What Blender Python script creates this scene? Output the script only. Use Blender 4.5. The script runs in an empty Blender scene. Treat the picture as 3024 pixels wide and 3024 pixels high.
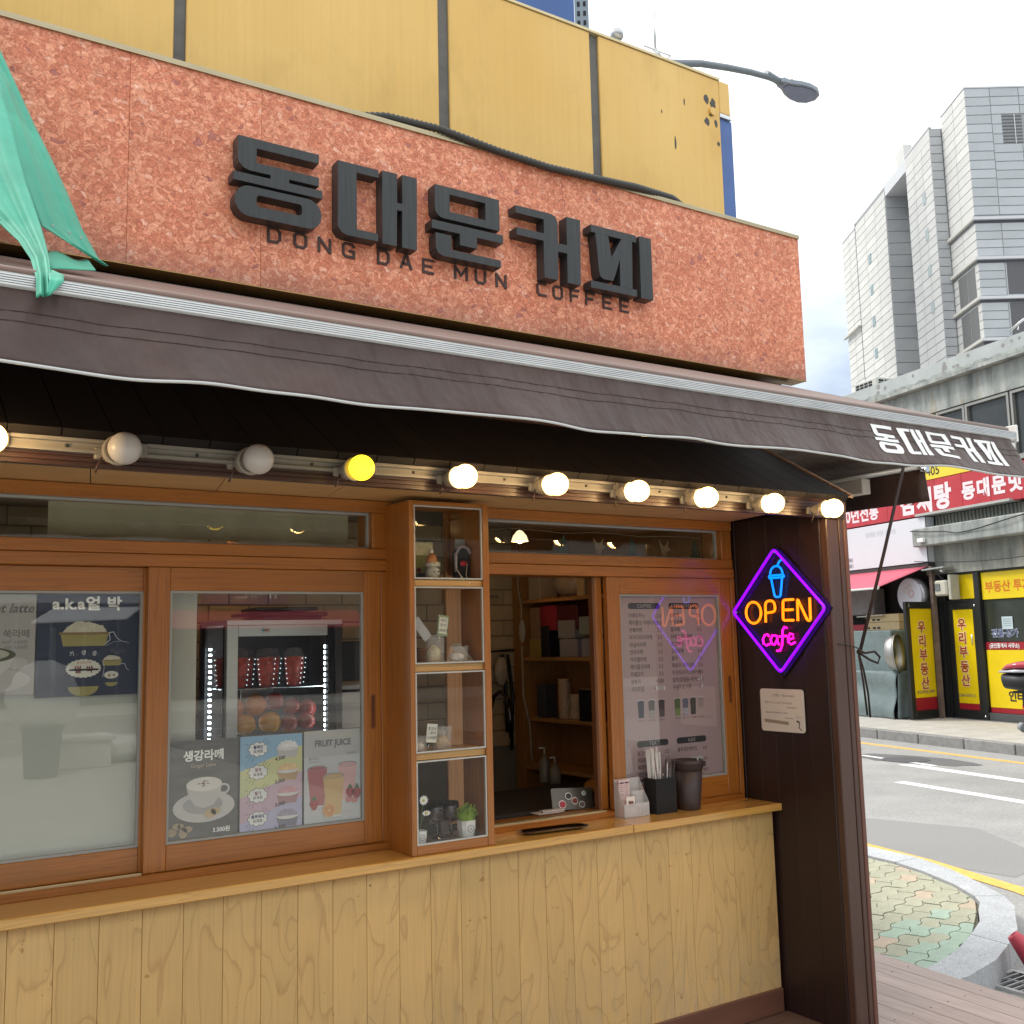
import bpy, bmesh, math, random
from mathutils import Vector, Matrix
from mathutils.geometry import tessellate_polygon
random.seed(7)
R = math.radians
SC = bpy.context.scene
COL = SC.collection

# ------------------------------------------------------------ camera, world, sun, exposure
cd = bpy.data.cameras.new('camera')
cam = bpy.data.objects.new('camera', cd)
COL.objects.link(cam)
cd.sensor_width = 36.0
cd.lens = 36.0 * 3040.0 / 3024.0
cd.clip_start = 0.05
cd.clip_end = 2000
RX = Vector((0.83870237, -0.54409509, -0.02321336))       # right, (row layout: world components)
rows = ((0.83870237, 0.04903706, 0.54237781), (-0.54409509, 0.11790369, 0.83069805), (-0.02321336, -0.99181353, 0.12556693))
right = Vector([r[0] for r in rows]); down = Vector([r[1] for r in rows]); fwd = Vector([r[2] for r in rows])
mw = Matrix(((right.x, -down.x, -fwd.x, 0), (right.y, -down.y, -fwd.y, 0), (right.z, -down.z, -fwd.z, 1.6), (0, 0, 0, 1)))
cam.matrix_world = mw
SC.camera = cam

SUN_AZ, SUN_EL = 128.0, 52.0          # direction towards the sun, degrees from +X
w = bpy.data.worlds.new('World')
SC.world = w
w.use_nodes = True
nt = w.node_tree
nt.nodes.clear()
N_ = nt.nodes.new
out = N_('ShaderNodeOutputWorld'); bg = N_('ShaderNodeBackground')
sky = N_('ShaderNodeTexSky'); sky.sky_type = 'NISHITA'; sky.sun_disc = False
sky.sun_elevation = R(SUN_EL); sky.sun_rotation = R(90 - SUN_AZ)
sky.air_density = 1.0; sky.dust_density = 2.0
sc = N_('ShaderNodeVectorMath'); sc.operation = 'SCALE'; sc.inputs['Scale'].default_value = 0.10
tc = N_('ShaderNodeTexCoord')
mp = N_('ShaderNodeMapping'); mp.inputs['Scale'].default_value = (1.0, 1.0, 2.2); mp.inputs['Location'].default_value = (0.35, 0.12, 0.1)
nz = N_('ShaderNodeTexNoise'); nz.inputs['Scale'].default_value = 2.6; nz.inputs['Detail'].default_value = 6; nz.inputs['Roughness'].default_value = 0.52
sep = N_('ShaderNodeSeparateXYZ')
elr = N_('ShaderNodeMapRange'); elr.inputs['From Min'].default_value = 0.05; elr.inputs['From Max'].default_value = 0.52
elr.inputs['To Min'].default_value = -0.17; elr.inputs['To Max'].default_value = 0.26
ad = N_('ShaderNodeMath'); ad.operation = 'ADD'
cr = N_('ShaderNodeValToRGB')
cr.color_ramp.elements[0].position = 0.36; cr.color_ramp.elements[0].color = (0.44, 0.55, 0.72, 1)
cr.color_ramp.elements[1].position = 0.60; cr.color_ramp.elements[1].color = (1.06, 1.08, 1.08, 1)
e = cr.color_ramp.elements.new(0.47); e.color = (0.78, 0.86, 0.95, 1)
mixw = N_('ShaderNodeMix'); mixw.data_type = 'RGBA'; mixw.inputs['Factor'].default_value = 0.86
L = nt.links.new
L(sky.outputs['Color'], sc.inputs[0])
L(tc.outputs['Generated'], mp.inputs['Vector']); L(mp.outputs['Vector'], nz.inputs['Vector'])
L(tc.outputs['Generated'], sep.inputs['Vector']); L(sep.outputs['Z'], elr.inputs['Value'])
L(nz.outputs['Fac'], ad.inputs[0]); L(elr.outputs['Result'], ad.inputs[1])
L(ad.outputs['Value'], cr.inputs['Fac'])
L(sc.outputs['Vector'], mixw.inputs['A']); L(cr.outputs['Color'], mixw.inputs['B'])
# overcast sky: brighter towards the zenith than near the horizon
zr = N_('ShaderNodeMapRange'); zr.inputs['From Min'].default_value = 0.0; zr.inputs['From Max'].default_value = 0.62; zr.inputs['To Min'].default_value = 0.50; zr.inputs['To Max'].default_value = 1.08
zs = N_('ShaderNodeVectorMath'); zs.operation = 'SCALE'
L(sep.outputs['Z'], zr.inputs['Value']); L(mixw.outputs['Result'], zs.inputs[0]); L(zr.outputs['Result'], zs.inputs['Scale'])
L(zs.outputs['Vector'], bg.inputs['Color']); bg.inputs['Strength'].default_value = 1.0
L(bg.outputs['Background'], out.inputs['Surface'])

sd = bpy.data.lights.new('sun', 'SUN'); sd.energy = 1.45; sd.angle = R(14); sd.color = (1.0, 0.95, 0.88)
so = bpy.data.objects.new('sun', sd); COL.objects.link(so)
dv = Vector((math.cos(R(SUN_AZ)) * math.cos(R(SUN_EL)), math.sin(R(SUN_AZ)) * math.cos(R(SUN_EL)), math.sin(R(SUN_EL))))
so.rotation_euler = (-dv).to_track_quat('-Z', 'Y').to_euler()
so.location = (0, 0, 30)

SC.view_settings.view_transform = 'Standard'
SC.view_settings.look = 'None'
SC.view_settings.exposure = 0.84
SC.view_settings.gamma = 1
SC.view_settings.use_curve_mapping = False
SC.render.engine = 'CYCLES'
SC.cycles.use_denoising = True
SC.cycles.max_bounces = 8
SC.cycles.transparent_max_bounces = 16
SC.cycles.caustics_reflective = False
SC.cycles.caustics_refractive = False
SC.cycles.sample_clamp_indirect = 4.0

# ------------------------------------------------------------ materials
MC = {}
def newmat(name):
    m = bpy.data.materials.new(name); m.use_nodes = True
    nt = m.node_tree; b = nt.nodes['Principled BSDF']
    return m, nt, b
def nn(nt, t, **k):
    n = nt.nodes.new(t)
    for a, v in k.items(): setattr(n, a, v)
    return n
def coords(nt, scale=(1, 1, 1), rnd=0.0, rot=(0, 0, 0)):
    tc = nn(nt, 'ShaderNodeTexCoord'); mp = nn(nt, 'ShaderNodeMapping')
    mp.inputs['Scale'].default_value = scale; mp.inputs['Rotation'].default_value = rot
    nt.links.new(tc.outputs['Object'], mp.inputs['Vector'])
    if rnd:
        oi = nn(nt, 'ShaderNodeObjectInfo'); mu = nn(nt, 'ShaderNodeVectorMath', operation='SCALE')
        cb = nn(nt, 'ShaderNodeCombineXYZ')
        m2 = nn(nt, 'ShaderNodeMath', operation='MULTIPLY'); m2.inputs[1].default_value = 7.31 * rnd
        m3 = nn(nt, 'ShaderNodeMath', operation='MULTIPLY'); m3.inputs[1].default_value = 13.7 * rnd
        nt.links.new(oi.outputs['Random'], m2.inputs[0]); nt.links.new(oi.outputs['Random'], m3.inputs[0])
        nt.links.new(m2.outputs[0], cb.inputs[0]); nt.links.new(m3.outputs[0], cb.inputs[1]); nt.links.new(m2.outputs[0], cb.inputs[2])
        a = nn(nt, 'ShaderNodeVectorMath', operation='ADD')
        nt.links.new(tc.outputs['Object'], a.inputs[0]); nt.links.new(cb.outputs[0], a.inputs[1])
        nt.links.new(a.outputs[0], mp.inputs['Vector'])
    return mp.outputs['Vector']
def noise(nt, vec, scale, detail=4, rough=0.55, dist=0.0):
    n = nn(nt, 'ShaderNodeTexNoise'); n.inputs['Scale'].default_value = scale; n.inputs['Detail'].default_value = detail
    n.inputs['Roughness'].default_value = rough; n.inputs['Distortion'].default_value = dist
    nt.links.new(vec, n.inputs['Vector']); return n.outputs['Fac']
def ramp(nt, fac, stops, interp='LINEAR'):
    r = nn(nt, 'ShaderNodeValToRGB'); r.color_ramp.interpolation = interp
    els = r.color_ramp.elements
    while len(els) < len(stops): els.new(0.5)
    for e, (p, c) in zip(els, stops):
        e.position = p; e.color = (*c, 1) if len(c) == 3 else c
    nt.links.new(fac, r.inputs['Fac']); return r.outputs['Color']
def mixc(nt, fac, a, b, mode='MIX'):
    m = nn(nt, 'ShaderNodeMix', data_type='RGBA', blend_type=mode)
    for s, v in (('Factor', fac), ('A', a), ('B', b)):
        if hasattr(v, 'is_linked') or hasattr(v, 'links'): nt.links.new(v, m.inputs[s])
        else: m.inputs[s].default_value = v if s == 'Factor' else (*v, 1)
    return m.outputs['Result']
def bumpn(nt, b, h, strength, dist=0.01):
    bm = nn(nt, 'ShaderNodeBump'); bm.inputs['Strength'].default_value = strength; bm.inputs['Distance'].default_value = dist
    nt.links.new(h, bm.inputs['Height']); nt.links.new(bm.outputs['Normal'], b.inputs['Normal'])
def objvar(nt, col, amt):
    oi = nn(nt, 'ShaderNodeObjectInfo'); mr = nn(nt, 'ShaderNodeMapRange')
    mr.inputs['To Min'].default_value = 1 - amt; mr.inputs['To Max'].default_value = 1 + amt
    nt.links.new(oi.outputs['Random'], mr.inputs['Value'])
    cb = nn(nt, 'ShaderNodeVectorMath', operation='SCALE')
    nt.links.new(col, cb.inputs[0]); nt.links.new(mr.outputs[0], cb.inputs['Scale']); return cb.outputs[0]

def M(name, col=(.5, .5, .5), rough=.55, metal=0, var=.12, vs=6, bump=0, bs=60, emit=None, es=1, alpha=1, trans=0, ior=1.45, coat=0, stretch=(1, 1, 1), ov=0, sheen=0):
    if name in MC: return MC[name]
    m, nt, b = newmat(name)
    b.inputs['Roughness'].default_value = rough; b.inputs['Metallic'].default_value = metal
    b.inputs['Coat Weight'].default_value = coat; b.inputs['IOR'].default_value = ior
    b.inputs['Base Color'].default_value = (*col, 1)
    if var or bump:
        v = coords(nt, stretch, 1 if ov else 0)
    if var:
        f = noise(nt, v, vs, 5, .6)
        c = ramp(nt, f, [(.25, tuple(x * (1 - var) for x in col)), (.75, tuple(min(1, x * (1 + var)) for x in col))])
        if ov: c = objvar(nt, c, ov)
        nt.links.new(c, b.inputs['Base Color'])
    if bump:
        bumpn(nt, b, noise(nt, v, bs, 4, .6), bump, .004)
    if emit:
        b.inputs['Emission Color'].default_value = (*emit, 1); b.inputs['Emission Strength'].default_value = es
    if trans: b.inputs['Transmission Weight'].default_value = trans
    if alpha < 1: b.inputs['Alpha'].default_value = alpha
    MC[name] = m; return m

def wood(name, base, dark, axis='Z', freq=9, line=.5, rough=.45, fine=.25, ov=.07, across=7.0, along=.9, coat=0, foot=False):
    """contour-line figure (cathedral grain) plus fine fibres, grain running along one axis"""
    if name in MC: return MC[name]
    m, nt, b = newmat(name)
    s = {'X': (along, across, across), 'Y': (across, along, across), 'Z': (across, across, along)}[axis]
    v = coords(nt, s, 1)
    f = noise(nt, v, 1.0, 2.5, .45, .4)
    mu = nn(nt, 'ShaderNodeMath', operation='MULTIPLY'); mu.inputs[1].default_value = freq; nt.links.new(f, mu.inputs[0])
    fr = nn(nt, 'ShaderNodeMath', operation='FRACT'); nt.links.new(mu.outputs[0], fr.inputs[0])
    mid = tuple(a * (1 - line) + d * line for a, d in zip(base, dark))
    c = ramp(nt, fr.outputs[0], [(0.0, mid), (.06, base), (.62, base), (.88, tuple(a * .82 + d * .18 for a, d in zip(base, mid))), (1.0, mid)])
    s2 = {'X': (3, 160, 160), 'Y': (160, 3, 160), 'Z': (160, 160, 3)}[axis]
    v2 = coords(nt, s2, 1)
    f2 = noise(nt, v2, 1.0, 3, .6)
    c2 = ramp(nt, f2, [(.3, tuple(1 - fine for _ in range(3))), (.65, (1, 1, 1))])
    c = mixc(nt, 1.0, c, c2, 'MULTIPLY')
    big = noise(nt, coords(nt, (1, 1, 1), 1), 2.2, 3)
    c3 = ramp(nt, big, [(.3, (.92, .92, .90)), (.7, (1.06, 1.04, 1.02))])
    c = mixc(nt, 1.0, c, c3, 'MULTIPLY')
    if foot:   # splash stains and scuffs near the ground, knots
        tcn = nn(nt, 'ShaderNodeTexCoord'); sz = nn(nt, 'ShaderNodeSeparateXYZ'); nt.links.new(tcn.outputs['Object'], sz.inputs[0])
        mr = nn(nt, 'ShaderNodeMapRange'); mr.inputs['From Min'].default_value = -.42; mr.inputs['From Max'].default_value = .05; mr.inputs['To Min'].default_value = 1.0; mr.inputs['To Max'].default_value = 0
        nt.links.new(sz.outputs['Z'], mr.inputs['Value'])
        n4 = noise(nt, coords(nt, (14, 14, 5), 1), 1.0, 6, .7); c4 = ramp(nt, n4, [(.40, (0, 0, 0)), (.72, (.85, .85, .85))])
        mm = nn(nt, 'ShaderNodeMath', operation='MULTIPLY'); nt.links.new(mr.outputs[0], mm.inputs[0]); nt.links.new(c4, mm.inputs[1])
        c = mixc(nt, mm.outputs[0], c, (.46, .36, .25))
        n5 = noise(nt, coords(nt, (1, 1, 1), 1), 26, 2); c5 = ramp(nt, n5, [(.24, (.62, .42, .25)), (.29, (1, 1, 1)), (.73, (1, 1, 1)), (.78, (1.2, 1.18, 1.1))]); c = mixc(nt, .7, c, c5, 'MULTIPLY')
    c = objvar(nt, c, ov)
    nt.links.new(c, b.inputs['Base Color'])
    b.inputs['Roughness'].default_value = rough; b.inputs['Coat Weight'].default_value = coat; b.inputs['Coat Roughness'].default_value = .15
    bumpn(nt, b, f2, .12, .002)
    MC[name] = m; return m

PLY = wood('birch_plywood', (.72, .475, .19), (.40, .21, .08), 'Z', 11, .42, .5, .10, .035, 5, 1.5, 0, True)
AMX = wood('amber_wood_horizontal', (.40, .145, .022), (.17, .05, .008), 'X', 7, .4, .32, .25, .07, 26, .9, .25)
AMZ = wood('amber_wood_vertical', (.40, .145, .022), (.17, .05, .008), 'Z', 7, .4, .32, .25, .07, 26, .9, .25)
AMY = wood('amber_wood_depth', (.42, .16, .03), (.18, .055, .01), 'Y', 7, .4, .35, .25, .07, 26, .9, .25)
CNT = wood('honey_counter_wood', (.72, .40, .10), (.42, .19, .04), 'X', 6, .35, .22, .2, .05, 22, 1.2, .5)
DKZ = wood('dark_brown_board', (.027, .0105, .0085), (.014, .006, .005), 'Z', 6, .4, .5, .25, .08, 20, 1, .08)
DKX = wood('dark_brown_rail', (.075, .033, .024), (.035, .014, .01), 'X', 6, .4, .45, .3, .06, 20, 1, .1)
PST = wood('post_brown_wood', (.088, .043, .032), (.05, .022, .016), 'Z', 6, .4, .4, .25, .04, 20, 1, .1)
DECK = wood('weathered_deck_board', (.47, .375, .34), (.27, .20, .18), 'Y', 6, .35, .7, .3, .1, 18, 1)
DECKX = wood('weathered_deck_board_across', (.36, .275, .245), (.2, .15, .13), 'X', 6, .35, .7, .3, .1, 18, 1)
DECKD = wood('brown_deck_board', (.16, .095, .07), (.08, .045, .03), 'X', 6, .35, .55, .3, .1, 18, 1)
SHZ = wood('cabinet_wood', (.42, .20, .06), (.2, .08, .02), 'Z', 6, .4, .4, .25, .06, 20, 1)

def terrazzo():
    m, nt, b = newmat('salmon_chip_board')
    v = coords(nt, (1, 1, 1.15))
    # distort
    d = nn(nt, 'ShaderNodeTexNoise'); d.inputs['Scale'].default_value = 22; d.inputs['Detail'].default_value = 3
    nt.links.new(v, d.inputs['Vector'])
    sb = nn(nt, 'ShaderNodeVectorMath', operation='SUBTRACT'); sb.inputs[1].default_value = (.5, .5, .5); nt.links.new(d.outputs['Color'], sb.inputs[0])
    sc_ = nn(nt, 'ShaderNodeVectorMath', operation='SCALE'); sc_.inputs['Scale'].default_value = .06; nt.links.new(sb.outputs[0], sc_.inputs[0])
    ad = nn(nt, 'ShaderNodeVectorMath', operation='ADD'); nt.links.new(v, ad.inputs[0]); nt.links.new(sc_.outputs[0], ad.inputs[1])
    vo = nn(nt, 'ShaderNodeTexVoronoi'); vo.inputs['Scale'].default_value = 58; vo.inputs['Randomness'].default_value = 1
    nt.links.new(ad.outputs[0], vo.inputs['Vector'])
    sp = nn(nt, 'ShaderNodeSeparateColor'); nt.links.new(vo.outputs['Color'], sp.inputs[0])
    c = ramp(nt, sp.outputs[0], [(0, (0.620, 0.195, 0.101)), (.18, (0.760, 0.295, 0.168)), (.36, (0.660, 0.224, 0.117)), (.55, (0.790, 0.332, 0.195)), (.74, (0.660, 0.220, 0.117)), (.86, (0.760, 0.315, 0.183)), (.945, (0.820, 0.415, 0.289)), (.965, (0.700, 0.257, 0.148)), (.988, (0.420, 0.133, 0.101)), (1, (0.400, 0.141, 0.117))], 'CONSTANT')
    ve = nn(nt, 'ShaderNodeTexVoronoi', feature='DISTANCE_TO_EDGE'); ve.inputs['Scale'].default_value = 58; nt.links.new(ad.outputs[0], ve.inputs['Vector'])
    ed = ramp(nt, ve.outputs['Distance'], [(0, (.68, .56, .52)), (.12, (1, 1, 1))])
    c = mixc(nt, .8, c, ed, 'MULTIPLY')
    v2 = nn(nt, 'ShaderNodeTexVoronoi'); v2.inputs['Scale'].default_value = 130; nt.links.new(ad.outputs[0], v2.inputs['Vector'])
    s2 = nn(nt, 'ShaderNodeSeparateColor'); nt.links.new(v2.outputs['Color'], s2.inputs[0])
    c2 = ramp(nt, s2.outputs[1], [(0, (.72, .62, .58)), (.25, (.95, .92, .9)), (.4, (1, 1, 1)), (.8, (1.1, 1.12, 1.12)), (1, (1.3, 1.5, 1.6))])
    c = mixc(nt, .85, c, c2, 'MULTIPLY')
    n3 = noise(nt, v, 2.3, 3); c3 = ramp(nt, n3, [(.3, (.9, .88, .87)), (.7, (1.08, 1.06, 1.05))])
    c = mixc(nt, 1, c, c3, 'MULTIPLY')
    # grime rising from the lower edge in patches
    tcn = nn(nt, 'ShaderNodeTexCoord'); sz = nn(nt, 'ShaderNodeSeparateXYZ'); nt.links.new(tcn.outputs['Object'], sz.inputs[0])
    n4 = noise(nt, coords(nt, (9, 9, 3)), 1.0, 4)
    mr = nn(nt, 'ShaderNodeMapRange'); mr.inputs['From Min'].default_value = -.34; mr.inputs['From Max'].default_value = -.24; mr.inputs['To Min'].default_value = .85; mr.inputs['To Max'].default_value = 0
    nt.links.new(sz.outputs['Z'], mr.inputs['Value'])
    mm = nn(nt, 'ShaderNodeMath', operation='MULTIPLY'); nt.links.new(mr.outputs[0], mm.inputs[0]); nt.links.new(n4, mm.inputs[1])
    c = mixc(nt, mm.outputs[0], c, (.16, .10, .075))
    nt.links.new(c, b.inputs['Base Color']); b.inputs['Roughness'].default_value = .5
    MC['terrazzo'] = m; return m
TERR = terrazzo()

def yellowpanel():
    m, nt, b = newmat('yellow_coated_panel')
    v = coords(nt, (1, 1, 1), 1)
    f = noise(nt, v, 1.6, 4)
    c = ramp(nt, f, [(.3, (.70, .43, .105)), (.7, (.77, .50, .15))])
    f2 = noise(nt, coords(nt, (55, 55, 1.2), 1), 1.0, 3); c2 = ramp(nt, f2, [(.3, (.955, .955, .95)), (.6, (1, 1, 1))])
    c = mixc(nt, 1, c, c2, 'MULTIPLY')
    f3 = noise(nt, coords(nt, (6, 6, 3), 1), 1.0, 6, .65); c3 = ramp(nt, f3, [(.55, (1, 1, 1)), (.8, (.78, .75, .70))])
    c = mixc(nt, .7, c, c3, 'MULTIPLY')
    nt.links.new(c, b.inputs['Base Color']); b.inputs['Roughness'].default_value = .42
    return m
YEL = yellowpanel()

def concrete(name, a, bb, streak=True):
    m, nt, b = newmat(name)
    f = noise(nt, coords(nt, (1, 1, 1)), 1.2, 7, .65)
    c = ramp(nt, f, [(.3, a), (.7, bb)])
    if streak:
        f2 = noise(nt, coords(nt, (3.5, 3.5, .7)), 1.0, 6, .62)
        c2 = ramp(nt, f2, [(.35, (.42, .44, .42)), (.5, (.85, .86, .84)), (.68, (1.25, 1.22, 1.16))])
        c = mixc(nt, .9, c, c2, 'MULTIPLY')
        f3 = noise(nt, coords(nt, (2, 2, 1.2)), 1.3, 6); c3 = ramp(nt, f3, [(.6, (1, 1, 1)), (.68, (.95, .72, .5)), (.74, (1, .98, .95))])
        c = mixc(nt, .6, c, c3, 'MULTIPLY')
    nt.links.new(c, b.inputs['Base Color']); b.inputs['Roughness'].default_value = .85
    bumpn(nt, b, noise(nt, coords(nt, (1, 1, 1)), 9, 6, .7), .35, .02)
    MC[name] = m; return m
CONC = concrete('weathered_concrete', (.26, .28, .275), (.41, .425, .41))
CONCD = concrete('stained_concrete', (.16, .17, .155), (.34, .335, .30))
CONCL = concrete('peeling_grey_paint_concrete', (.34, .37, .36), (.45, .475, .465), False)

def asphalt():
    m, nt, b = newmat('worn_asphalt')
    v = coords(nt)
    f = noise(nt, v, 260, 2, .7); c = ramp(nt, f, [(.3, (.215, .21, .20)), (.5, (.31, .305, .292)), (.72, (.50, .49, .47))])
    f2 = noise(nt, v, 1.1, 6, .6); c2 = ramp(nt, f2, [(.3, (.84, .84, .84)), (.7, (1.1, 1.1, 1.1))])
    c = mixc(nt, 1, c, c2, 'MULTIPLY')
    f3 = noise(nt, v, 30, 3); c3 = ramp(nt, f3, [(.35, (.86, .86, .86)), (.65, (1.08, 1.08, 1.08))])
    c = mixc(nt, 1, c, c3, 'MULTIPLY')
    nt.links.new(c, b.inputs['Base Color']); b.inputs['Roughness'].default_value = .9
    bumpn(nt, b, f, .5, .004)
    return m
ASPH = asphalt()
def granite(name, base, k=.35):
    m, nt, b = newmat(name); v = coords(nt)
    f = noise(nt, v, 140, 2, .7); c = ramp(nt, f, [(.3, tuple(x * (1 - k) for x in base)), (.5, base), (.7, tuple(min(1, x * (1 + k)) for x in base))])
    f2 = noise(nt, v, 7, 4); c = mixc(nt, 1, c, ramp(nt, f2, [(.3, (.88, .88, .88)), (.7, (1.06, 1.06, 1.06))]), 'MULTIPLY')
    c = objvar(nt, c, .05)
    nt.links.new(c, b.inputs['Base Color']); b.inputs['Roughness'].default_value = .75
    bumpn(nt, b, f, .25, .002)
    return m
GRAN = granite('granite_kerb', (.42, .43, .44), .35)
PAV = granite('sage_paver', (.37, .365, .265), .22)
PAVG = granite('green_paver', (.33, .42, .33), .2)
PAVP = granite('pinkish_paver', (.46, .37, .27), .2)
PAVB = granite('far_paving', (.44, .42, .38), .25)

def cloth(name, col, var=.12, bump=.4):
    m, nt, b = newmat(name)
    v = coords(nt)
    f = noise(nt, v, 3.0, 5, .6)
    c = ramp(nt, f, [(.3, tuple(x * (1 - var) for x in col)), (.7, tuple(min(1, x * (1 + var)) for x in col))])
    nt.links.new(c, b.inputs['Base Color']); b.inputs['Roughness'].default_value = .6; b.inputs['Sheen Weight'].default_value = .12
    f2 = noise(nt, coords(nt, (9, 9, 2.2), 0, (0, R(25), 0)), 1.0, 3, .5)
    f3 = noise(nt, coords(nt, (2.5, 2.5, 14)), 1.0, 6, .7)
    c2 = ramp(nt, f3, [(.45, (1, 1, 1)), (.8, (1.35, 1.32, 1.28))]); c = mixc(nt, .8, c, c2, 'MULTIPLY'); nt.links.new(c, b.inputs['Base Color'])
    bumpn(nt, b, f2, bump, .03)
    return m
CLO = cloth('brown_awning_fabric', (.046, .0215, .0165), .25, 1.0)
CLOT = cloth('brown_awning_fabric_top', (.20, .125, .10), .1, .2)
TARP = cloth('green_tarpaulin', (.045, .36, .24), .14, .25)
COVER = cloth('grey_vinyl_cover', (.115, .155, .155), .15, .4)
REDA = cloth('red_awning_fabric', (.50, .075, .10), .1, .2)

def glass(name='window_glass', tint=(1, 1, 1), boost=1.0):
    if name in MC: return MC[name]
    m = bpy.data.materials.new(name); m.use_nodes = True; nt = m.node_tree; nt.nodes.clear()
    o = nn(nt, 'ShaderNodeOutputMaterial'); mx = nn(nt, 'ShaderNodeMixShader'); tr = nn(nt, 'ShaderNodeBsdfTransparent'); gl = nn(nt, 'ShaderNodeBsdfGlossy')
    fr = nn(nt, 'ShaderNodeFresnel'); fr.inputs['IOR'].default_value = 1.52
    tr.inputs['Color'].default_value = (*tint, 1); gl.inputs['Roughness'].default_value = 0.0; gl.inputs['Color'].default_value = (1, 1, 1, 1)
    mu = nn(nt, 'ShaderNodeMath', operation='MULTIPLY', use_clamp=True); mu.inputs[1].default_value = boost
    ge = nn(nt, 'ShaderNodeNewGeometry'); fb_ = nn(nt, 'ShaderNodeMath', operation='SUBTRACT'); fb_.inputs[0].default_value = 1.0
    nt.links.new(ge.outputs['Backfacing'], fb_.inputs[1]); mq = nn(nt, 'ShaderNodeMath', operation='MULTIPLY')
    nt.links.new(fr.outputs[0], mu.inputs[0]); nt.links.new(mu.outputs[0], mq.inputs[0]); nt.links.new(fb_.outputs[0], mq.inputs[1]); nt.links.new(mq.outputs[0], mx.inputs[0])
    nt.links.new(tr.outputs[0], mx.inputs[1]); nt.links.new(gl.outputs[0], mx.inputs[2]); nt.links.new(mx.outputs[0], o.inputs['Surface'])
    MC[name] = m; return m
GLS = glass('window_glass', (.97, .985, .98), 1.75)
GLC = glass('cabinet_glass', (.98, .99, .985), .8)
def clearplastic(name, col, mixf=.35, rough=.25):
    m = bpy.data.materials.new(name); m.use_nodes = True; nt = m.node_tree; b = nt.nodes['Principled BSDF']
    b.inputs['Base Color'].default_value = (*col, 1); b.inputs['Roughness'].default_value = rough
    tr = nn(nt, 'ShaderNodeBsdfTransparent'); mx = nn(nt, 'ShaderNodeMixShader'); mx.inputs[0].default_value = mixf
    nt.links.new(tr.outputs[0], mx.inputs[1]); nt.links.new(b.outputs[0], mx.inputs[2]); nt.links.new(mx.outputs[0], nt.nodes['Material Output'].inputs['Surface'])
    return m
FROST = clearplastic('frosted_plastic', (.75, .75, .76), .45)
CLR = clearplastic('clear_plastic', (.9, .9, .9), .18, .1)
CLR2 = clearplastic('clear_straw_sleeve', (.85, .85, .85), .5, .2)

def emis(name, col, s):
    if name in MC: return MC[name]
    m = bpy.data.materials.new(name); m.use_nodes = True; nt = m.node_tree; b = nt.nodes['Principled BSDF']
    b.inputs['Base Color'].default_value = (*[min(1, c) for c in col], 1); b.inputs['Emission Color'].default_value = (*col, 1); b.inputs['Emission Strength'].default_value = s
    MC[name] = m; return m

def bulbmat(name, edge, core, s):
    m, nt, b = newmat(name); b.inputs['Base Color'].default_value = (.9, .8, .6, 1)
    lw = nn(nt, 'ShaderNodeLayerWeight'); lw.inputs['Blend'].default_value = .5
    iv = nn(nt, 'ShaderNodeMath', operation='SUBTRACT'); iv.inputs[0].default_value = 1.0; nt.links.new(lw.outputs['Facing'], iv.inputs[1])
    pw = nn(nt, 'ShaderNodeMath', operation='POWER'); pw.inputs[1].default_value = 1.6; nt.links.new(iv.outputs[0], pw.inputs[0])
    c = ramp(nt, pw.outputs[0], [(0.0, edge), (.55, core)]); nt.links.new(c, b.inputs['Emission Color'])
    st_ = nn(nt, 'ShaderNodeMapRange'); st_.inputs['To Min'].default_value = 1.1; st_.inputs['To Max'].default_value = s; nt.links.new(pw.outputs[0], st_.inputs['Value'])
    nt.links.new(st_.outputs[0], b.inputs['Emission Strength']); return m
# ------------------------------------------------------------ building helpers
F = Matrix.Identity(4)
BASE = {}
def B(): return bmesh.new()
def box(bm, x0, x1, y0, y1, z0, z1, bev=0.0, mat=None):
    vs = [Vector((x, y, z)) for x in (x0, x1) for y in (y0, y1) for z in (z0, z1)]
    if mat is not None: vs = [mat @ v for v in vs]
    v = [bm.verts.new(p) for p in vs]
    fs = [(0, 1, 3, 2), (4, 6, 7, 5), (0, 4, 5, 1), (2, 3, 7, 6), (0, 2, 6, 4), (1, 5, 7, 3)]
    faces = [bm.faces.new([v[i] for i in f]) for f in fs]
    if bev:
        es = list({e for f in faces for e in f.edges})
        bmesh.ops.bevel(bm, geom=es, offset=bev, segments=1, affect='EDGES')
    return bm
def hexa(bm, pts):
    """8 points: bottom loop (4) then top loop (4)"""
    v = [bm.verts.new(p) for p in pts]
    for f in ((3, 2, 1, 0), (4, 5, 6, 7), (0, 1, 5, 4), (1, 2, 6, 5), (2, 3, 7, 6), (3, 0, 4, 7)): bm.faces.new([v[i] for i in f])
    return bm
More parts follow.
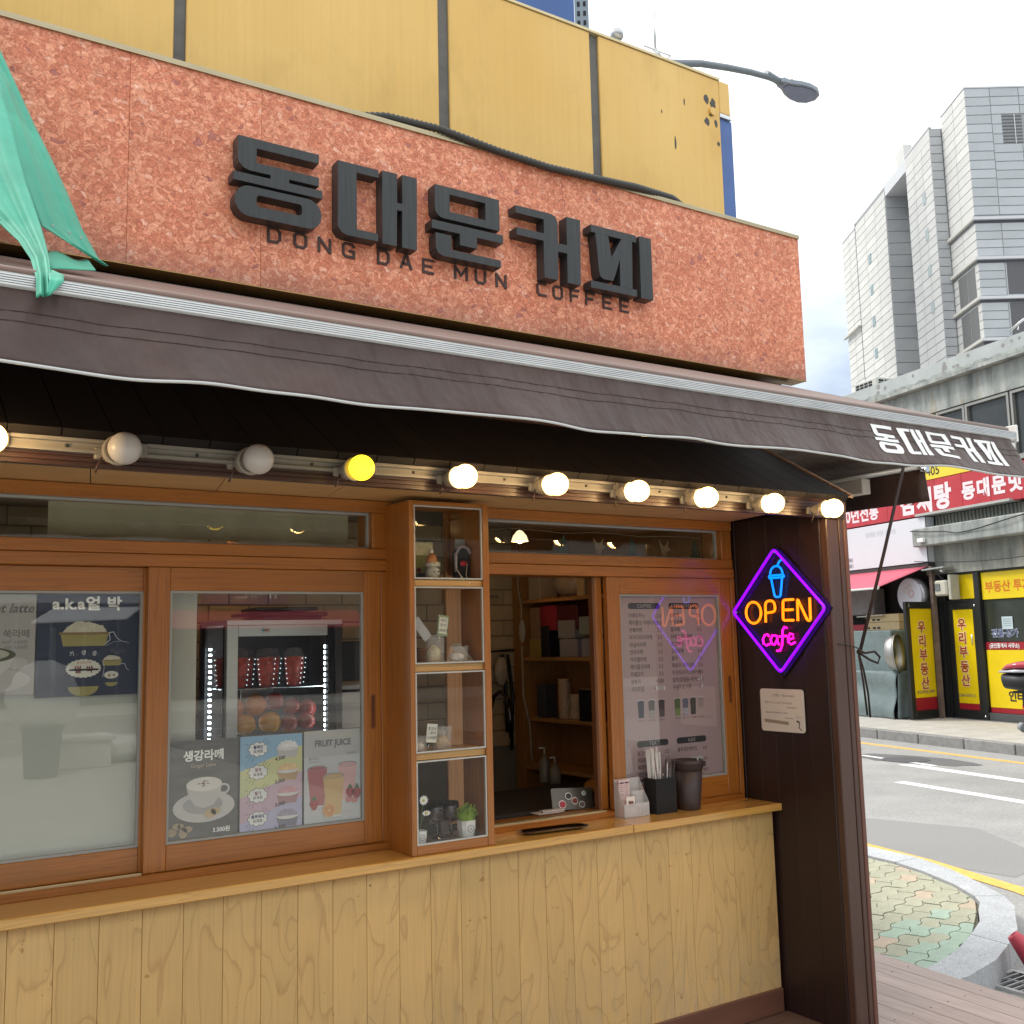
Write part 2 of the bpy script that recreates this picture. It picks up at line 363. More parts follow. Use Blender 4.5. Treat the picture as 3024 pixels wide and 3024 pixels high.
def tube(bm, pts, r, seg=8, closed=False, cap=True):
    pts = [Vector(p) for p in pts]; n = len(pts); rings = []
    rr = r if isinstance(r, (list, tuple)) else [r] * n
    up = None
    for i, p in enumerate(pts):
        if closed: d = (pts[(i + 1) % n] - pts[i - 1])
        else: d = (pts[min(i + 1, n - 1)] - pts[max(i - 1, 0)])
        d.normalize()
        if up is None:
            up = Vector((0, 0, 1)) if abs(d.z) < .9 else Vector((1, 0, 0))
        a = d.cross(up).normalized(); b2 = a.cross(d).normalized(); up = b2
        rings.append([bm.verts.new(p + (a * math.cos(2 * math.pi * k / seg) + b2 * math.sin(2 * math.pi * k / seg)) * rr[i]) for k in range(seg)])
    m = n if closed else n - 1
    for i in range(m):
        r0, r1 = rings[i], rings[(i + 1) % n]
        for k in range(seg):
            f = bm.faces.new((r0[k], r0[(k + 1) % seg], r1[(k + 1) % seg], r1[k])); f.smooth = True
    if cap and not closed:
        bm.faces.new(rings[0][::-1]); bm.faces.new(rings[-1])
    return bm
def lathe(bm, prof, c, seg=24, axis='Z', cap=True):
    """profile list of (r, h)"""
    rings = []
    for r_, h in prof:
        ring = []
        for k in range(seg):
            a = 2 * math.pi * k / seg; x, y = r_ * math.cos(a), r_ * math.sin(a)
            if axis == 'Z': p = (c[0] + x, c[1] + y, c[2] + h)
            elif axis == 'Y': p = (c[0] + x, c[1] + h, c[2] + y)
            else: p = (c[0] + h, c[1] + x, c[2] + y)
            ring.append(bm.verts.new(p))
        rings.append(ring)
    for a, b in zip(rings, rings[1:]):
        for k in range(seg):
            f = bm.faces.new((a[k], a[(k + 1) % seg], b[(k + 1) % seg], b[k])); f.smooth = True
    if cap:
        if prof[0][0] > 1e-5: bm.faces.new(rings[0][::-1])
        if prof[-1][0] > 1e-5: bm.faces.new(rings[-1])
    return bm
def sph(bm, c, r, u=20, v=12, sc=(1, 1, 1)):
    res = bmesh.ops.create_uvsphere(bm, u_segments=u, v_segments=v, radius=r)
    for q in res['verts']: q.co = Vector((q.co.x * sc[0] + c[0], q.co.y * sc[1] + c[1], q.co.z * sc[2] + c[2]))
    for q in res['verts']:
        for f in q.link_faces: f.smooth = True
    return bm
def tess(pts):
    if len(pts) == 4: return [(0, 1, 2, 3)]
    return tessellate_polygon([[Vector((p[0], p[1], 0)) for p in pts]])
def prism(bm, pts, y0, y1, plane='xz'):
    """polygon pts extruded between two depths; plane xz: depth along y, yz: depth along x, xy: depth along z"""
    def P(a, b, d): return {'xz': (a, d, b), 'yz': (d, a, b), 'xy': (a, b, d)}[plane]
    v0 = [bm.verts.new(P(a, b, y0)) for a, b in pts]; v1 = [bm.verts.new(P(a, b, y1)) for a, b in pts]
    n = len(pts)
    for t in tess(pts):
        bm.faces.new([v0[k] for k in t]); bm.faces.new([v1[k] for k in t][::-1])
    for i in range(n): bm.faces.new((v0[i], v1[i], v1[(i + 1) % n], v0[(i + 1) % n]))
    return bm
def ring(bm, outer, inner, y0, y1, plane='xz'):
    def P(a, b, d): return {'xz': (a, d, b), 'yz': (d, a, b), 'xy': (a, b, d)}[plane]
    n = len(outer)
    O0, O1 = [[bm.verts.new(P(a, b, d)) for a, b in outer] for d in (y0, y1)]
    I0, I1 = [[bm.verts.new(P(a, b, d)) for a, b in inner] for d in (y0, y1)]
    for i in range(n):
        j = (i + 1) % n
        bm.faces.new((O0[i], O0[j], I0[j], I0[i])); bm.faces.new((O1[i], I1[i], I1[j], O1[j]))
        bm.faces.new((O0[i], O1[i], O1[j], O0[j])); bm.faces.new((I0[i], I0[j], I1[j], I1[i]))
    return bm
def rrect(x0, x1, z0, z1, r, n=4, rr=None):
    rr = rr or (r, r, r, r)
    pts = []
    for (cx, cz, a0, q) in ((x1 - rr[0], z1 - rr[0], 0, rr[0]), (x0 + rr[1], z1 - rr[1], 90, rr[1]), (x0 + rr[2], z0 + rr[2], 180, rr[2]), (x1 - rr[3], z0 + rr[3], 270, rr[3])):
        for k in range(n + 1):
            a = R(a0 + 90 * k / n); pts.append((cx + q * math.cos(a), cz + q * math.sin(a)))
    return pts
def gridm(bm, fn, nu, nv):
    vs = [[bm.verts.new(fn(i / nu, j / nv)) for j in range(nv + 1)] for i in range(nu + 1)]
    for i in range(nu):
        for j in range(nv):
            f = bm.faces.new((vs[i][j], vs[i + 1][j], vs[i + 1][j + 1], vs[i][j + 1])); f.smooth = True
    return bm
def _tags(o, kw):
    for k, v in kw.items():
        if v is not None: o[k] = v
def thing(name, label, cat, base, group=None):
    o = bpy.data.objects.new(name, None); COL.objects.link(o); o.empty_display_size = .05
    BASE[o.name] = Vector(base)
    o.matrix_world = F @ Matrix.Translation(base)
    _tags(o, dict(label=label, category=cat, group=group)); return o
def part(name, bm, mat, parent=None, solid=0, smooth=None, **kw):
    if bm.verts:
        if solid is not None: bmesh.ops.recalc_face_normals(bm, faces=bm.faces[:])
        lo = Vector([min(v.co[i] for v in bm.verts) for i in range(3)]); hi = Vector([max(v.co[i] for v in bm.verts) for i in range(3)])
        c = (lo + hi) / 2
        if parent is None: c.z = lo.z if kw.get('kind') != 'structure' else c.z
        bmesh.ops.translate(bm, verts=bm.verts[:], vec=-c)
    else: c = Vector((0, 0, 0))
    me = bpy.data.meshes.new(name); bm.to_mesh(me); bm.free()
    if mat is not None:
        for m_ in (mat if isinstance(mat, (list, tuple)) else [mat]): me.materials.append(m_)
    o = bpy.data.objects.new(name, me); COL.objects.link(o)
    BASE[o.name] = c.copy()
    if parent is not None:
        o.parent = parent; o.location = c - BASE[parent.name]
    else: o.matrix_world = F @ Matrix.Translation(c)
    if solid:
        md = o.modifiers.new('thickness', 'SOLIDIFY'); md.thickness = solid; md.offset = 0
    _tags(o, kw); return o
def single(name, bm, mat, label, cat, group=None, **k): return part(name, bm, mat, None, label=label, category=cat, group=group, **k)
def st(name, bm, mat, **k): return part(name, bm, mat, None, kind='structure', **k)
def clone(o, parent, delta):
    c = o.copy(); COL.objects.link(c); BASE[c.name] = BASE[o.name] + Vector(delta)
    if parent is not None: c.parent = parent; c.location = o.location + Vector(delta)
    else: c.matrix_world = F @ Matrix.Translation(BASE[c.name])
    return c
def dup(root, loc, rotz=0, label=None, group=None, scale=None):
    r_ = root.copy(); COL.objects.link(r_); r_.location = loc; r_.rotation_euler = (0, 0, rotz)
    if scale: r_.scale = (scale,) * 3
    BASE[r_.name] = Vector(loc)
    if label: r_['label'] = label
    if group: r_['group'] = group
    for ch in list(root.children):
        c = ch.copy(); COL.objects.link(c); c.parent = r_
        for g in list(ch.children):
            d = g.copy(); COL.objects.link(d); d.parent = c
    return r_
def dupd(root, delta, label=None):
    return dup(root, root.location + Vector(delta), root.rotation_euler.z, label)

_tc = {}
def textmesh(s, size, bold=0, align='LEFT', narrow=1.0, shear=0, space=1.0, ext=0):
    cu = bpy.data.curves.new('lettering', 'FONT'); cu.body = s; cu.size = size; cu.offset = bold; cu.align_x = align
    cu.shear = shear; cu.space_character = space; cu.resolution_u = 3; cu.extrude = ext; cu.space_line = 1.0
    o = bpy.data.objects.new('lettering', cu)
    me = bpy.data.meshes.new_from_object(o)
    bpy.data.objects.remove(o); bpy.data.curves.remove(cu)
    bm = B(); bm.from_mesh(me); bpy.data.meshes.remove(me)
    for v in bm.verts: v.co.x *= narrow
    return bm
def text(s, size, mat, parent, org, u=(1, 0, 0), v=(0, 0, 1), bold=0, align='LEFT', narrow=1.0, shear=0, space=1.0, name='lettering', ext=0, rot=0):
    bm = textmesh(s, size, bold, align, narrow, shear, space, ext)
    u = Vector(u).normalized(); v = Vector(v).normalized(); n = u.cross(v); org = Vector(org)
    c_, s_ = math.cos(R(rot)), math.sin(R(rot))
    for q in bm.verts:
        x, y = q.co.x * c_ - q.co.y * s_, q.co.x * s_ + q.co.y * c_
        q.co = org + u * x + v * y + n * q.co.z
    return part(name, bm, mat, parent, solid=None)
def flat(bm, pts, y, plane='xz'):
    P = {'xz': lambda a, b: (a, y, b), 'yz': lambda a, b: (y, a, b), 'xy': lambda a, b: (a, b, y)}[plane]
    f = bm.faces.new([bm.verts.new(P(a, b)) for a, b in pts]); return bm
def disc(cx, cz, rx, rz=None, n=20, a0=0, a1=360):
    rz = rz or rx; full = abs(a1 - a0) >= 360
    k = n if full else n + 1
    return [(cx + rx * math.cos(R(a0 + (a1 - a0) * i / n)), cz + rz * math.sin(R(a0 + (a1 - a0) * i / n))) for i in range(k)]

WHT = M('white_paint', (.78, .78, .76), .5, var=.04)
BLK = M('black_plastic', (.018, .018, .02), .4, var=.2)
BLKM = M('black_matte', (.012, .012, .013), .7, var=.2)
INK = M('black_print', (.02, .02, .022), .6, var=0)
INKG = M('grey_print', (.16, .15, .16), .6, var=0)
INKW = M('white_print', (.85, .85, .83), .5, var=0)
INKR = M('red_print', (.42, .03, .025), .5, var=0)
ALU = M('brushed_aluminium', (.62, .63, .63), .35, .75, var=.08, vs=20, stretch=(1, 1, 12))
CHR = M('polished_steel', (.75, .76, .77), .16, 1, var=.03)
DARKM = M('dark_metal_strip', (.055, .052, .05), .5, .3, var=.2)
# ============================================================ GROUND
bm = B(); s_ = 300
gridm(bm, lambda u, v: (-s_ + 2 * s_ * u, -s_ + 2 * s_ * v, -.204), 1, 1); st('road', bm, ASPH)
# far pavement: strip along the far building
A77 = R(77); U = Vector((math.cos(A77), math.sin(A77), 0)); FP = Vector((17.998, 11.164, 0))
FM = Matrix.Translation(FP) @ Matrix.Rotation(A77, 4, 'Z')
F = FM
bm = B(); box(bm, -30, 60, -1.2, 2.75, -.4, -.052); st('far_pavement', bm, PAVB)
par = thing('far_kerb', 'grey stone kerb edging the pavement across the road', 'kerb', (0, 2.83, -.2)); par['kind'] = 'structure'; del par['category']
b0 = B(); box(b0, -12, -11.02, 2.75, 2.93, -.4, -.045, .01); k0 = part('kerbstone', b0, M('dark_kerb_stone', (.22, .215, .205), .8, var=.2, vs=12, ov=.12), par)
for i in range(1, 34): clone(k0, par, (i * 1.0, 0, 0))
# tiles lines on far paving in small relief (joints recessed)
b0 = B(); box(b0, -12, -11.42, 1.96, 2.745, -.3, -.044, .008); t0 = part('paving_slab', b0, PAVB, par); 
for i in range(0, 34):
    for j in range(2):
        if i or j: clone(t0, par, (i * .6 + (.3 if j else 0), -j * .8, 0))
# yellow line + white lanes near far side
YLM = M('yellow_road_paint', (.72, .42, .10), .7, var=.18, vs=14)
WLM = M('white_road_paint', (.72, .72, .70), .7, var=.22, vs=18)
bm = B(); box(bm, -30, 60, 3.52, 3.64, -.205, -.199); st('yellow_line', bm, YLM)
F = Matrix.Identity(4)
def stripe(name, p, q, wd, mat, z=-.199):
    p, q = Vector((*p, z)), Vector((*q, z)); d = (q - p).normalized(); n = Vector((-d.y, d.x, 0)) * wd / 2
    bm = B(); hexa(bm, [p - n - Vector((0, 0, .003)), q - n - Vector((0, 0, .003)), q + n - Vector((0, 0, .003)), p + n - Vector((0, 0, .003)), p - n, q - n, q + n, p + n]); return st(name, bm, mat)
stripe('lane_line', (12.45, 9.30), (11.6, 5.2), .20, WLM)
stripe('lane_line', (10.95, 8.26), (10.1, 4.0), .17, WLM)
stripe('lane_line', (12.95, 10.4), (12.6, 8.9), .09, WLM)
stripe('lane_line', (13.3, 8.0), (12.9, 6.2), .07, WLM)
# curved yellow line near the island
bm = B(); pts = [(7.75, 8.2), (7.6, 6.6), (7.33, 5.35), (7.0, 4.32), (6.5, 3.3), (5.7, 1.8), (4.4, -.4)]
vs = []
for i, p in enumerate(pts):
    a = Vector((*pts[max(i - 1, 0)], 0)); c = Vector((*pts[min(i + 1, len(pts) - 1)], 0)); d = (c - a).normalized(); n = Vector((-d.y, d.x, 0)) * .075
    vs.append([bm.verts.new((p[0] + n.x, p[1] + n.y, -.199)), bm.verts.new((p[0] - n.x, p[1] - n.y, -.199))])
for a, c in zip(vs, vs[1:]): bm.faces.new((a[0], a[1], c[1], c[0]))
st('yellow_line', bm, YLM)
# asphalt patch round the utility cover and crack-sealed patch
bm = B(); flat(bm, [(13.0 + .42 * math.cos(a * .314) * (1 + .1 * math.sin(3 * a)), 9.55 + 1.0 * math.sin(a * .314) * (1 + .08 * math.cos(2 * a))) for a in range(20)], -.2, 'xy')
st('asphalt_patch', bm, M('dark_asphalt_patch', (.13, .13, .13), .85, var=.2, vs=30, bump=.4, bs=200))
bm = B(); lathe(bm, [(.33, 0), (.33, .006)], (12.9, 9.6, -.2), 24)
single('manhole_cover', bm, M('iron_cover', (.12, .12, .125), .6, .4, var=.25, vs=40), 'round iron manhole cover in the dark asphalt patch across the road', 'manhole cover')

# island pavement with kerbstones
inner = [(4.40, 3.43), (4.715, 3.44), (5.05, 3.52), (5.365, 3.646), (5.64, 3.77), (5.861, 3.922), (6.03, 4.02), (6.147, 4.133), (6.33, 4.40), (6.50, 4.75), (6.611, 5.067), (6.68, 5.6), (6.70, 6.4), (6.70, 8.5)]
outer = [(4.38, 3.225), (4.717, 3.233), (5.05, 3.30), (5.343, 3.411), (5.66, 3.55), (5.887, 3.70), (6.11, 3.84), (6.29, 4.019), (6.50, 4.33), (6.72, 4.70), (6.865, 5.056), (6.94, 5.6), (6.96, 6.4), (6.96, 8.5)]
isl = thing('island_kerb', 'pale granite kerb curving round the paved corner', 'kerb', (5.6, 4, -.2)); isl['kind'] = 'structure'; del isl['category']
for a, c in ((0, 3), (3, 7), (7, 10), (10, 12), (12, 13)):
    bm = B(); top = []; bot = []
    o_ = outer[a:c + 1]; i_ = inner[a:c + 1]
    poly = o_ + i_[::-1]
    # shrink ends a little for the joint
    cx = sum(p[0] for p in poly) / len(poly); cy = sum(p[1] for p in poly) / len(poly)
    poly = [(cx + (p[0] - cx) * .992, cy + (p[1] - cy) * .992) for p in poly]
    prism(bm, poly, -.35, -.07, 'xy')
    es = [e for e in bm.edges if all(abs(v.co.z + .07) < 1e-4 for v in e.verts) and e.calc_face_angle(0) > .5]
    bmesh.ops.bevel(bm, geom=es, offset=.012, segments=2, affect='EDGES')
    part('kerbstone', bm, GRAN, isl)
bm = B(); prism(bm, [(x - (.01 if i else 0), y) for i, (x, y) in enumerate(inner)] + [(3.7, 8.5), (3.7, 3.43)], -.35, -.096, 'xy')
isb = st('island_pavement', bm, M('joint_sand', (.13, .12, .09), .95, var=.2, vs=40))
# wavy interlocking pavers, clipped to the island
def clip(poly, cl):
    outp = poly
    for (ax, ay), (bx, by) in zip(cl, cl[1:] + cl[:1]):
        inp, outp = outp, []
        ins = lambda p: (bx - ax) * (p[1] - ay) - (by - ay) * (p[0] - ax) >= 0
        for i, p in enumerate(inp):
            q = inp[i - 1]
            if ins(p) != ins(q):
                d1 = (bx - ax) * (q[1] - ay) - (by - ay) * (q[0] - ax); d2 = (bx - ax) * (p[1] - ay) - (by - ay) * (p[0] - ax)
                t = d1 / (d1 - d2); outp.append((q[0] + t * (p[0] - q[0]), q[1] + t * (p[1] - q[1])))
            if ins(p): outp.append(p)
        if not outp: return []
    return outp
cl = [(4.42, 3.445)] + [(x - .012, y + .006) for x, y in inner[1:]] + [(4.42, 8.5)]
ca, sa = math.cos(R(20)), math.sin(R(20)); LW, LH = .215, .108
cnt = 0
for i in range(-14, 30):
    for j in range(-30, 60):
        def wv(x, y):  # local paver coordinates to island, with wavy sides
            return (4.6 + (x * ca - y * sa), 4.4 + (x * sa + y * ca))
        x0 = i * LW + (j % 2) * LW / 2; y0 = j * LH
        cx, cy = wv(x0, y0)
        if not (4.3 < cx < 6.8 and 3.3 < cy < 6.9): continue
        pts = []
        g = .0028
        for k in range(7): t = k / 6; pts.append((x0 + t * LW + (g if t == 0 else -g if t == 1 else 0), y0 + g + .017 * math.sin(2 * math.pi * (x0 / LW + t))))
        for k in range(6, -1, -1): t = k / 6; pts.append((x0 + t * LW + (g if t == 0 else -g if t == 1 else 0), y0 + LH - g + .017 * math.sin(2 * math.pi * (x0 / LW + t))))
        poly = clip([wv(*p) for p in pts], cl)
        if len(poly) < 3: continue
        ar = abs(sum(poly[k - 1][0] * poly[k][1] - poly[k][0] * poly[k - 1][1] for k in range(len(poly)))) / 2
        if ar < .0015: continue
        bm = B(); dz = random.uniform(-.003, .003); prism(bm, poly, -.13, -.084 + dz, 'xy')
        near_edge = (cy < 3.95 and cx > 4.85) or cy < 3.62
        m_ = PAVG if (near_edge and random.random() < .75) else (PAVP if random.random() < .07 else PAV)
        part('paver', bm, m_, isb); cnt += 1

# wooden deck beside and in front of the cafe
dk = thing('side_deck', 'weathered grey brown deck beside the kiosk', 'deck', (4, 3, 0)); dk['kind'] = 'structure'; del dk['category']
xs = 4.42; d87 = math.radians(86)
for i in range(7):
    x1 = 4.425 - i * .122; x0 = x1 - .117
    bm = B(); yb = 2.78 - i * .122
    sh = (7.0 - yb) / math.tan(d87)
    hexa(bm, [(x0, yb - .117, -.03), (x1, yb, -.03), (x1 + sh, 7, -.03), (x0 + sh, 7, -.03), (x0, yb - .117, 0), (x1, yb, 0), (x1 + sh, 7, 0), (x0 + sh, 7, 0)])
    part('deck_board', bm, DECK, dk)
for i in range(7):
    y1 = 2.775 - i * .122
    bm = B(); hexa(bm, [(4.43 - i * .122 - .122, y1 - .117, -.03), (7.5, y1 - .117, -.03), (7.5, y1, -.03), (4.43 - i * .122, y1, -.03), (4.43 - i * .122 - .122, y1 - .117, -.001), (7.5, y1 - .117, -.001), (7.5, y1, -.001), (4.43 - i * .122, y1, -.001)])
    part('deck_board', bm, DECKX, dk) if False else bm.free()
bm = B(); box(bm, 3.7, 4.40, 2.0, 7.1, -.2, -.035); part('deck_joist', bm, DARKM, dk)
for k in range(46):
    pass
b0 = B(); 
for i in range(7):
    for j in range(9):
        x = 4.366 - i * .122 + .0
        lathe(b0, [(.0045, 0), (.003, .0012)], (x + (2.95 + j * .4 - 2.7) * .07, 2.95 + j * .4, 0), 6)
part('deck_screws', b0, DARKM, dk, kind='stuff')
dk2 = thing('front_deck', 'brown deck in front of the counter', 'deck', (1, 2, 0)); dk2['kind'] = 'structure'; del dk2['category']
for i in range(16):
    y1 = 3.30 - i * .145
    bm = B(); box(bm, -3, 3.62, y1 - .14, y1, -.03, -.002, .003); part('deck_board', bm, DECKD, dk2)
bm = B(); box(bm, -3, 3.62, .98, 3.31, -.2, -.035); part('deck_joist', bm, DARKM, dk2)
bm = B(); flat(bm, [(4.46, 3.15), (4.75, 3.17), (5.1, 3.22), (5.40, 3.33), (5.75, 3.52), (6.05, 3.70), (6.2, 3.55), (5.8, 3.0), (5.3, 2.2), (4.46, 2.2)], -.2025, 'xy')
st('gutter_concrete', bm, M('gutter_grey', (.30, .29, .27), .9, var=.3, vs=22, bump=.6, bs=160))
bm = B(); flat(bm, [(7.2, 6.4), (8.6, 6.9), (8.9, 5.9), (8.1, 4.7), (7.35, 4.6)], -.2018, 'xy'); st('road_repair', bm, M('dull_asphalt', (.25, .245, .235), .9, var=.15, vs=60, bump=.5, bs=260))
# drain grate
gr = thing('drain_grate', 'galvanised steel drain grate in the gutter beyond the deck', 'grate', (5.15, 3.0, -.2))
bm = B(); ring(bm, [(5.02, 2.3), (5.33, 2.3), (5.33, 3.40), (5.02, 3.40)], [(5.045, 2.33), (5.305, 2.33), (5.305, 3.37), (5.045, 3.37)], -.21, -.188, 'xy'); part('grate_frame', bm, ALU, gr)
b0 = B(); box(b0, 5.046, 5.304, 3.335, 3.343, -.205, -.189); k0 = part('grate_bar', b0, ALU, gr)
for i in range(1, 25): clone(k0, gr, (0, -i * .04, 0))
bm = B(); box(bm, 5.172, 5.18, 2.331, 3.369, -.207, -.1885); part('grate_bar', bm, ALU, gr)
bm = B(); box(bm, 5.05, 5.30, 2.34, 3.36, -.203, -.2); part('grate_pit', bm, BLKM, gr)

# ============================================================ CAFE KIOSK
caf = thing('cafe_kiosk', 'timber cafe kiosk with sliding windows, light plywood front and dark wing wall', 'kiosk', (1.6, 3.6, 0))
def bx(name, x0, x1, y0, y1, z0, z1, mat, parent=caf, bev=.002, **k):
    bm = B(); box(bm, x0, x1, y0, y1, z0, z1, bev); return part(name, bm, mat, parent, **k)
PX0 = -1.75
# plywood planks under the counter
b0 = B(); box(b0, .436 + .0005, .558 - .0005, 3.303, 3.325, .03, .842, .001); k0 = part('plank', b0, PLY, caf)
for i in range(-12, 25):
    if i: clone(k0, caf, (.1222 * i, 0, 0))
bx('panel_backing', PX0, 3.49, 3.326, 3.36, 0, .84, M('groove_backing', (.16, .08, .03), .7), bev=0)
bx('skirting', PX0, 3.485, 3.287, 3.302, 0, .098, M('skirting_brown', (.16, .07, .045), .4, var=.15, vs=8, stretch=(.3, 1, 3)))
# counter
bx('counter_shelf', PX0, 2.665, 3.257, 3.478, .842, .8725, CNT, bev=.003)
bx('counter_shelf', 2.668, 3.505, 3.257, 3.478, .842, .8725, CNT, bev=.003)
# window sill strip
bx('window_sill', PX0, 1.735, 3.455, 3.60, .8725, .8985, AMX)
bx('window_sill', 2.045, 3.49, 3.462, 3.60, .8725, .896, AMX)
bx('window_track', -1.6, .84, 3.480, 3.486, .8985, .903, M('brass_track', (.75, .62, .35), .3, 1, var=0), bev=0)
bx('window_track', 2.05, 2.70, 3.470, 3.478, .896, .903, M('brass_track'), bev=0)
bx('window_track', 2.05, 2.70, 3.500, 3.506, .896, .903, M('brass_track'), bev=0)
# head: rail, transom rail, top rail
bx('head_rail', PX0, 1.728, 3.462, 3.60, 1.874, 1.9145, AMX)
bx('transom_rail', PX0, 1.728, 3.468, 3.60, 1.916, 1.957, AMX)
bx('top_rail', PX0, 1.728, 3.466, 3.60, 2.092, 2.136, AMX)
bx('head_rail', 2.045, 3.49, 3.462, 3.60, 1.870, 1.913, AMX)
bx('transom_rail', 2.045, 3.49, 3.468, 3.60, 1.915, 1.958, AMX)
bx('top_rail', 2.045, 3.49, 3.466, 3.60, 2.094, 2.136, AMX)
bx('jamb', 1.677, 1.729, 3.470, 3.60, .8985, 1.873, AMZ)
bx('jamb', 1.645, 1.724, 3.4725, 3.60, 1.9575, 2.0915, AMZ)
bx('jamb', 3.427, 3.49, 3.4725, 3.60, 1.9585, 2.0935, AMZ)
bx('jamb', 3.468, 3.492, 3.464, 3.60, .8965, 1.8695, AMZ)
bx('jamb', 2.045, 2.06, 3.4725, 3.60, 1.9585, 2.0935, AMZ)
# transom glazing with grey gasket
GSK = M('grey_gasket', (.33, .34, .32), .5, var=.06)
def pane(x0, x1, z0, z1, y, mat=GLS, par=caf, gask=True, name='window_pane'):
    o = bx(name, x0, x1, y, y + .005, z0, z1, mat, par, 0)
    if gask:
        bm = B(); ring(bm, [(x0, z0), (x1, z0), (x1, z1), (x0, z1)], [(x0 + .008, z0 + .008), (x1 - .008, z0 + .008), (x1 - .008, z1 - .008), (x0 + .008, z1 - .008)], y - .006, y + .011)
        part('gasket', bm, GSK, o)
    return o
pane(PX0, 1.645, 1.957, 2.092, 3.51); pane(2.06, 3.427, 1.958, 2.094, 3.51)
def sash(name, x0, x1, z0, z1, y, gx0, gx1, gz0, gz1, dep=.03, label=None):
    s_ = thing(name, None, None, ((x0 + x1) / 2, y, z0)); s_.parent = caf
    s_.matrix_world = Matrix.Translation(BASE[s_.name]); s_.location = BASE[s_.name] - BASE[caf.name]; s_.matrix_parent_inverse = Matrix.Identity(4)
    for k in ('category', 'group'):
        if k in s_: del s_[k]
    if label: s_['label'] = label
    def q(n, *a, m):
        bm = B(); box(bm, a[0], a[1], y, y + dep, a[2], a[3], .002); return part(n, bm, m, s_)
    q('stile', x0, gx0, z0, z1, m=AMZ); q('stile', gx1, x1, z0, z1, m=AMZ)
    q('rail', gx0 + .0005, gx1 - .0005, z0, gz0, m=AMX); q('rail', gx0 + .0005, gx1 - .0005, gz1, z1, m=AMX)
    bm = B(); box(bm, gx0, gx1, y + .012, y + .017, gz0, gz1); part('glass_pane', bm, GLS, s_)
    bm = B(); ring(bm, [(gx0, gz0), (gx1, gz0), (gx1, gz1), (gx0, gz1)], [(gx0 + .008, gz0 + .008), (gx1 - .008, gz0 + .008), (gx1 - .008, gz1 - .008), (gx0 + .008, gz1 - .008)], y + .006, y + .0225); part('gasket', bm, GSK, s_)
    return s_
sash('sliding_window', -.12, .905, .900, 1.873, 3.506, -.04, .834, .978, 1.795)
sR = sash('sliding_window', .842, 1.676, .8995, 1.8735, 3.472, .912, 1.609, .980, 1.796)
sash('sliding_window', -1.7, -.10, .8995, 1.8735, 3.472, -1.6, -.16, .980, 1.796)
sM = sash('sliding_window', 2.742, 3.467, .8965, 1.8695, 3.472, 2.812, 3.40, .985, 1.795)
bx('stile', 2.703, 2.741, 3.508, 3.54, .898, 1.869, AMZ)
bx('stile', 2.690, 2.702, 3.508, 3.54, .898, 1.869, M('dark_stile_edge', (.16, .06, .02), .5))
# finger pull on the right sash of the left window, and on the menu sash
for sx, sp in ((1.643, sR), (3.437, sM)):
    bm = B(); ring(bm, rrect(sx - .009, sx + .009, 1.30, 1.425, .008), rrect(sx - .0055, sx + .0055, 1.305, 1.42, .005), 3.469, 3.4722); part('finger_pull', bm, M('pull_rim', (.22, .08, .02), .4), sp)
    bm = B(); prism(bm, rrect(sx - .0055, sx + .0055, 1.305, 1.42, .005), 3.4715, 3.4722); part('finger_pull_recess', bm, M('pull_recess', (.13, .04, .012), .6), sp)
# soffit boards with slanted joints
for i in range(13):
    x0 = PX0 + i * .405; x1 = x0 + .402
    bm = B(); hexa(bm, [(x0 - .13, 2.93, 2.138), (x1 - .13, 2.93, 2.138), (x1, 3.60, 2.138), (x0, 3.60, 2.138), (x0 - .13, 2.93, 2.15), (x1 - .13, 2.93, 2.15), (x1, 3.6, 2.15), (x0, 3.6, 2.15)])
    if x1 < 3.6: part('soffit_board', bm, M('soffit_plywood', (.66, .42, .17), .45, var=.12, vs=5, stretch=(1, 4, 4), ov=.05), caf)
    else: bm.free()
# fascia boards, ribbed
bm = B(); prf = [(2.902, 2.094)]
for k in range(7):
    z = 2.094 + k * .0135; prf += [(2.902, z), (2.902, z + .0095), (2.906, z + .0105), (2.906, z + .0125)]
prf = prf[1:] + [(2.902, 2.19), (2.93, 2.19), (2.93, 2.094)]
prism(bm, prf, PX0, 3.60, 'yz'); part('fascia', bm, DKX, caf)
# sloping ribbed roof skirt above the fascia
sl = thing('roof_skirt', None, None, (1, 3.1, 2.3)); sl.parent = caf; sl.location = BASE[sl.name] - BASE[caf.name]; sl.matrix_parent_inverse = Matrix.Identity(4)
for i in range(41):
    x0 = PX0 + i * .1305; x1 = min(x0 + .127, 3.622)
    bm = B(); hexa(bm, [(x0, 2.885, 2.168), (x1, 2.885, 2.168), (x1, 3.34, 2.443), (x0, 3.34, 2.443), (x0, 2.87, 2.188), (x1, 2.87, 2.188), (x1, 3.335, 2.466), (x0, 3.335, 2.466)])
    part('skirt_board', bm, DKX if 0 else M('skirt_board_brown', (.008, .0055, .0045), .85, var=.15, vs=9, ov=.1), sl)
bm = B(); hexa(bm, [(3.615, 2.872, 2.180), (3.627, 2.872, 2.180), (3.627, 3.345, 2.462), (3.615, 3.345, 2.462), (3.615, 2.868, 2.194), (3.627, 2.868, 2.194), (3.627, 3.34, 2.476), (3.615, 3.34, 2.476)]); part('edge_trim', bm, M('tan_trim', (.35, .24, .18), .5), caf)
bx('upper_wall', PX0, 3.60, 3.34, 3.48, 2.16, 2.76, DKX, bev=0)
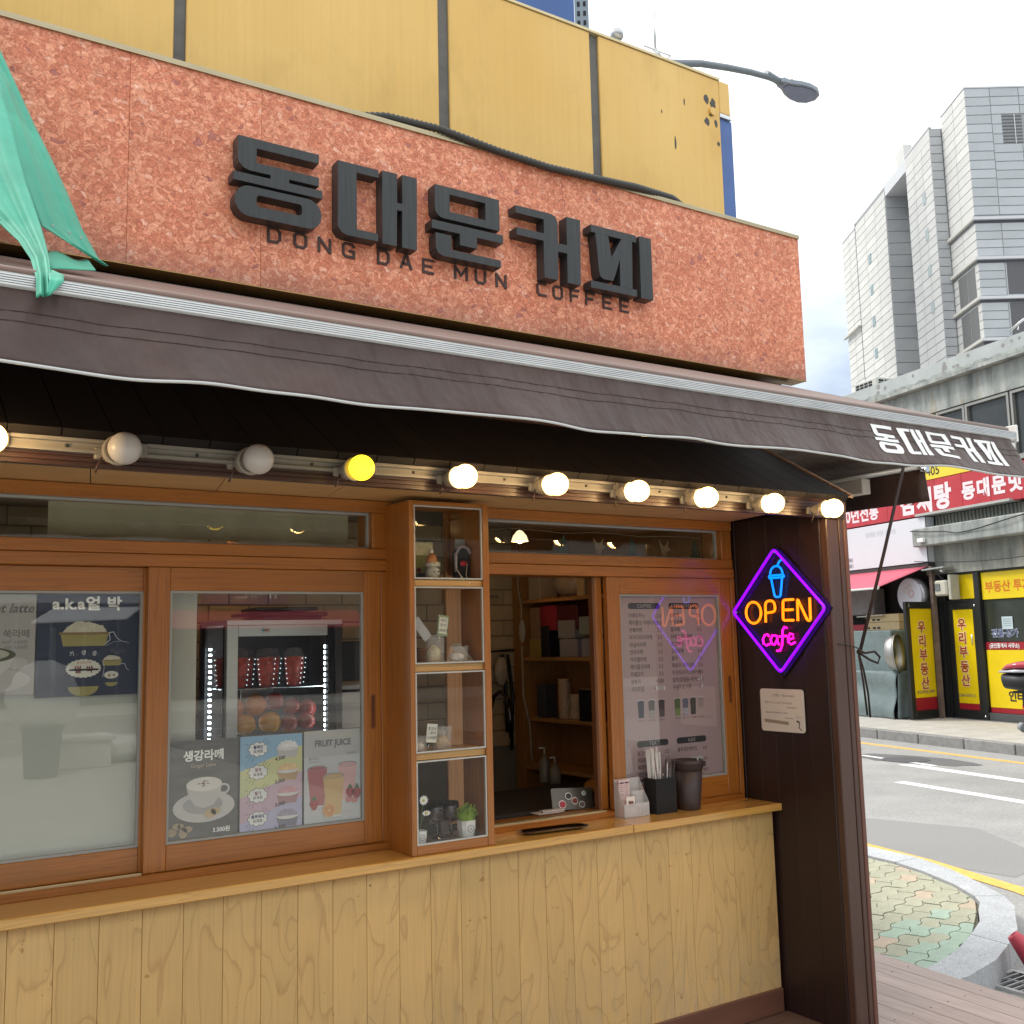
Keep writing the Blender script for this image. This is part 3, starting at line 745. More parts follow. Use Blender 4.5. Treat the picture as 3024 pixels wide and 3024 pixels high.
# wing wall planks (facing -X)
b0 = B(); box(b0, 3.506, 3.53, 3.366 + .001, 3.464, 0, 2.136, .001); k0 = part('plank', b0, DKZ, caf)
for i in range(1, 4): clone(k0, caf, (0, -.0965 * i, 0))
bx('plank', 3.506, 3.53, 3.466, 3.60, 0, 2.136, DKZ)
bx('wing_backing', 3.531, 3.60, 3.0, 3.6, 0, 2.16, M('backing_brown', (.02, .01, .008), .8), bev=0)
# corner post: two stepped members
bx('post_plank', 3.500, 3.534, 2.957, 3.075, 0, 2.136, DKZ, bev=.004)
bx('corner_post', 3.500, 3.575, 2.918, 2.955, 0, 2.093, PST, bev=.004)
bx('corner_trim', 3.577, 3.603, 2.915, 3.0, 0, 2.16, PST, bev=.003)
bx('corner_trim', 3.605, 3.628, 2.912, 2.93, 0, 2.17, M('red_brown_trim', (.16, .07, .05), .45), bev=.003)
bx('side_wall', 3.58, 3.62, 2.935, 6.0, 0, 2.16, DKZ, bev=0); bx('upper_side_wall', 3.58, 3.618, 3.36, 6.0, 2.161, 2.50, DKZ, bev=0)
# body of the kiosk behind: inner room
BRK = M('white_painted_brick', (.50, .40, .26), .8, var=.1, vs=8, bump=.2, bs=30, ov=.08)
rm = thing('inner_room', None, None, (1, 5, 0)); rm.parent = caf; rm.location = BASE[rm.name] - BASE[caf.name]; rm.matrix_parent_inverse = Matrix.Identity(4)
def rx(name, *a, m, **k):
    bm = B(); box(bm, *a); return part(name, bm, m, rm, **k)
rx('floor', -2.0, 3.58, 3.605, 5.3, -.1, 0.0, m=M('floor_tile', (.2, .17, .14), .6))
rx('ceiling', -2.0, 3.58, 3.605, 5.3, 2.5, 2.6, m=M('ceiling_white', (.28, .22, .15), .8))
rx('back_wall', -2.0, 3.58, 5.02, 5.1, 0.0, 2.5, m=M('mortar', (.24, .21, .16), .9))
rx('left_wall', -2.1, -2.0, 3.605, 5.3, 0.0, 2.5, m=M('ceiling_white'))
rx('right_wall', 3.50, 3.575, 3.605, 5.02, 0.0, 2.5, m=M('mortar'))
rx('roof', -2.1, 3.575, 3.49, 5.4, 2.62, 2.70, m=DKX)
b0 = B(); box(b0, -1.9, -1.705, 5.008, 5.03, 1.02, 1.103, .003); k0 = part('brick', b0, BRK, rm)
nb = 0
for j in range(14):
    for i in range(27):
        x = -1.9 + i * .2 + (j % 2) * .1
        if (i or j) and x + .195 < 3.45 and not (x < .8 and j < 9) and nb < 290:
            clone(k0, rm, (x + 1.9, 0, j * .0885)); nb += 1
# front walls of the room beside the windows (below sill)
rx('stub_wall', -2.0, 3.49, 3.58, 3.60, 0.0, .872, m=AMX)

# pin heads along the plank tops and feet, dents and a small hole
b0 = B()
for i in range(-12, 25):
    for z in (.16, .5, .79):
        if random.random() < .5: lathe(b0, [(.0016, 0), (.0016, -.0006)], (.497 + .1222 * i + random.uniform(-.04, .04), 3.3032, z + random.uniform(-.02, .02)), 6, 'Y')
part('pin_heads', b0, M('pin_brown', (.22, .13, .06), .6), caf, kind='stuff')
bm = B(); lathe(bm, [(.003, 0), (.003, -.0006)], (1.548, 3.3031, .795), 8, 'Y'); part('small_hole', bm, BLKM, caf)
# ============================================================ YELLOW UPPER BUILDING
up = thing('yellow_building', 'yellow panelled upper storey with dark joints rising behind the signboard', 'building', (1, 4.5, 0))
def ub(name, *a, m, bev=0, **k):
    bm = B(); box(bm, *a, bev); return part(name, bm, m, up, **k)
js = [-1.8, .917, 2.00, 2.80, 3.592]
wds = [.016, .022, .026, .026, 0]
for i in range(4):
    x0 = js[i] + wds[i]; x1 = js[i + 1] - wds[i + 1] + (.0 if i < 3 else 0)
    ub('wall_panel', x0, x1, 3.50, 3.53, 3.40, 4.392 if i else 4.392, m=YEL, bev=.004)
for i in range(1, 4): ub('joint_strip', js[i] - wds[i] - .002, js[i] + wds[i] + .002, 3.512, 3.54, 3.38, 4.385, m=M('joint_grey', (.12, .115, .105), .6, var=.25, vs=14))
ub('top_flashing', -1.8, 3.595, 3.494, 3.56, 4.393, 4.405, m=M('pale_flashing', (.62, .52, .3), .4, .3))
BLU = M('blue_cladding', (.07, .14, .36), .5, var=.12, vs=5)
ub('blue_return', 3.597, 3.685, 3.515, 3.60, 3.40, 4.20, m=BLU)
ub('corner_cap', 3.597, 3.672, 3.505, 3.60, 4.225, 4.40, m=YEL, bev=.004)
ub('corner_flashing', 3.594, 3.676, 3.503, 3.605, 4.203, 4.222, m=ALU)
ub('wall_core', -1.8, 3.59, 3.54, 6.0, 2.76, 4.38, m=M('core_grey', (.2, .2, .2), .8))
random.seed(3)
# torn patches near the top right corner and the stains where brackets pass through
def blob(bm, cx, cz, rx_, rz_, y, seed):
    rnd = random.Random(seed); flat(bm, [(cx + rx_ * (.7 + .5 * rnd.random()) * math.cos(a * .628), cz + rz_ * (.7 + .5 * rnd.random()) * math.sin(a * .628)) for a in range(10)], y)
bm = B()
for k, (x, z, a, c) in enumerate(((3.50, 4.27, .016, .026), (3.545, 4.255, .02, .03), (3.525, 4.19, .012, .006), (3.50, 4.15, .018, .022), (3.56, 4.155, .012, .02), (3.35, 4.21, .004, .02), (3.28, 3.98, .006, .035), (3.57, 4.05, .012, .012), (3.20, 4.12, .004, .012))): blob(bm, x, z, a, c, 3.499, k)
part('torn_patch', bm, M('torn_grey', (.09, .09, .085), .8), up, kind='stuff')
bm = B(); lathe(bm, [(.02, 0), (.02, -.012)], (3.535, 3.50, 4.21), 14, 'Y'); part('vent_cap', bm, YEL, up)
for x, z, r_ in ((.585, 3.47, .085), (1.985, 3.47, .06)):
    bm = B(); rnd = random.Random(int(x * 10)); pts = [(x + r_ * (1 + .12 * rnd.random()) * math.cos(R(a)), 3.42 + (z - 3.42) * 2.1 * (1 + .1 * rnd.random()) * math.sin(R(a))) for a in range(0, 181, 12)]
    flat(bm, pts, 3.498); part('grime_patch', bm, M('grime', (.17, .155, .14), .9, var=.3, vs=40), up)
    bm = B()
    for k in range(9):
        a0 = rnd.uniform(0, 3.1); tube(bm, [(x + r_ * .8 * math.cos(a0 + t * .35) * (.6 + .1 * k % .4), 3.47 - .01 * t, 3.43 + .07 * abs(math.sin(a0 + t * .4))) for t in range(5)], .006, 5)
    part('cable_tangle', bm, M('cable_grey', (.10, .095, .09), .7, var=.4, vs=60), up)

# items on the wall top
bm = B(); sph(bm, (3.04, 3.62, 4.53), .034, 24, 16); bb = thing('mirror_ball', 'small round silver ball on a stub above the yellow wall', 'ball', (3.04, 3.62, 4.40)); part('ball', bm, M('dull_silver', (.45, .46, .47), .25, .8, var=.2, vs=12), bb)
bm = B(); tube(bm, [(3.04, 3.62, 4.38), (3.04, 3.62, 4.5)], .007, 8); part('stub', bm, ALU, bb)
an = thing('antenna_mast', 'thin radio mast with lattice foot behind the yellow wall', 'antenna', (6.4, 7.05, 0))
bm = B(); tube(bm, [(6.4, 7.05, 0), (6.4, 7.05, 7.3)], .03, 6); part('pole', bm, ALU, an)
bm = B(); tube(bm, [(6.4, 7.05, 7.3), (6.4, 7.05, 7.85)], .008, 6); tube(bm, [(6.4, 7.05, 7.3), (6.4, 7.05, 7.75)], .012, 6); part('whip', bm, ALU, an)
bm = B()
for a, c in (((6.25, 7.05, 7.3), (6.6, 7.05, 7.3)), ((6.25, 7.05, 7.15), (6.6, 7.05, 7.15)), ((6.25, 7.05, 7.32), (6.25, 7.05, 7.1)), ((6.6, 7.05, 7.34), (6.6, 7.05, 7.1)), ((6.42, 7.05, 7.15), (6.6, 7.05, 7.3)), ((6.42, 7.05, 7.3), (6.6, 7.05, 7.15))): tube(bm, [a, c], .009, 5)
part('lattice', bm, WHT, an)

# ============================================================ SIGNBOARD
sg = thing('shop_signboard', 'salmon chip signboard with black raised Korean lettering above the awning', 'sign', (1.6, 3.3, 2.75))
xs_ = [-1.75, -.55, .665, 1.08, 2.295, 3.645]
for xa, xb in zip(xs_, xs_[1:]): bm = B(); box(bm, xa + .0004, xb - .0004, 3.10, 3.19, 2.752, 3.430, .0008); part('sign_panel', bm, TERR, sg)
bm = B(); box(bm, -1.75, 3.648, 3.094, 3.20, 3.431, 3.443, .001); box(bm, -1.75, 3.646, 3.092, 3.0985, 3.424, 3.4305); part('top_trim', bm, M('gold_trim', (.40, .34, .22), .3, .7, var=.1, vs=20, stretch=(.2, 1, 1)), sg)
bm = B(); box(bm, -1.75, 3.644, 3.0985, 3.19, 2.7485, 2.7515); part('bottom_trim', bm, M('bronze_trim', (.42, .26, .10), .4, .5), sg)
bm = B(); box(bm, -1.75, 3.62, 3.20, 3.49, 2.76, 3.41); part('sign_box', bm, M('box_brown', (.06, .04, .03), .7), sg)
# rubble and dust on the sign's top edge
bm = B(); rnd = random.Random(5)
for k in range(70):
    x = rnd.uniform(3.12, 3.62) if k < 60 else rnd.uniform(.2, .7)
    y = rnd.uniform(3.12, 3.3); r_ = rnd.uniform(.004, .014); sph(bm, (x, y, 3.444 + r_ * .4), r_, 6, 4, (1.8, 1, .7))
gridm(bm, lambda u, v: (3.05 + .58 * u, 3.12 + .25 * v, 3.446 + .022 * math.sin(u * 3.1) * math.sin(v * 3.1) + .004 * math.sin(37 * u)), 20, 6)
single('rubble', bm, CONC, 'loose grey rubble and grit lying on the signboard top at its right end', 'rubble')['kind'] = 'stuff'
LM = M('charcoal_letter_face', (.032, .036, .038), .38, var=.35, vs=4, stretch=(26, 1, 1.2))
RR = 4
LET = {
 '동': [('p', [(.985, 3.22), (1.258, 3.22), (1.258, 3.189), (1.046, 3.189), (1.046, 3.140), (1.258, 3.140), (1.258, 3.110), (1.155, 3.110), (1.155, 3.097), (1.270, 3.097), (1.270, 3.069), (.971, 3.069), (.971, 3.097), (1.093, 3.097), (1.093, 3.110), (1.022, 3.110), (1.003, 3.116), (.990, 3.130), (.985, 3.146)]),
       ('r', rrect(.977, 1.267, 2.957, 3.058, .048, 5), rrect(1.047, 1.2, 2.995, 3.033, .012, 5))],
 '대': [('p', [(1.325, 3.219), (1.475, 3.219), (1.475, 3.191), (1.394, 3.191), (1.394, 2.990), (1.472, 2.990), (1.472, 2.963), (1.357, 2.963), (1.338, 2.970), (1.325, 2.988)]),
       ('p', [(1.490, 3.222), (1.546, 3.222), (1.546, 3.117), (1.566, 3.117), (1.566, 3.224), (1.624, 3.224), (1.621, 2.960), (1.564, 2.960), (1.565, 3.091), (1.545, 3.091), (1.543, 2.960), (1.489, 2.960)])],
 '문': [('r', rrect(1.695, 1.965, 3.101, 3.221, 0, 5, (.001, .001, .034, .001)), rrect(1.755, 1.905, 3.130, 3.195, 0, 5, (.001, .001, .001, .001))),
       ('p', [(1.681, 3.087), (1.979, 3.087), (1.979, 3.056), (1.866, 3.056), (1.866, 3.014), (1.795, 3.014), (1.795, 3.056), (1.681, 3.056)]),
       ('p', [(1.696, 3.042), (1.760, 3.042), (1.760, 2.989), (1.967, 2.989), (1.967, 2.961), (1.725, 2.961), (1.706, 2.968), (1.696, 2.986)])],
 '커': [('p', [(2.037, 3.218), (2.198, 3.218), (2.219, 3.211), (2.229, 3.192), (2.229, 3.107), (2.272, 3.107), (2.272, 3.222), (2.338, 3.222), (2.332, 2.958), (2.269, 2.958), (2.271, 3.074), (2.228, 3.074), (2.224, 2.960), (2.162, 2.960), (2.162, 3.104), (2.040, 3.104), (2.040, 3.133), (2.165, 3.133), (2.165, 3.189), (2.037, 3.189)])],
 '피': [('p', [(2.389, 3.216), (2.618, 3.216), (2.617, 3.1865), (2.389, 3.1865)]),
       ('p', [(2.411, 3.186), (2.475, 3.186), (2.488, 3.100), (2.504, 3.03), (2.492, 3.004), (2.444, 3.004), (2.430, 3.012), (2.424, 3.03)]),
       ('p', [(2.541, 3.186), (2.597, 3.186), (2.590, 2.9885), (2.528, 2.9885), (2.530, 3.10), (2.5045, 3.03), (2.4885, 3.100)]),
       ('p', [(2.382, 2.988), (2.613, 2.988), (2.612, 2.960), (2.382, 2.960)]),
       ('p', [(2.635, 3.218), (2.697, 3.218), (2.697, 2.959), (2.634, 2.959)])]}
for ch, shp in LET.items():
    bm = B()
    for s_ in shp:
        if s_[0] == 'p': prism(bm, s_[1], 3.048, 3.099)
        else: ring(bm, s_[1], s_[2], 3.048, 3.099)
    part('raised_letter', bm, LM, sg, label='black raised syllable ' + ch)
# small latin line: D O N G  D A E  M U N  C O F F E E, spaced wide
x = None
pos = [('D', 1.10), ('O', 1.19), ('N', 1.275), ('G', 1.362), ('D', 1.492), ('A', 1.58), ('E', 1.668), ('M', 1.798), ('U', 1.885), ('N', 1.975), ('C', 2.158), ('O', 2.233), ('F', 2.315), ('F', 2.39), ('E', 2.475), ('E', 2.562)]
LAT = {
 'D': [[(0, 0), (0, 1), (.75, 1), (1, .75), (1, .25), (.75, 0), (0, 0)]], 'O': [[(.2, 0), (0, .2), (0, .8), (.2, 1), (.8, 1), (1, .8), (1, .2), (.8, 0), (.2, 0)]],
 'N': [[(0, 0), (0, 1), (1, 0), (1, 1)]], 'G': [[(1, .8), (.8, 1), (.2, 1), (0, .8), (0, .2), (.2, 0), (1, 0), (1, .45), (.6, .45)]], 'A': [[(0, 0), (.42, 1), (.58, 1), (1, 0)], [(.2, .35), (.8, .35)]],
 'E': [[(1, 1), (0, 1), (0, 0), (1, 0)], [(0, .5), (.85, .5)]], 'M': [[(0, 0), (0, 1), (.5, .3), (1, 1), (1, 0)]], 'U': [[(0, 1), (0, .2), (.2, 0), (.8, 0), (1, .2), (1, 1)]],
 'C': [[(1, 1), (.2, 1), (0, .8), (0, .2), (.2, 0), (1, 0)]], 'F': [[(1, 1), (0, 1), (0, 0)], [(0, .5), (.8, .5)]]}
def stroke(bm, pts, wd, y0, y1):
    for a, c in zip(pts, pts[1:]):
        a = Vector(a); c = Vector(c); d = (c - a)
        if d.length < 1e-6: continue
        d.normalize(); n = Vector((-d.y, d.x)) * wd / 2; a = a - d * wd * .35; c = c + d * wd * .35
        y0 += .00007
        prism(bm, [tuple(a - n), tuple(c - n), tuple(c + n), tuple(a + n)], y0, y1)
for ch, x in pos:
    bm = B(); w_, h_ = (.043, .046)
    if ch == 'M': w_ = .052
    for s_ in LAT[ch]: stroke(bm, [(x + .004 + a * (w_ - .004), 2.909 + c * h_) for a, c in s_], .0088, 3.0955, 3.1005)
    part('small_letter', bm, M('brown_black_letter', (.06, .035, .03), .6), sg, label='small flat letter ' + ch)
# faint ghost mark under the C
bm = B()
for k in range(4): stroke(bm, [(2.226 + k * .008, 2.865), (2.226 + k * .008, 2.878)], .002, 3.0985, 3.1005)
stroke(bm, [(2.222, 2.856), (2.23, 2.85), (2.245, 2.85), (2.254, 2.856)], .003, 3.0985, 3.1005)
part('faint_mark', bm, M('faint_red', (.38, .14, .09), .6), sg)

# corrugated hose lying along the sign top
pts = []
key = [(1.16, 3.30, 3.452), (1.34, 3.22, 3.462), (1.54, 3.12, 3.466), (1.75, 3.09, 3.458), (1.98, 3.082, 3.432), (2.22, 3.08, 3.422), (2.46, 3.08, 3.432), (2.66, 3.085, 3.447), (2.88, 3.11, 3.458), (3.06, 3.19, 3.462), (3.2, 3.3, 3.46)]
for a, c in zip(key, key[1:]):
    for t in range(24): pts.append(Vector(a).lerp(Vector(c), t / 24))
rad = [.0135 + (.0024 if i % 2 else -.0016) for i in range(len(pts))]
bm = B(); tube(bm, pts, rad, 9); single('corrugated_hose', bm, M('black_conduit', (.045, .045, .042), .5, var=.2), 'dark corrugated cable hose draped along the top of the salmon signboard', 'hose')
pts = [(.45, 3.3, 3.46), (.62, 3.2, 3.46), (.85, 3.15, 3.452), (1.1, 3.13, 3.452), (1.3, 3.13, 3.453), (1.6, 3.16, 3.452)]
bm = B(); tube(bm, pts, .006, 6); single('thin_cable', bm, M('cable_grey'), 'thin grey cable lying left of the hose on the signboard top', 'cable')

# ============================================================ FRONT AWNING
aw = thing('front_awning', 'brown retractable awning with ribbed aluminium front bar and white piped valance', 'awning', (1.7, 2.6, 2.3))
AX0, AX1 = -1.75, 3.56
def sag(u, v): return .012 * math.sin(math.pi * v) * math.sin(u * 9) * .5
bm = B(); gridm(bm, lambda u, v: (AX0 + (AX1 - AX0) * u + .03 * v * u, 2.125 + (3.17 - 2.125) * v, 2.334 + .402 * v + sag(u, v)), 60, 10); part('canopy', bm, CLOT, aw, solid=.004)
bm = B(); tube(bm, [(AX0, 2.118, 2.332), (AX1, 2.118, 2.332)], .0095, 10); part('cloth_roll', bm, CLOT, aw)
# front bar, ribbed profile
prf = [(2.098, 2.289), (2.092, 2.294)]
for k in range(5):
    z = 2.296 + k * .0048; prf += [(2.090, z), (2.090, z + .0030), (2.0935, z + .0035), (2.0935, z + .0045)]
prf += [(2.092, 2.321), (2.115, 2.322), (2.13, 2.31), (2.13, 2.289)]
bm = B(); prism(bm, prf, AX0, AX1 + .015, 'yz'); part('front_bar', bm, M('ribbed_aluminium', (.66, .67, .67), .38, .55, var=.12, vs=30, stretch=(.4, 1, 2)), aw)
bm = B(); box(bm, AX1 + .016, AX1 + .026, 2.088, 2.135, 2.284, 2.348, .003); part('end_cap', bm, WHT, aw)
for z in (2.30, 2.335):
    bm = B(); lathe(bm, [(.008, 0), (.008, .012), (.004, .014)], (AX1 + .026, 2.105, z), 10, 'X'); part('end_bolt', bm, CHR, aw)
bm = B(); box(bm, AX1 - .03, AX1 + .02, 2.10, 2.17, 2.262, 2.283, .003); part('end_bracket', bm, WHT, aw)
def VAL(x, v):
    """hanging valance: x along, v 0 (top) to 1 (hem)"""
    t = (x - AX0) / (AX1 - AX0)
    wob = .007 * math.sin(x * 7.3 + .6) + .0045 * math.sin(x * 15.1 + 2) + .002 * math.sin(x * 29)
    flare = (.055 + .03 * t) * v ** 1.3
    y = 2.096 - flare + wob * v * v * 1.2 + .0030 * math.sin(x * 31 + v * 5) * (1 - v) * v * 4 + .0022 * math.sin(x * 67 + v * 9 + 3 * math.sin(x * 5)) * (1 - v) ** 2 * v * 6
    z = 2.291 - v * (.168 - .012 * t - .0022 * math.sin(x * 6.1 + 1.1) - .0036 * math.sin(x * 11.0) - .0012 * math.sin(x * 23.0 + 1))
    return Vector((x, y, z))
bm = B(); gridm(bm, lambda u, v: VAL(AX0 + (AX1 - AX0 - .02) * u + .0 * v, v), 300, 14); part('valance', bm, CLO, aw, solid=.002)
bm = B(); tube(bm, [VAL(AX0 + (AX1 - AX0 - .02) * i / 300, 1.0) for i in range(301)], .0034, 6); part('white_piping', bm, M('white_piping', (.50, .51, .50), .5), aw)
for vv in (.30, .44):
    bm = B(); tube(bm, [VAL(AX0 + (AX1 - AX0 - .02) * i / 200, vv) - Vector((0, .0018, 0)) for i in range(201)], .0007, 4); part('stitch_line', bm, M('stitch_brown', (.042, .024, .020), .7), aw)
# white lettering printed on the valance
def tov(p):
    x = 2.735 + (p[0] - .971) * (3.425 - 2.735) / (2.697 - .971); v = .13 + (3.222 - p[1]) / (3.222 - 2.957) * .62
    q = VAL(x + .0, v); return q + Vector((0, -.003, 0))
for ch, shp in LET.items():
    bm = B()
    for s_ in shp:
        if s_[0] == 'p':
            vv_ = [bm.verts.new((a, 0, c)) for a, c in s_[1]]
            for t_ in tess(s_[1]): bm.faces.new([vv_[k] for k in t_])
        else:
            O = [bm.verts.new((a, 0, c)) for a, c in s_[1]]; I = [bm.verts.new((a, 0, c)) for a, c in s_[2]]
            for i in range(len(O)): bm.faces.new((O[i], O[(i + 1) % len(O)], I[(i + 1) % len(O)], I[i]))
    bmesh.ops.triangulate(bm, faces=bm.faces[:]); bmesh.ops.subdivide_edges(bm, edges=bm.edges[:], cuts=3, use_grid_fill=True)
    for v in bm.verts: v.co = tov((v.co.x, v.co.z))
    part('printed_letter', bm, M('white_vinyl', (.80, .80, .79), .5, var=.05, vs=30), aw, label='white printed syllable ' + ch)
# folding arms underneath
for x in (.2, 2.9):
    bm = B(); tube(bm, [(x, 3.15, 2.62), (x + .45, 2.62, 2.45), (x + .1, 2.13, 2.31)], .018, 8); part('folding_arm', bm, M('arm_dark', (.08, .06, .055), .5, .3), aw)
bm = B(); box(bm, AX0, AX1 + .02, 3.12, 3.30, 2.62, 2.715, .01); part('cassette', bm, M('arm_dark'), aw)

# side awning on the right of the kiosk, seen from below
sa_ = thing('side_awning', 'brown side awning sloping off the right end of the kiosk', 'awning', (3.9, 4.4, 2.3))
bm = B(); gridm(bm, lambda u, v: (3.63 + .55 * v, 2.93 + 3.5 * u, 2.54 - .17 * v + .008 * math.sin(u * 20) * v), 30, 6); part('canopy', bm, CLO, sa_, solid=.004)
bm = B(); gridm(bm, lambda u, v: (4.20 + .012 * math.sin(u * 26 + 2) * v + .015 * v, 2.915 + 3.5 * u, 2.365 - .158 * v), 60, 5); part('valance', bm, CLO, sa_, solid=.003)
bm = B(); tube(bm, [(4.185, 2.93, 2.372), (4.185, 6.4, 2.372)], .018, 10); part('front_bar', bm, ALU, sa_)
bm = B(); lathe(bm, [(.024, 0), (.024, .02), (.012, .022)], (4.185, 2.905, 2.372), 14, 'Y'); lathe(bm, [(.014, 0), (.014, .03)], (4.185, 2.885, 2.35), 10, 'Y'); part('end_cap', bm, CHR, sa_)
bm = B(); box(bm, 4.04, 4.10, 3.14, 6.0, 2.262, 2.335, .004); part('pale_beam', bm, M('cream_metal', (.55, .50, .44), .5), sa_)
# rope from the side awning tied to the post
bm = B(); tube(bm, [(4.07, 2.93, 2.36), (3.85, 2.90, 1.96), (3.642, 2.898, 1.53)], .0075, 7); rp = single('tie_rope', bm, M('dark_rope', (.03, .018, .017), .8), 'dark rope running down from the side awning and knotted on the post', 'rope')
bm = B()
lp = [(3.642, 2.898, 1.53), (3.66, 2.89, 1.52), (3.72, 2.885, 1.525), (3.752, 2.885, 1.50), (3.735, 2.885, 1.475), (3.69, 2.888, 1.49), (3.645, 2.896, 1.515)]
tube(bm, lp, .005, 6); tube(bm, [(3.64, 2.905, 1.52), (3.655, 2.897, 1.45), (3.672, 2.895, 1.35), (3.676, 2.895, 1.25)], .0045, 6); tube(bm, [(3.64, 2.905, 1.51), (3.648, 2.897, 1.40), (3.658, 2.895, 1.26)], .0045, 6)
sph(bm, (3.642, 2.900, 1.525), .014, 8, 6)
single('rope_knot', bm, M('dark_rope'), 'rope knot with a loop and two loose ends on the post edge', 'rope')
bm = B(); tube(bm, [(3.50, 3.04, 1.60), (3.498, 3.0, 1.585), (3.498, 2.95, 1.566), (3.53, 2.91, 1.56), (3.60, 2.908, 1.553), (3.64, 2.905, 1.54)], .0022, 5); single('sign_cable', bm, BLK, 'thin black cable running from the neon sign to the post edge', 'cable')

# ============================================================ GREEN TARPAULIN (top left)
def loftp(L_, R_, nu, nv, fn=None, rip=.006, fr=9):
    def P(Ls, t):
        t *= len(Ls) - 1; i = min(int(t), len(Ls) - 2); f = t - i; f = f * f * (3 - 2 * f) * .4 + f * .6
        return Vector(Ls[i]).lerp(Vector(Ls[i + 1]), f)
    bm = B()
    def g(u, v):
        a, c = P(L_, v), P(R_, v); p = a.lerp(c, u)
        return p + Vector((0, rip * math.sin(u * fr + v * 2) + rip * .5 * math.sin(u * fr * 2.3 + v * 5), 0))
    return gridm(bm, g, nu, nv)
tp = thing('green_tarpaulin', 'green tarpaulin hanging over the awning bar at the far left', 'tarpaulin', (.2, 2.4, 2.3))
def yp(x, z, y0, y1):  # move a point measured on the plane y0 along the sight line to y1, a place in space
    k = y1 / y0; return (x * k, y1, 1.6 + (z - 1.6) * k)
RA = [(0.246, 3.020, 3.392), (0.294, 2.980, 3.251), (0.327, 2.940, 3.154), (0.373, 2.880, 3.013), (0.415, 2.830, 2.896), (0.446, 2.790, 2.800), (0.478, 2.750, 2.694), (0.515, 2.710, 2.603), (0.532, 2.680, 2.580)]
LA = [(0.197, 2.900, 3.201), (0.240, 2.860, 3.115), (0.280, 2.800, 3.045), (0.301, 2.740, 2.930), (0.317, 2.700, 2.834), (0.332, 2.660, 2.747), (0.365, 2.620, 2.632), (0.422, 2.620, 2.604), (0.519, 2.660, 2.573)]
RB = [(0.239, 2.850, 3.110), (0.276, 2.760, 3.024), (0.293, 2.660, 2.891), (0.303, 2.580, 2.779), (0.312, 2.500, 2.678), (0.328, 2.380, 2.540), (0.328, 2.280, 2.455), (0.321, 2.180, 2.389), (0.309, 2.080, 2.326), (0.307, 2.045, 2.274)]
LB = [(0.075, 2.750, 2.913), (0.106, 2.660, 2.810), (0.135, 2.560, 2.713), (0.170, 2.480, 2.623), (0.215, 2.420, 2.559), (0.248, 2.380, 2.527), (0.274, 2.280, 2.458), (0.286, 2.180, 2.386), (0.283, 2.080, 2.315), (0.280, 2.045, 2.264)]
part('back_flap', loftp(LA, RA, 20, 40, rip=.005, fr=11), TARP, tp, solid=.002)
part('front_fold', loftp(LB, RB, 24, 48, rip=.008, fr=12), TARP, tp, solid=.002)
part('unseen_left_sheet', loftp([(-3.2, p[1] - .2, p[2] + .1) for p in LB[:6]], LB[:6], 40, 20, rip=.02, fr=40), TARP, tp, solid=.002)  # unseen run of the tarp, added to shade the awning's left end
part('top_sheet', loftp([(-3.2, 3.05, 3.44), (-3.2, 2.55, 3.02)], [(0.246, 3.020, 3.392), (0.075, 2.750, 2.913)], 20, 6, rip=.01, fr=20), TARP, tp, solid=.002)
RC = [(0.315, 2.120, 2.347), (0.333, 2.090, 2.330), (0.329, 2.060, 2.307), (0.302, 2.040, 2.270)]
LC = [(0.309, 2.130, 2.354), (0.303, 2.070, 2.322), (0.302, 2.050, 2.303), (0.297, 2.040, 2.267)]
part('tail', loftp(LC, RC, 8, 12, rip=.002, fr=5), TARP, tp, solid=.002)
bm = B(); gridm(bm, lambda u, v: (.370 + .11 * u, 2.62 + .06 * u - .12 * v, 2.560 + .035 * u - .075 * v + .01 * math.sin(u * 6) * (1 - v)), 12, 6); part('under_fold', bm, TARP, tp, solid=.002)
for p in ((0.389, 2.624, 2.637), (0.428, 2.624, 2.627), (0.458, 2.644, 2.627)):
    bm = B(); lathe(bm, [(.0035, -.003), (.0035, -.0042), (.002, -.0042)], p, 12, 'Y'); part('eyelet', bm, M('eyelet_dull', (.35, .42, .38), .5, .4), tp)
bm = B(); tube(bm, [(.02, 3.05, 3.47), (.09, 3.08, 3.47), (.16, 3.12, 3.46), (.25, 3.3, 3.46)], .012, 8); part('tie_roll', bm, TARP, tp)
# ============================================================ BULB STRING
rl = thing('light_rail', 'pale metal channel rail carrying the row of bulbs under the awning', 'rail', (1.7, 2.89, 2.13))
RLM = M('pale_rail', (.27, .25, .215), .45, var=.08, vs=8)
for i in range(10):
    xa = .312 + (i - 1) * .345 + .03; xb = xa + (.262 if i < 9 else .02)
    bm = B(); prism(bm, [(2.900, 2.128), (2.882, 2.128), (2.882, 2.137), (2.895, 2.139), (2.895, 2.155), (2.882, 2.157), (2.882, 2.166), (2.900, 2.166)], xa, xb, 'yz'); part('rail_segment', bm, RLM, rl)
    bm = B(); box(bm, xb, xb + .083, 2.870, 2.900, 2.127, 2.164, .003); part('rail_joint', bm, M('rail_joint_grey', (.24, .22, .19), .5), rl)
    bm = B(); sph(bm, (xa + .14, 2.893, 2.147), .005, 8, 6); part('rail_screw', bm, DARKM, rl)
BON = bulbmat('warm_bulb_lit', (1.0, .52, .10), (1.0, .66, .30), 60); BYL = emis('yellow_bulb_lit', (1.0, .66, .02), 2.0); BOFF = M('unlit_opal_bulb', (.58, .55, .52), .35, var=.04)
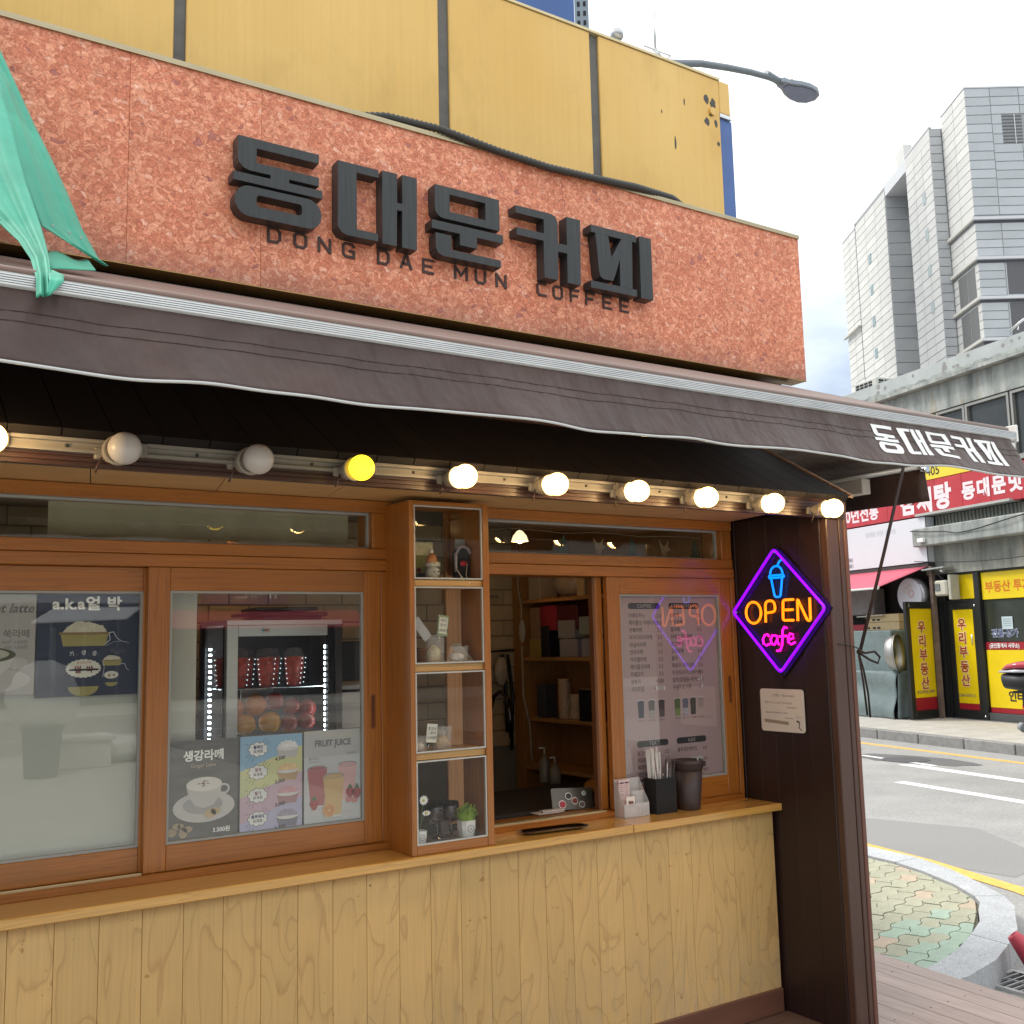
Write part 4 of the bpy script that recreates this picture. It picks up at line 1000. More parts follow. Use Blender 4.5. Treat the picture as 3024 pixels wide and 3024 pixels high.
names = ['far left lit bulb cut by the photo edge', 'first unlit opal globe bulb from the left', 'second unlit opal globe bulb, left of the yellow one', 'dim yellow globe bulb beside the unlit ones', 'white glowing bulb above the left edge of the glass cabinet', 'white glowing bulb above the left of the serving hatch', 'white glowing bulb above the middle of the serving hatch', 'white glowing bulb above the menu window', 'white glowing bulb second from the post', 'white glowing bulb nearest the corner post']
SK = M('socket_white', (.30, .27, .22), .5)
def bulb_fix(label, mat):
    t = thing('globe_bulb', label, 'light bulb', (0, 0, 0), 'globe bulbs on the rail')
    bm = B(); lathe(bm, [(.016, .105), (.024, .085), (.030, .055), (.033, .038)], (-.012, 0, 0), 20, 'Y'); part('socket', bm, SK, t)
    bm = B(); lathe(bm, [(.030, .036), (.0365, .036), (.0365, .031), (.030, .031)], (-.008, 0, 0), 24, 'Y', False); part('socket_ring', bm, SK, t)
    bm = B(); box(bm, -.05, .0, .088, .104, -.014, .014, .003); part('bracket', bm, SK, t)
    bm = B(); tube(bm, [(-.03, .09, -.005), (-.045, .07, -.03), (-.05, .08, -.05)], .003, 5); part('wire', bm, M('wire_brown', (.09, .05, .04), .6), t)
    bm = B(); sph(bm, (0, 0, 0), .0385, 28, 18); part('bulb', bm, mat, t)
    return t
prot = {}
bx_ = [.290, .608, .970, 1.288, 1.648, 2.007, 2.363, 2.698, 3.052, 3.400]
bz = [2.13, 2.131, 2.13, 2.129, 2.128, 2.126, 2.124, 2.121, 2.118, 2.115]
for i in range(10):
    key = 'off' if i in (1, 2) else 'yel' if i == 3 else 'on'
    if key not in prot:
        prot[key] = bulb_fix(names[i], {'off': BOFF, 'yel': BYL, 'on': BON}[key]); t = prot[key]
    else: t = dup(prot[key], (0, 0, 0), 0, names[i])
    t.location = (bx_[i], 2.79, bz[i])
    if i == 1: t.scale = (1.12,) * 3
    for a in (t,): BASE[a.name] = Vector(t.location)

# ============================================================ NEON SIGN on the wing wall
ns = thing('neon_open_sign', 'diamond neon sign with blue cup and orange OPEN lettering on the dark wing wall', 'neon sign', (3.49, 3.197, 1.44))
bm = B(); prism(bm, [(3.197, 2.005), (2.905, 1.714), (3.197, 1.418), (3.490, 1.714)], 3.492, 3.500, 'yz'); part('backboard', bm, M('backboard_black', (.015, .01, .02), .25), ns)
NX = 3.476
def ntube(name, pts, r, mat, closed=False, label=None):
    bm = B(); tube(bm, [(NX, a, b) for a, b in pts], r, 8, closed); return part(name, bm, mat, ns, **({'label': label} if label else {}))
NP = emis('neon_purple', (.17, .0, 1.0), 1.5); NO = emis('neon_orange', (1.0, .19, .003), 1.35); NB = emis('neon_blue', (.0, .17, .9), 1.2); NK = emis('neon_pink', (1.0, .005, .42), 1.3)
def rounded(pts, r=.012, closed=True, k=4):
    o = []; n = len(pts)
    for i in range(n):
        p = Vector(pts[i])
        if not closed and i in (0, n - 1): o.append(tuple(p)); continue
        a = (Vector(pts[i - 1]) - p); c = (Vector(pts[(i + 1) % n]) - p)
        ra = min(r, a.length / 2.1); rc = min(r, c.length / 2.1); s = p + a.normalized() * ra; e_ = p + c.normalized() * rc
        for j in range(k + 1):
            t = j / k; o.append(tuple(s * (1 - t) ** 2 + p * 2 * t * (1 - t) + e_ * t * t))
    return o
ntube('diamond_tube', rounded([(3.197, 1.986), (2.929, 1.714), (3.197, 1.440), (3.466, 1.714)], .02), .0058, NP, True)
def arc(cx, cz, ry, rz, a0, a1, n=14): return [(cx - ry * math.cos(R(a0 + (a1 - a0) * i / n)), cz + rz * math.sin(R(a0 + (a1 - a0) * i / n))) for i in range(n + 1)]
# (Y decreases to the right in the picture, hence the minus sign)
ntube('cup_tube', rounded([(3.222, 1.855), (3.206, 1.772), (3.173, 1.772), (3.158, 1.855)], .012, False), .0048, NB)
ntube('cup_tube', rounded([(3.233, 1.868), (3.148, 1.868), (3.148, 1.857), (3.233, 1.857)], .004), .0046, NB, True)
ntube('cup_tube', arc(3.190, 1.873, .036, .036, 0, 180), .0046, NB)
ntube('cup_tube', [(3.182, 1.907), (3.174, 1.922), (3.166, 1.930), (3.152, 1.936)], .0046, NB)
ntube('letter_tube', arc(3.339, 1.708, .0455, .048, 0, 360, 28)[:-1], .0056, NO, True, label='orange neon letter O')
ntube('letter_tube', rounded([(3.268, 1.662), (3.264, 1.757), (3.212, 1.757), (3.206, 1.708), (3.262, 1.704)], .022, False), .0056, NO, label='orange neon letter P')
ntube('letter_tube', rounded([(3.100, 1.757), (3.160, 1.757), (3.163, 1.712), (3.166, 1.668), (3.106, 1.667)], .012, False), .0056, NO, label='orange neon letter E')
ntube('letter_tube', [(3.163, 1.713), (3.106, 1.713)], .0056, NO)
ntube('letter_tube', rounded([(3.082, 1.663), (3.078, 1.760), (3.028, 1.662), (3.012, 1.664), (3.010, 1.760)], .012, False), .0056, NO, label='orange neon letter N')
ntube('script_tube', [(3.252, 1.600), (3.262, 1.609), (3.278, 1.606), (3.290, 1.588), (3.288, 1.568), (3.270, 1.560), (3.252, 1.566)], .0050, NK, label='pink neon letter c')
ntube('script_tube', [(3.212, 1.602), (3.232, 1.604), (3.244, 1.588), (3.240, 1.566), (3.224, 1.562), (3.210, 1.578), (3.205, 1.600), (3.206, 1.575), (3.196, 1.562)], .0050, NK, label='pink neon letter a')
ntube('script_tube', [(3.146, 1.634), (3.160, 1.640), (3.172, 1.625), (3.175, 1.590), (3.180, 1.558), (3.193, 1.536), (3.212, 1.536)], .0050, NK, label='pink neon letter f')
ntube('script_tube', [(3.192, 1.598), (3.150, 1.600)], .0048, NK)
ntube('script_tube', [(3.140, 1.583), (3.112, 1.590), (3.114, 1.606), (3.130, 1.610), (3.143, 1.592), (3.142, 1.572), (3.126, 1.563), (3.104, 1.572)], .0050, NK, label='pink neon letter e')
for a, b_ in ((3.197, 1.972), (3.197, 1.454), (3.45, 1.714), (2.945, 1.714)):
    bm = B(); lathe(bm, [(.005, 0), (.005, .02)], (3.474, a, b_), 8, 'X'); part('standoff', bm, CHR, ns)

# ============================================================ WHITEBOARD
wb = thing('small_whiteboard', 'small whiteboard with handwritten new menu hanging under the neon sign', 'whiteboard', (3.495, 3.215, 1.18))
bm = B()
pr = rrect(3.093, 3.340, 1.183, 1.368, .014, 4); pr = [(a, b_ + (3.34 - a) * (-.0) ) for a, b_ in pr]
prism(bm, pr, 3.492, 3.499, 'yz'); part('board', bm, M('board_white', (.74, .70, .66), .4, var=.06, vs=5), wb)
def wtxt(s, y, z, size, mat=INKG, **k): text(s, size, mat, wb, (3.4905, y, z), u=(0, -1, 0), v=(0, 0, 1), shear=.15, **k)
wtxt('신메뉴  New menu', 3.268, 1.335, .0165); wtxt('- 생딸기차  Ice Green Tea with Jeju', 3.322, 1.305, .0115); wtxt('Strawberry', 3.185, 1.286, .0125)
wtxt('- Banana Strawberry Latte', 3.318, 1.262, .0125); wtxt('smoothie', 3.20, 1.240, .012); wtxt('ICE 5.0', 3.136, 1.247, .0095)
bm = B(); prism(bm, [(3.320, 1.236), (3.318, 1.222), (3.180, 1.214), (3.183, 1.228)], 3.4902, 3.4918, 'yz'); part('tape_strip', bm, M('beige_tape', (.34, .30, .22), .6, var=.15, vs=120), wb)
bm = B(); tube(bm, [(3.490, 3.130, 1.236), (3.490, 3.118, 1.222), (3.490, 3.122, 1.205), (3.490, 3.108, 1.195)], .0018, 5); tube(bm, [(3.490, 3.132, 1.232), (3.490, 3.118, 1.230)], .003, 5); part('doodle', bm, INK, wb)
bm = B(); tube(bm, [(3.498, 3.24, 1.366), (3.498, 3.236, 1.376), (3.498, 3.232, 1.366)], .0015, 5); part('hook', bm, DARKM, wb)

# ============================================================ DISPLAY CABINET
dc = thing('display_cabinet', 'tall narrow glass fronted wooden cabinet with four shelves between the windows', 'display cabinet', (1.87, 3.38, .8725))
def cb(name, *a, m=AMZ, bev=.0015, **k):
    bm = B(); box(bm, *a, bev); return part(name, bm, m, dc, **k)
cb('side_panel', 1.697, 1.712, 3.292, 3.4695, .873, 2.118); cb('side_panel', 2.018, 2.033, 3.292, 3.4715, .873, 2.118)
cb('front_stile', 1.697, 1.7175, 3.278, 3.2915, .873, 2.118, m=AMZ); cb('front_stile', 2.006, 2.033, 3.278, 3.2915, .873, 2.118)
cb('bottom_rail', 1.718, 2.0055, 3.280, 3.2915, .873, .905, m=AMX); cb('top_rail', 1.718, 2.0055, 3.280, 3.2915, 2.103, 2.118, m=AMX)
cb('cabinet_top', 1.7125, 2.0175, 3.292, 3.47, 2.106, 2.117, m=AMX)
cb('cabinet_floor', 1.7125, 2.0175, 3.292, 3.47, .890, .903, m=M('cabinet_floor_dark', (.14, .10, .09), .3, var=.3, vs=20))
for z0, z1 in ((1.502, 1.529), (1.808, 1.833), (1.194, 1.219)):
    cb('shelf', 1.7125, 2.0175, 3.292, 3.468, z0, z1, m=wood('light_shelf_wood', (.62, .36, .13), (.3, .14, .04), 'X', 6, .35, .4, .2, .05, 24))
for z0, z1 in ((.905, 1.194), (1.219, 1.502), (1.529, 1.808), (1.833, 2.103)):
    bm = B(); box(bm, 1.718, 2.0055, 3.284, 3.288, z0 + .001, z1 - .001); gl_ = part('glass_door', bm, GLC, dc)
    bm = B(); ring(bm, [(1.718, z0 + .001), (2.0055, z0 + .001), (2.0055, z1 - .001), (1.718, z1 - .001)], [(1.7235, z0 + .0065), (2.000, z0 + .0065), (2.000, z1 - .0065), (1.7235, z1 - .0065)], 3.2815, 3.2905); part('silver_edge', bm, M('silver_edge', (.55, .55, .52), .35, .5), gl_)
# --- things in the cabinet
g = 'goods shown in the glass cabinet'
def pot(x, y, z, s, label, cut=False):
    t = thing('plant_pot', label, 'pot plant', (x, y, z), None)
    bm = B(); prf = [(.62, 0), (.8, .25), (.98, 1.0)]
    rings_ = []
    for r_, h in ((.66, 0), (.86, .5), (.9, 1.0), (.78, 1.0), (.74, .8)):
        rings_.append([bm.verts.new((x + a * s * .5 * r_, y + c_ * s * .5 * r_, z + h * s * .9)) for a, c_ in ((-1, -.6), (-.6, -1), (.6, -1), (1, -.6), (1, .6), (.6, 1), (-.6, 1), (-1, .6))])
    for a, c_ in zip(rings_, rings_[1:]):
        for k in range(8): bm.faces.new((a[k], a[(k + 1) % 8], c_[(k + 1) % 8], c_[k]))
    bm.faces.new(rings_[0][::-1]); bm.faces.new(rings_[-1])
    part('pot', bm, M('ceramic_white', (.72, .70, .67), .3, var=.04), t)
    bm = B(); ring(bm, disc(x, z + s * .48, s * .2, s * .2, 20), disc(x, z + s * .48, s * .175, s * .175, 20), y - s * .475, y - s * .46); part('round_mark', bm, INKG, t)
    text('A', s * .22, INKG, t, (x, y - s * .478, z + s * .40), align='CENTER')
    return t
t = pot(1.925, 3.335, .904, .066, 'white pot with round green moss plant in the cabinet bottom')
bm = B(); rnd = random.Random(2)
for k in range(420):
    a = rnd.uniform(0, 6.28); e_ = rnd.uniform(-.2, 1.5); r_ = .035 * rnd.uniform(.75, 1.12)
    p = Vector((1.925 + r_ * math.cos(a) * math.cos(e_) * 1.15, 3.335 + r_ * math.sin(a) * math.cos(e_), .980 + r_ * math.sin(e_) * .95)); q = p + Vector((rnd.uniform(-.008, .008), rnd.uniform(-.008, .008), rnd.uniform(-.004, .009)))
    d = Vector((rnd.uniform(-1, 1), rnd.uniform(-1, 1), rnd.uniform(-1, 1))).normalized() * .0022
    bm.faces.new([bm.verts.new(v) for v in (p - d, p + d, q + d * .6, q - d * .6)])
sph(bm, (1.925, 3.335, .975), .030, 14, 9, (1.1, 1, .9))
part('moss_foliage', bm, M('moss_green', (.22, .34, .035), .8, var=.4, vs=60), t, solid=None, kind='stuff')
t = pot(1.735, 3.325, .904, .05, 'small white pot with two daisies, left in the cabinet bottom')
for (dx, dz, tx) in ((.006, .150, 1.744), (.018, .105, 1.754)):
    bm = B(); tube(bm, [(1.737, 3.33, .948), (1.74, 3.32, .98), (tx, 3.315, .904 + dz)], .0012, 5); part('stem', bm, M('stem_green', (.1, .2, .05), .7), t)
    bm = B()
    for k in range(12):
        a = k * math.pi / 6; c_ = Vector((tx, 3.311, .904 + dz)); u_ = Vector((math.cos(a), -.15, math.sin(a) * (1 if dz > .12 else .55))); n_ = Vector((-math.sin(a), 0, math.cos(a) * (1 if dz > .12 else .55))) * .0035
        f = bm.faces.new([bm.verts.new(v) for v in (c_, c_ + u_ * .012 + n_, c_ + u_ * .019, c_ + u_ * .012 - n_)])
    part('petals', bm, M('petal_white', (.82, .82, .8), .6, var=0), t, solid=None)
    bm = B(); sph(bm, (tx, 3.309, .904 + dz), .005, 10, 6); part('flower_centre', bm, M('flower_yellow', (.7, .55, .1), .7), t)
for x in (1.805, 1.862):
    t = thing('wine_glass', 'clear stemmed glass, ' + ('left' if x < 1.84 else 'right') + ' of the pair between the potted plants', 'wine glass', (x, 3.375, .904), 'stemmed glasses in the cabinet')
    bm = B(); lathe(bm, [(.022, 0), (.022, .002), (.004, .006), (.003, .045), (.006, .052), (.024, .068), (.031, .095), (.028, .125), (.0265, .125), (.0295, .095), (.0225, .069), (.004, .056)], (x, 3.375, .904), 24, cap=False); part('glass_body', bm, M('clear_glassware', (.95, .95, .95), .02, var=0, trans=1, ior=1.45), t)
bm = B(); box(bm, 1.775, 1.895, 3.435, 3.438, .945, 1.015); box(bm, 1.82, 1.85, 3.425, 3.436, .904, .95); single('photo_card', bm, M('card_brownish', (.30, .22, .19), .5, var=.5, vs=25), 'brownish picture card leaning behind the stemmed glasses', 'card')
# shelf 3 (z 1.219)
def card(name, x, z0, w_, h_, lines, label, tilt=0, mat=None, border=None):
    t = thing(name, label, 'price card', (x, 3.33, z0))
    c_, s_ = math.cos(R(tilt)), math.sin(R(tilt))
    def Pq(a, b_): return (x + a * c_ - b_ * s_, z0 + a * s_ + b_ * c_)
    bm = B(); prism(bm, [Pq(-w_ / 2, .03), Pq(w_ / 2, .03), Pq(w_ / 2, .03 + h_), Pq(-w_ / 2, .03 + h_)], 3.330, 3.3325)
    part('card', bm, border or M('card_white', (.68, .67, .60), .6, var=.05), t)
    if border:
        bm = B(); prism(bm, [Pq(-w_ * .4, .03 + h_ * .1), Pq(w_ * .4, .03 + h_ * .1), Pq(w_ * .4, .03 + h_ * .9), Pq(-w_ * .4, .03 + h_ * .9)], 3.3285, 3.3295); part('card_face', bm, M('card_white'), t)
    for i, s_t in enumerate(lines):
        px, pz = Pq(0, .03 + h_ * (.68 - .24 * i)); text(s_t, h_ * .19, INK, t, (px, 3.3278, pz), u=(c_, 0, s_), v=(-s_, 0, c_), align='CENTER')
    bm = B(); tube(bm, [(x, 3.334, z0 + .035), (x - .005, 3.337, z0 + .015), (x - .012, 3.33, z0 + .001), (x + .012, 3.345, z0 + .001)], .0013, 5); part('wire_stand', bm, CHR, t)
card('price_card', 1.782, 1.2195, .042, .066, ['초코넛', '- 쿠키', '3,500원'], 'white handwritten price card on a wire stand on the second shelf up', -6)
card('price_card', 1.728, 1.2195, .03, .06, [' '], 'blue green card half hidden behind the cabinet left edge', 18, border=M('card_teal', (.25, .35, .36), .6))
def baked(x, y, z, rx_, rz_, col, label, cat='baked snack', nm='baked_snack', bag=True):
    t = thing(nm, label, cat, (x, y, z)); bm = B(); sph(bm, (x, y, z + rz_), 1, 16, 12, (rx_, rx_ * .8, rz_))
    rnd = random.Random(int(x * 1000))
    for v in bm.verts: v.co += Vector((rnd.uniform(-1, 1), rnd.uniform(-1, 1), rnd.uniform(-1, .4))) * rx_ * .08
    part('snack', bm, M('snack_%.2f' % x, col, .7, var=.35, vs=50, bump=.5, bs=60), t)
    if bag:
        bm = B(); gridm(bm, lambda u, v: (x + (rx_ * 1.5 * (1 - .2 * v)) * math.cos(u * 6.283) + .4 * rx_ * v, y + rx_ * 1.1 * math.sin(u * 6.283), z + .001 + v * rz_ * 3.0 + .002 * math.sin(u * 40)), 20, 6); part('cellophane_bag', bm, CLR, t, solid=None)
    return t
baked(1.828, 3.35, 1.2195, .026, .027, (.45, .30, .14), 'round nutty cookie in a clear bag on the second shelf up')
baked(1.735, 3.35, 1.2195, .020, .018, (.62, .56, .48), 'pale bun in a bag at the left end of the second shelf up')
for x, y, r_ in ((1.795, 3.345, -35),):
    bm = B(); box(bm, 0, .075, -.001, .001, 0, .042, mat=Matrix.Translation((x - .03, 3.365, 1.262)) @ Matrix.Rotation(R(14), 4, 'Y')); single('paper_sleeve', bm, M('sleeve_grey', (.36, .33, .29), .6), 'tilted grey paper sleeve above the nutty cookie', 'sleeve')
# shelf 2 (z 1.529)
baked(1.800, 3.34, 1.5295, .027, .034, (.52, .46, .28), 'round nougat cookie with dark pieces standing on the middle shelf', bag=True)
bm = B(); lathe(bm, [(.030, 0), (.030, .004), (.029, .006)], (1.752, 3.34, 1.5295), 20)
t = thing('biscuit_stack', 'stack of brown biscuits at the left of the middle shelf', 'biscuits', (1.757, 3.35, 1.5295)); bm.free()
b0 = B(); lathe(b0, [(.020, 0), (.022, .003), (.020, .006)], (1.757, 3.36, 1.5300), 18); k0 = part('biscuit', b0, M('biscuit_brown', (.16, .07, .03), .8, var=.3, vs=60), t)
for i in range(1, 9): clone(k0, t, (random.uniform(-.002, .002), 0, .0065 * i))
t = baked(1.895, 3.34, 1.5295, .030, .020, (.74, .72, .69), 'white powdered cake roll in a clear bag on the middle shelf')
card('price_card', 1.832, 1.6, .044, .075, ['버터', '쿠키', '3,000원'], 'green bordered price card above the nougat cookie', -7, border=M('card_green', (.25, .33, .18), .6))
bm = B(); box(bm, -.018, .018, -.001, .001, -.045, .045, .0, Matrix.Translation((1.752, 3.335, 1.655)) @ Matrix.Rotation(R(-38), 4, 'Y')); single('silver_pouch', bm, M('pouch_silver', (.42, .41, .41), .35, .4), 'tilted silver pouch at the left of the middle shelf', 'pouch')
bm = B(); hexa(bm, [(1.90, 3.37, 1.533), (1.965, 3.37, 1.533), (1.965, 3.373, 1.533), (1.90, 3.373, 1.533), (1.875, 3.39, 1.60), (1.915, 3.39, 1.60), (1.915, 3.393, 1.60), (1.875, 3.393, 1.60)]); single('grey_sleeve', bm, M('sleeve_grey'), 'grey paper flap leaning beside the white cake roll', 'sleeve')
# top shelf: plush in a hat, bag box and hanging black case
t = thing('plush_ornament', 'white round plush ornament with fluffy hat on the top shelf', 'ornament', (1.80, 3.36, 1.8335))
bm = B(); sph(bm, (1.80, 3.36, 1.862), .028, 22, 14, (1, .9, .95)); part('plush_body', bm, M('plush_white', (.55, .56, .5), .8, var=.1, vs=60, bump=.5, bs=200), t)
bm = B(); lathe(bm, [(.027, 0), (.029, .012), (.022, .018)], (1.802, 3.36, 1.885), 18); part('hat_brim', bm, M('plush_cream', (.62, .58, .45), .9, var=.15, vs=80, bump=.6, bs=150), t)
bm = B(); lathe(bm, [(.022, 0), (.018, .02), (.006, .035)], (1.797, 3.36, 1.902), 16); part('hat', bm, M('hat_orange', (.55, .2, .05), .8), t)
bm = B(); sph(bm, (1.795, 3.36, 1.943), .010, 12, 8); part('pompom', bm, M('plush_cream'), t)
for x in (1.792, 1.812):
    bm = B(); sph(bm, (x, 3.334, 1.864 + (x - 1.79) * .1), .0025, 8, 6); part('eye', bm, INK, t)
for x in (1.785, 1.812):
    bm = B(); sph(bm, (x, 3.345, 1.8375), .008, 10, 6, (1, 1.2, .5)); part('foot', bm, M('plush_white'), t)
t = thing('gift_bag', 'olive and cream printed gift bag at the left of the top shelf', 'bag', (1.757, 3.41, 1.8335))
bm = B(); box(bm, 1.72, 1.797, 3.40, 3.44, 1.834, 1.98, .003); part('bag', bm, M('bag_olive', (.26, .25, .06), .6, var=.2, vs=12), t)
bm = B(); box(bm, 1.721, 1.796, 3.396, 3.3995, 1.93, 1.979); part('bag_top_print', bm, M('bag_cream', (.5, .45, .25), .6, var=.4, vs=40), t)
bm = B(); lathe(bm, [(.010, 0), (.010, -.001)], (1.738, 3.3995, 1.875), 16, 'Y'); part('round_label', bm, M('label_dark_red', (.15, .02, .04), .5), t)
bm = B(); box(bm, 1.72, 1.79, 3.38, 3.395, 1.8335, 1.862); part('dark_base', bm, BLK, t)
t = thing('headset_case', 'black rounded case with red centre and white cord on the top shelf', 'case', (1.925, 3.39, 1.8335))
bm = B(); prism(bm, rrect(1.895, 1.955, 1.834, 1.962, .028, 6), 3.385, 3.415); part('case_body', bm, BLK, t)
bm = B(); tube(bm, [(1.892, 3.38, 1.87), (1.892, 3.38, 1.935), (1.905, 3.38, 1.96), (1.925, 3.38, 1.968), (1.945, 3.38, 1.96), (1.956, 3.38, 1.94)], .006, 8); part('band', bm, M('band_mauve', (.35, .3, .34), .5), t)
bm = B(); sph(bm, (1.927, 3.382, 1.902), .013, 14, 8, (1.3, .4, .8)); part('red_centre', bm, M('case_red', (.5, .03, .05), .5), t)
bm = B(); tube(bm, [(1.893, 3.375, 1.93), (1.889, 3.37, 1.88), (1.893, 3.33, 1.836), (1.897, 3.287, 1.82)], .0022, 6); tube(bm, [(1.94, 3.378, 1.9), (1.93, 3.37, 1.86), (1.925, 3.35, 1.836)], .0015, 6); part('white_cord', bm, WHT, t)
bm = B(); box(bm, 1.965, 2.012, 3.43, 3.436, 1.834, 2.0); single('grey_card_box', bm, M('box_bluegrey', (.36, .38, .40), .5, var=.1), 'pale blue grey card box at the right of the top shelf', 'box')

# the cabinet's contents were laid out on its front plane: slide each one back along its own sight line depth
for o in list(COL.objects):
    if o.parent is None and 'category' in o:
        l = o.location
        if 1.70 < l.x < 2.02 and 3.30 < l.y < 3.47 and .9 < l.z < 2.1 and not o.name.startswith('display_cabinet'): l.x = min(l.x * (l.y + .005) / 3.30, 2.0); o.location = l
# ============================================================ COUNTER THINGS
t = thing('card_holder', 'frosted plastic leaflet holder left on the counter beside the straw box', 'holder', (2.80, 3.43, .8725))
yb, yf = 3.462, 3.398; x0, x1 = 2.735, 2.868; z0 = .873
bm = B()
box(bm, x0, x1, yf, yb, z0, z0 + .002); box(bm, x0, x1, yf, yf + .0018, z0 + .002, z0 + .055); box(bm, x0, x1, yb - .0018, yb, z0 + .002, z0 + .15)
for x in (x0, x1 - .0018): hexa(bm, [(x, yf + .002, z0 + .002), (x + .0018, yf + .002, z0 + .002), (x + .0018, yb - .002, z0 + .002), (x, yb - .002, z0 + .002), (x, yf + .002, z0 + .055), (x + .0018, yf + .002, z0 + .055), (x + .0018, yb - .002, z0 + .15), (x, yb - .002, z0 + .15)])
part('holder_shell', bm, FROST, t)
bm = B(); box(bm, 2.800, 2.802, yf + .003, yb - .003, z0 + .003, z0 + .09); box(bm, 2.803, x1 - .003, 3.43, 3.432, z0 + .003, z0 + .10); part('divider', bm, FROST, t)
for k in range(3):
    bm = B(); box(bm, 2.812 + k * .017, 2.817 + k * .017, yf - .0012, yf - .0002, z0 + .006, z0 + .037); part('front_rib', bm, FROST, t)
PNK = M('pink_paper', (.72, .54, .52), .6, var=.05)
for k in range(4):
    t = thing('menu_leaflet', 'pink folded menu leaflet, ' + ['front most', 'second', 'third', 'rearmost'][k] + ' of the four in the holder', 'leaflet', (2.77, 3.44, .877), 'menu leaflets in the holder')
    y = 3.436 + k * .006
    bm = B(); box(bm, 2.740, 2.797, y, y + .001, .877, 1.022 - k * .002); part('leaflet', bm, PNK, t)
    if k == 0:
        for xx in (2.745, 2.771):
            bm = B(); prism(bm, rrect(xx, xx + .021, 1.007, 1.012, .002), y - .0012, y - .0002); part('header_bar', bm, M('navy_print', (.03, .02, .08), .5, var=0), t)
            for j in range(6):
                bm = B(); box(bm, xx, xx + .015 + .004 * (j % 2), y - .001, y - .0002, .999 - j * .008, .9996 - j * .008 + .0008); part('text_line', bm, INKG, t)
t = thing('business_card', 'white card with a brown storefront sketch in front of the pink leaflets', 'card', (2.775, 3.41, .877))
bm = B(); box(bm, 2.752, 2.797, 3.404, 3.4055, .877, .957); part('card', bm, M('card_pure_white', (.82, .76, .73), .5), t)
bm = B(); prism(bm, [(2.763, .915), (2.788, .915), (2.790, .930), (2.786, .938), (2.763, .940)], 3.4025, 3.4036); part('sketch', bm, M('sketch_brown', (.20, .09, .07), .6, var=.5, vs=200), t)
t = thing('straw_box', 'black square box of straws on the counter beside the big tumbler', 'box', (2.953, 3.43, .8725))
bm = B(); w_ = .002; X0, X1, Y0, Y1, Z0, Z1 = 2.897, 3.009, 3.385, 3.462, .873, 1.017
box(bm, X0, X1, Y0, Y1, Z0, Z0 + .004); box(bm, X0, X1, Y0, Y0 + w_, Z0 + .004, Z1); box(bm, X0, X1, Y1 - w_, Y1, Z0 + .004, Z1); box(bm, X0, X0 + w_, Y0 + w_, Y1 - w_, Z0 + .004, Z1); box(bm, X1 - w_, X1, Y0 + w_, Y1 - w_, Z0 + .004, Z1); part('box_shell', bm, BLKM, t)
rnd = random.Random(11)
def straw(x, y, tx, ty, h, mat, label, grp, nm, r_=.0036):
    bm = B(); tube(bm, [(x, y, .879), (x + tx * .5, y + ty * .5, .879 + h * .5), (x + tx, y + ty, .879 + h)], r_, 7)
    o = single(nm, bm, mat, label, 'straw', grp); return o
for k in range(17):
    x = 2.905 + .0042 * k + rnd.uniform(-.002, .002); y = 3.425 + rnd.uniform(0, .03)
    straw(x, y, rnd.uniform(-.012, .012) - .008, rnd.uniform(-.004, .002), rnd.uniform(.235, .265), CLR2, 'white paper sleeved straw in the rear bunch of the black box', 'pale sleeved straws', 'sleeved_straw', .0042)
BST = M('black_straw', (.05, .05, .055), .35, var=.2)
for k in range(14):
    x = 2.925 + .0048 * k; y = 3.392 + rnd.uniform(0, .025)
    straw(x, y, (k - 5) * .0035, 0, rnd.uniform(.165, .205) + (.01 if k > 7 else -.02), BST if k % 3 else CLR2, 'dark stirrer straw in the front bunch of the black box' if k % 3 else 'clear sleeved stirrer among the dark ones', 'dark stirrers' if k % 3 else 'clear sleeved stirrers', 'stirrer_straw', .0033)
t = thing('coffee_tumbler', 'large matte dark brown tumbler with open lid on the counter', 'tumbler', (3.098, 3.405, .8725))
TBM = M('tumbler_brown', (.052, .038, .038), .42, var=.06); c_ = (3.098, 3.405, .873)
bm = B(); lathe(bm, [(.0, 0), (.045, 0), (.047, .003), (.061, .165), (.0, .165)], c_, 40); part('cup_body', bm, TBM, t)
bm = B(); lathe(bm, [(.060, .166), (.0645, .168), (.0665, .19), (.068, .192), (.0685, .20), (.066, .207), (.058, .208), (.055, .185), (.0, .184)], c_, 40); part('lid', bm, TBM, t)
bm = B(); box(bm, 3.158, 3.174, 3.37, 3.40, 1.05, 1.072, .003); part('lid_clasp', bm, TBM, t)
bm = B(); tube(bm, [(3.13, 3.37, 1.062), (3.135, 3.385, 1.09)], .003, 6); single('white_straw_tip', bm, CLR2, 'short white straw tip poking out of the tumbler', 'straw')
t = thing('oval_tray', 'narrow bronze oval tray at the serving hatch on the counter', 'tray', (2.39, 3.36, .8725))
bm = B(); cx, cy = 2.355, 3.365; ax_ = Vector((math.cos(R(8)), math.sin(R(8)) * -.6, 0)).normalized(); ay_ = Vector((-ax_.y, ax_.x, 0))
def stadium(L_, W_, n=12):
    o = []
    for k in range(n + 1): a = R(-90 + 180 * k / n); o.append((L_ - W_ + W_ * math.cos(a), W_ * math.sin(a)))
    for k in range(n + 1): a = R(90 + 180 * k / n); o.append((-L_ + W_ + W_ * math.cos(a), W_ * math.sin(a)))
    return o
rs = []
for L_, W_, z in ((.125, .030, .874), (.148, .040, .882), (.152, .043, .8835), (.149, .041, .8845), (.126, .030, .877), (.05, .005, .877)):
    rs.append([bm.verts.new(Vector((cx, cy, z)) + ax_ * a + ay_ * b_) for a, b_ in stadium(L_, W_)])
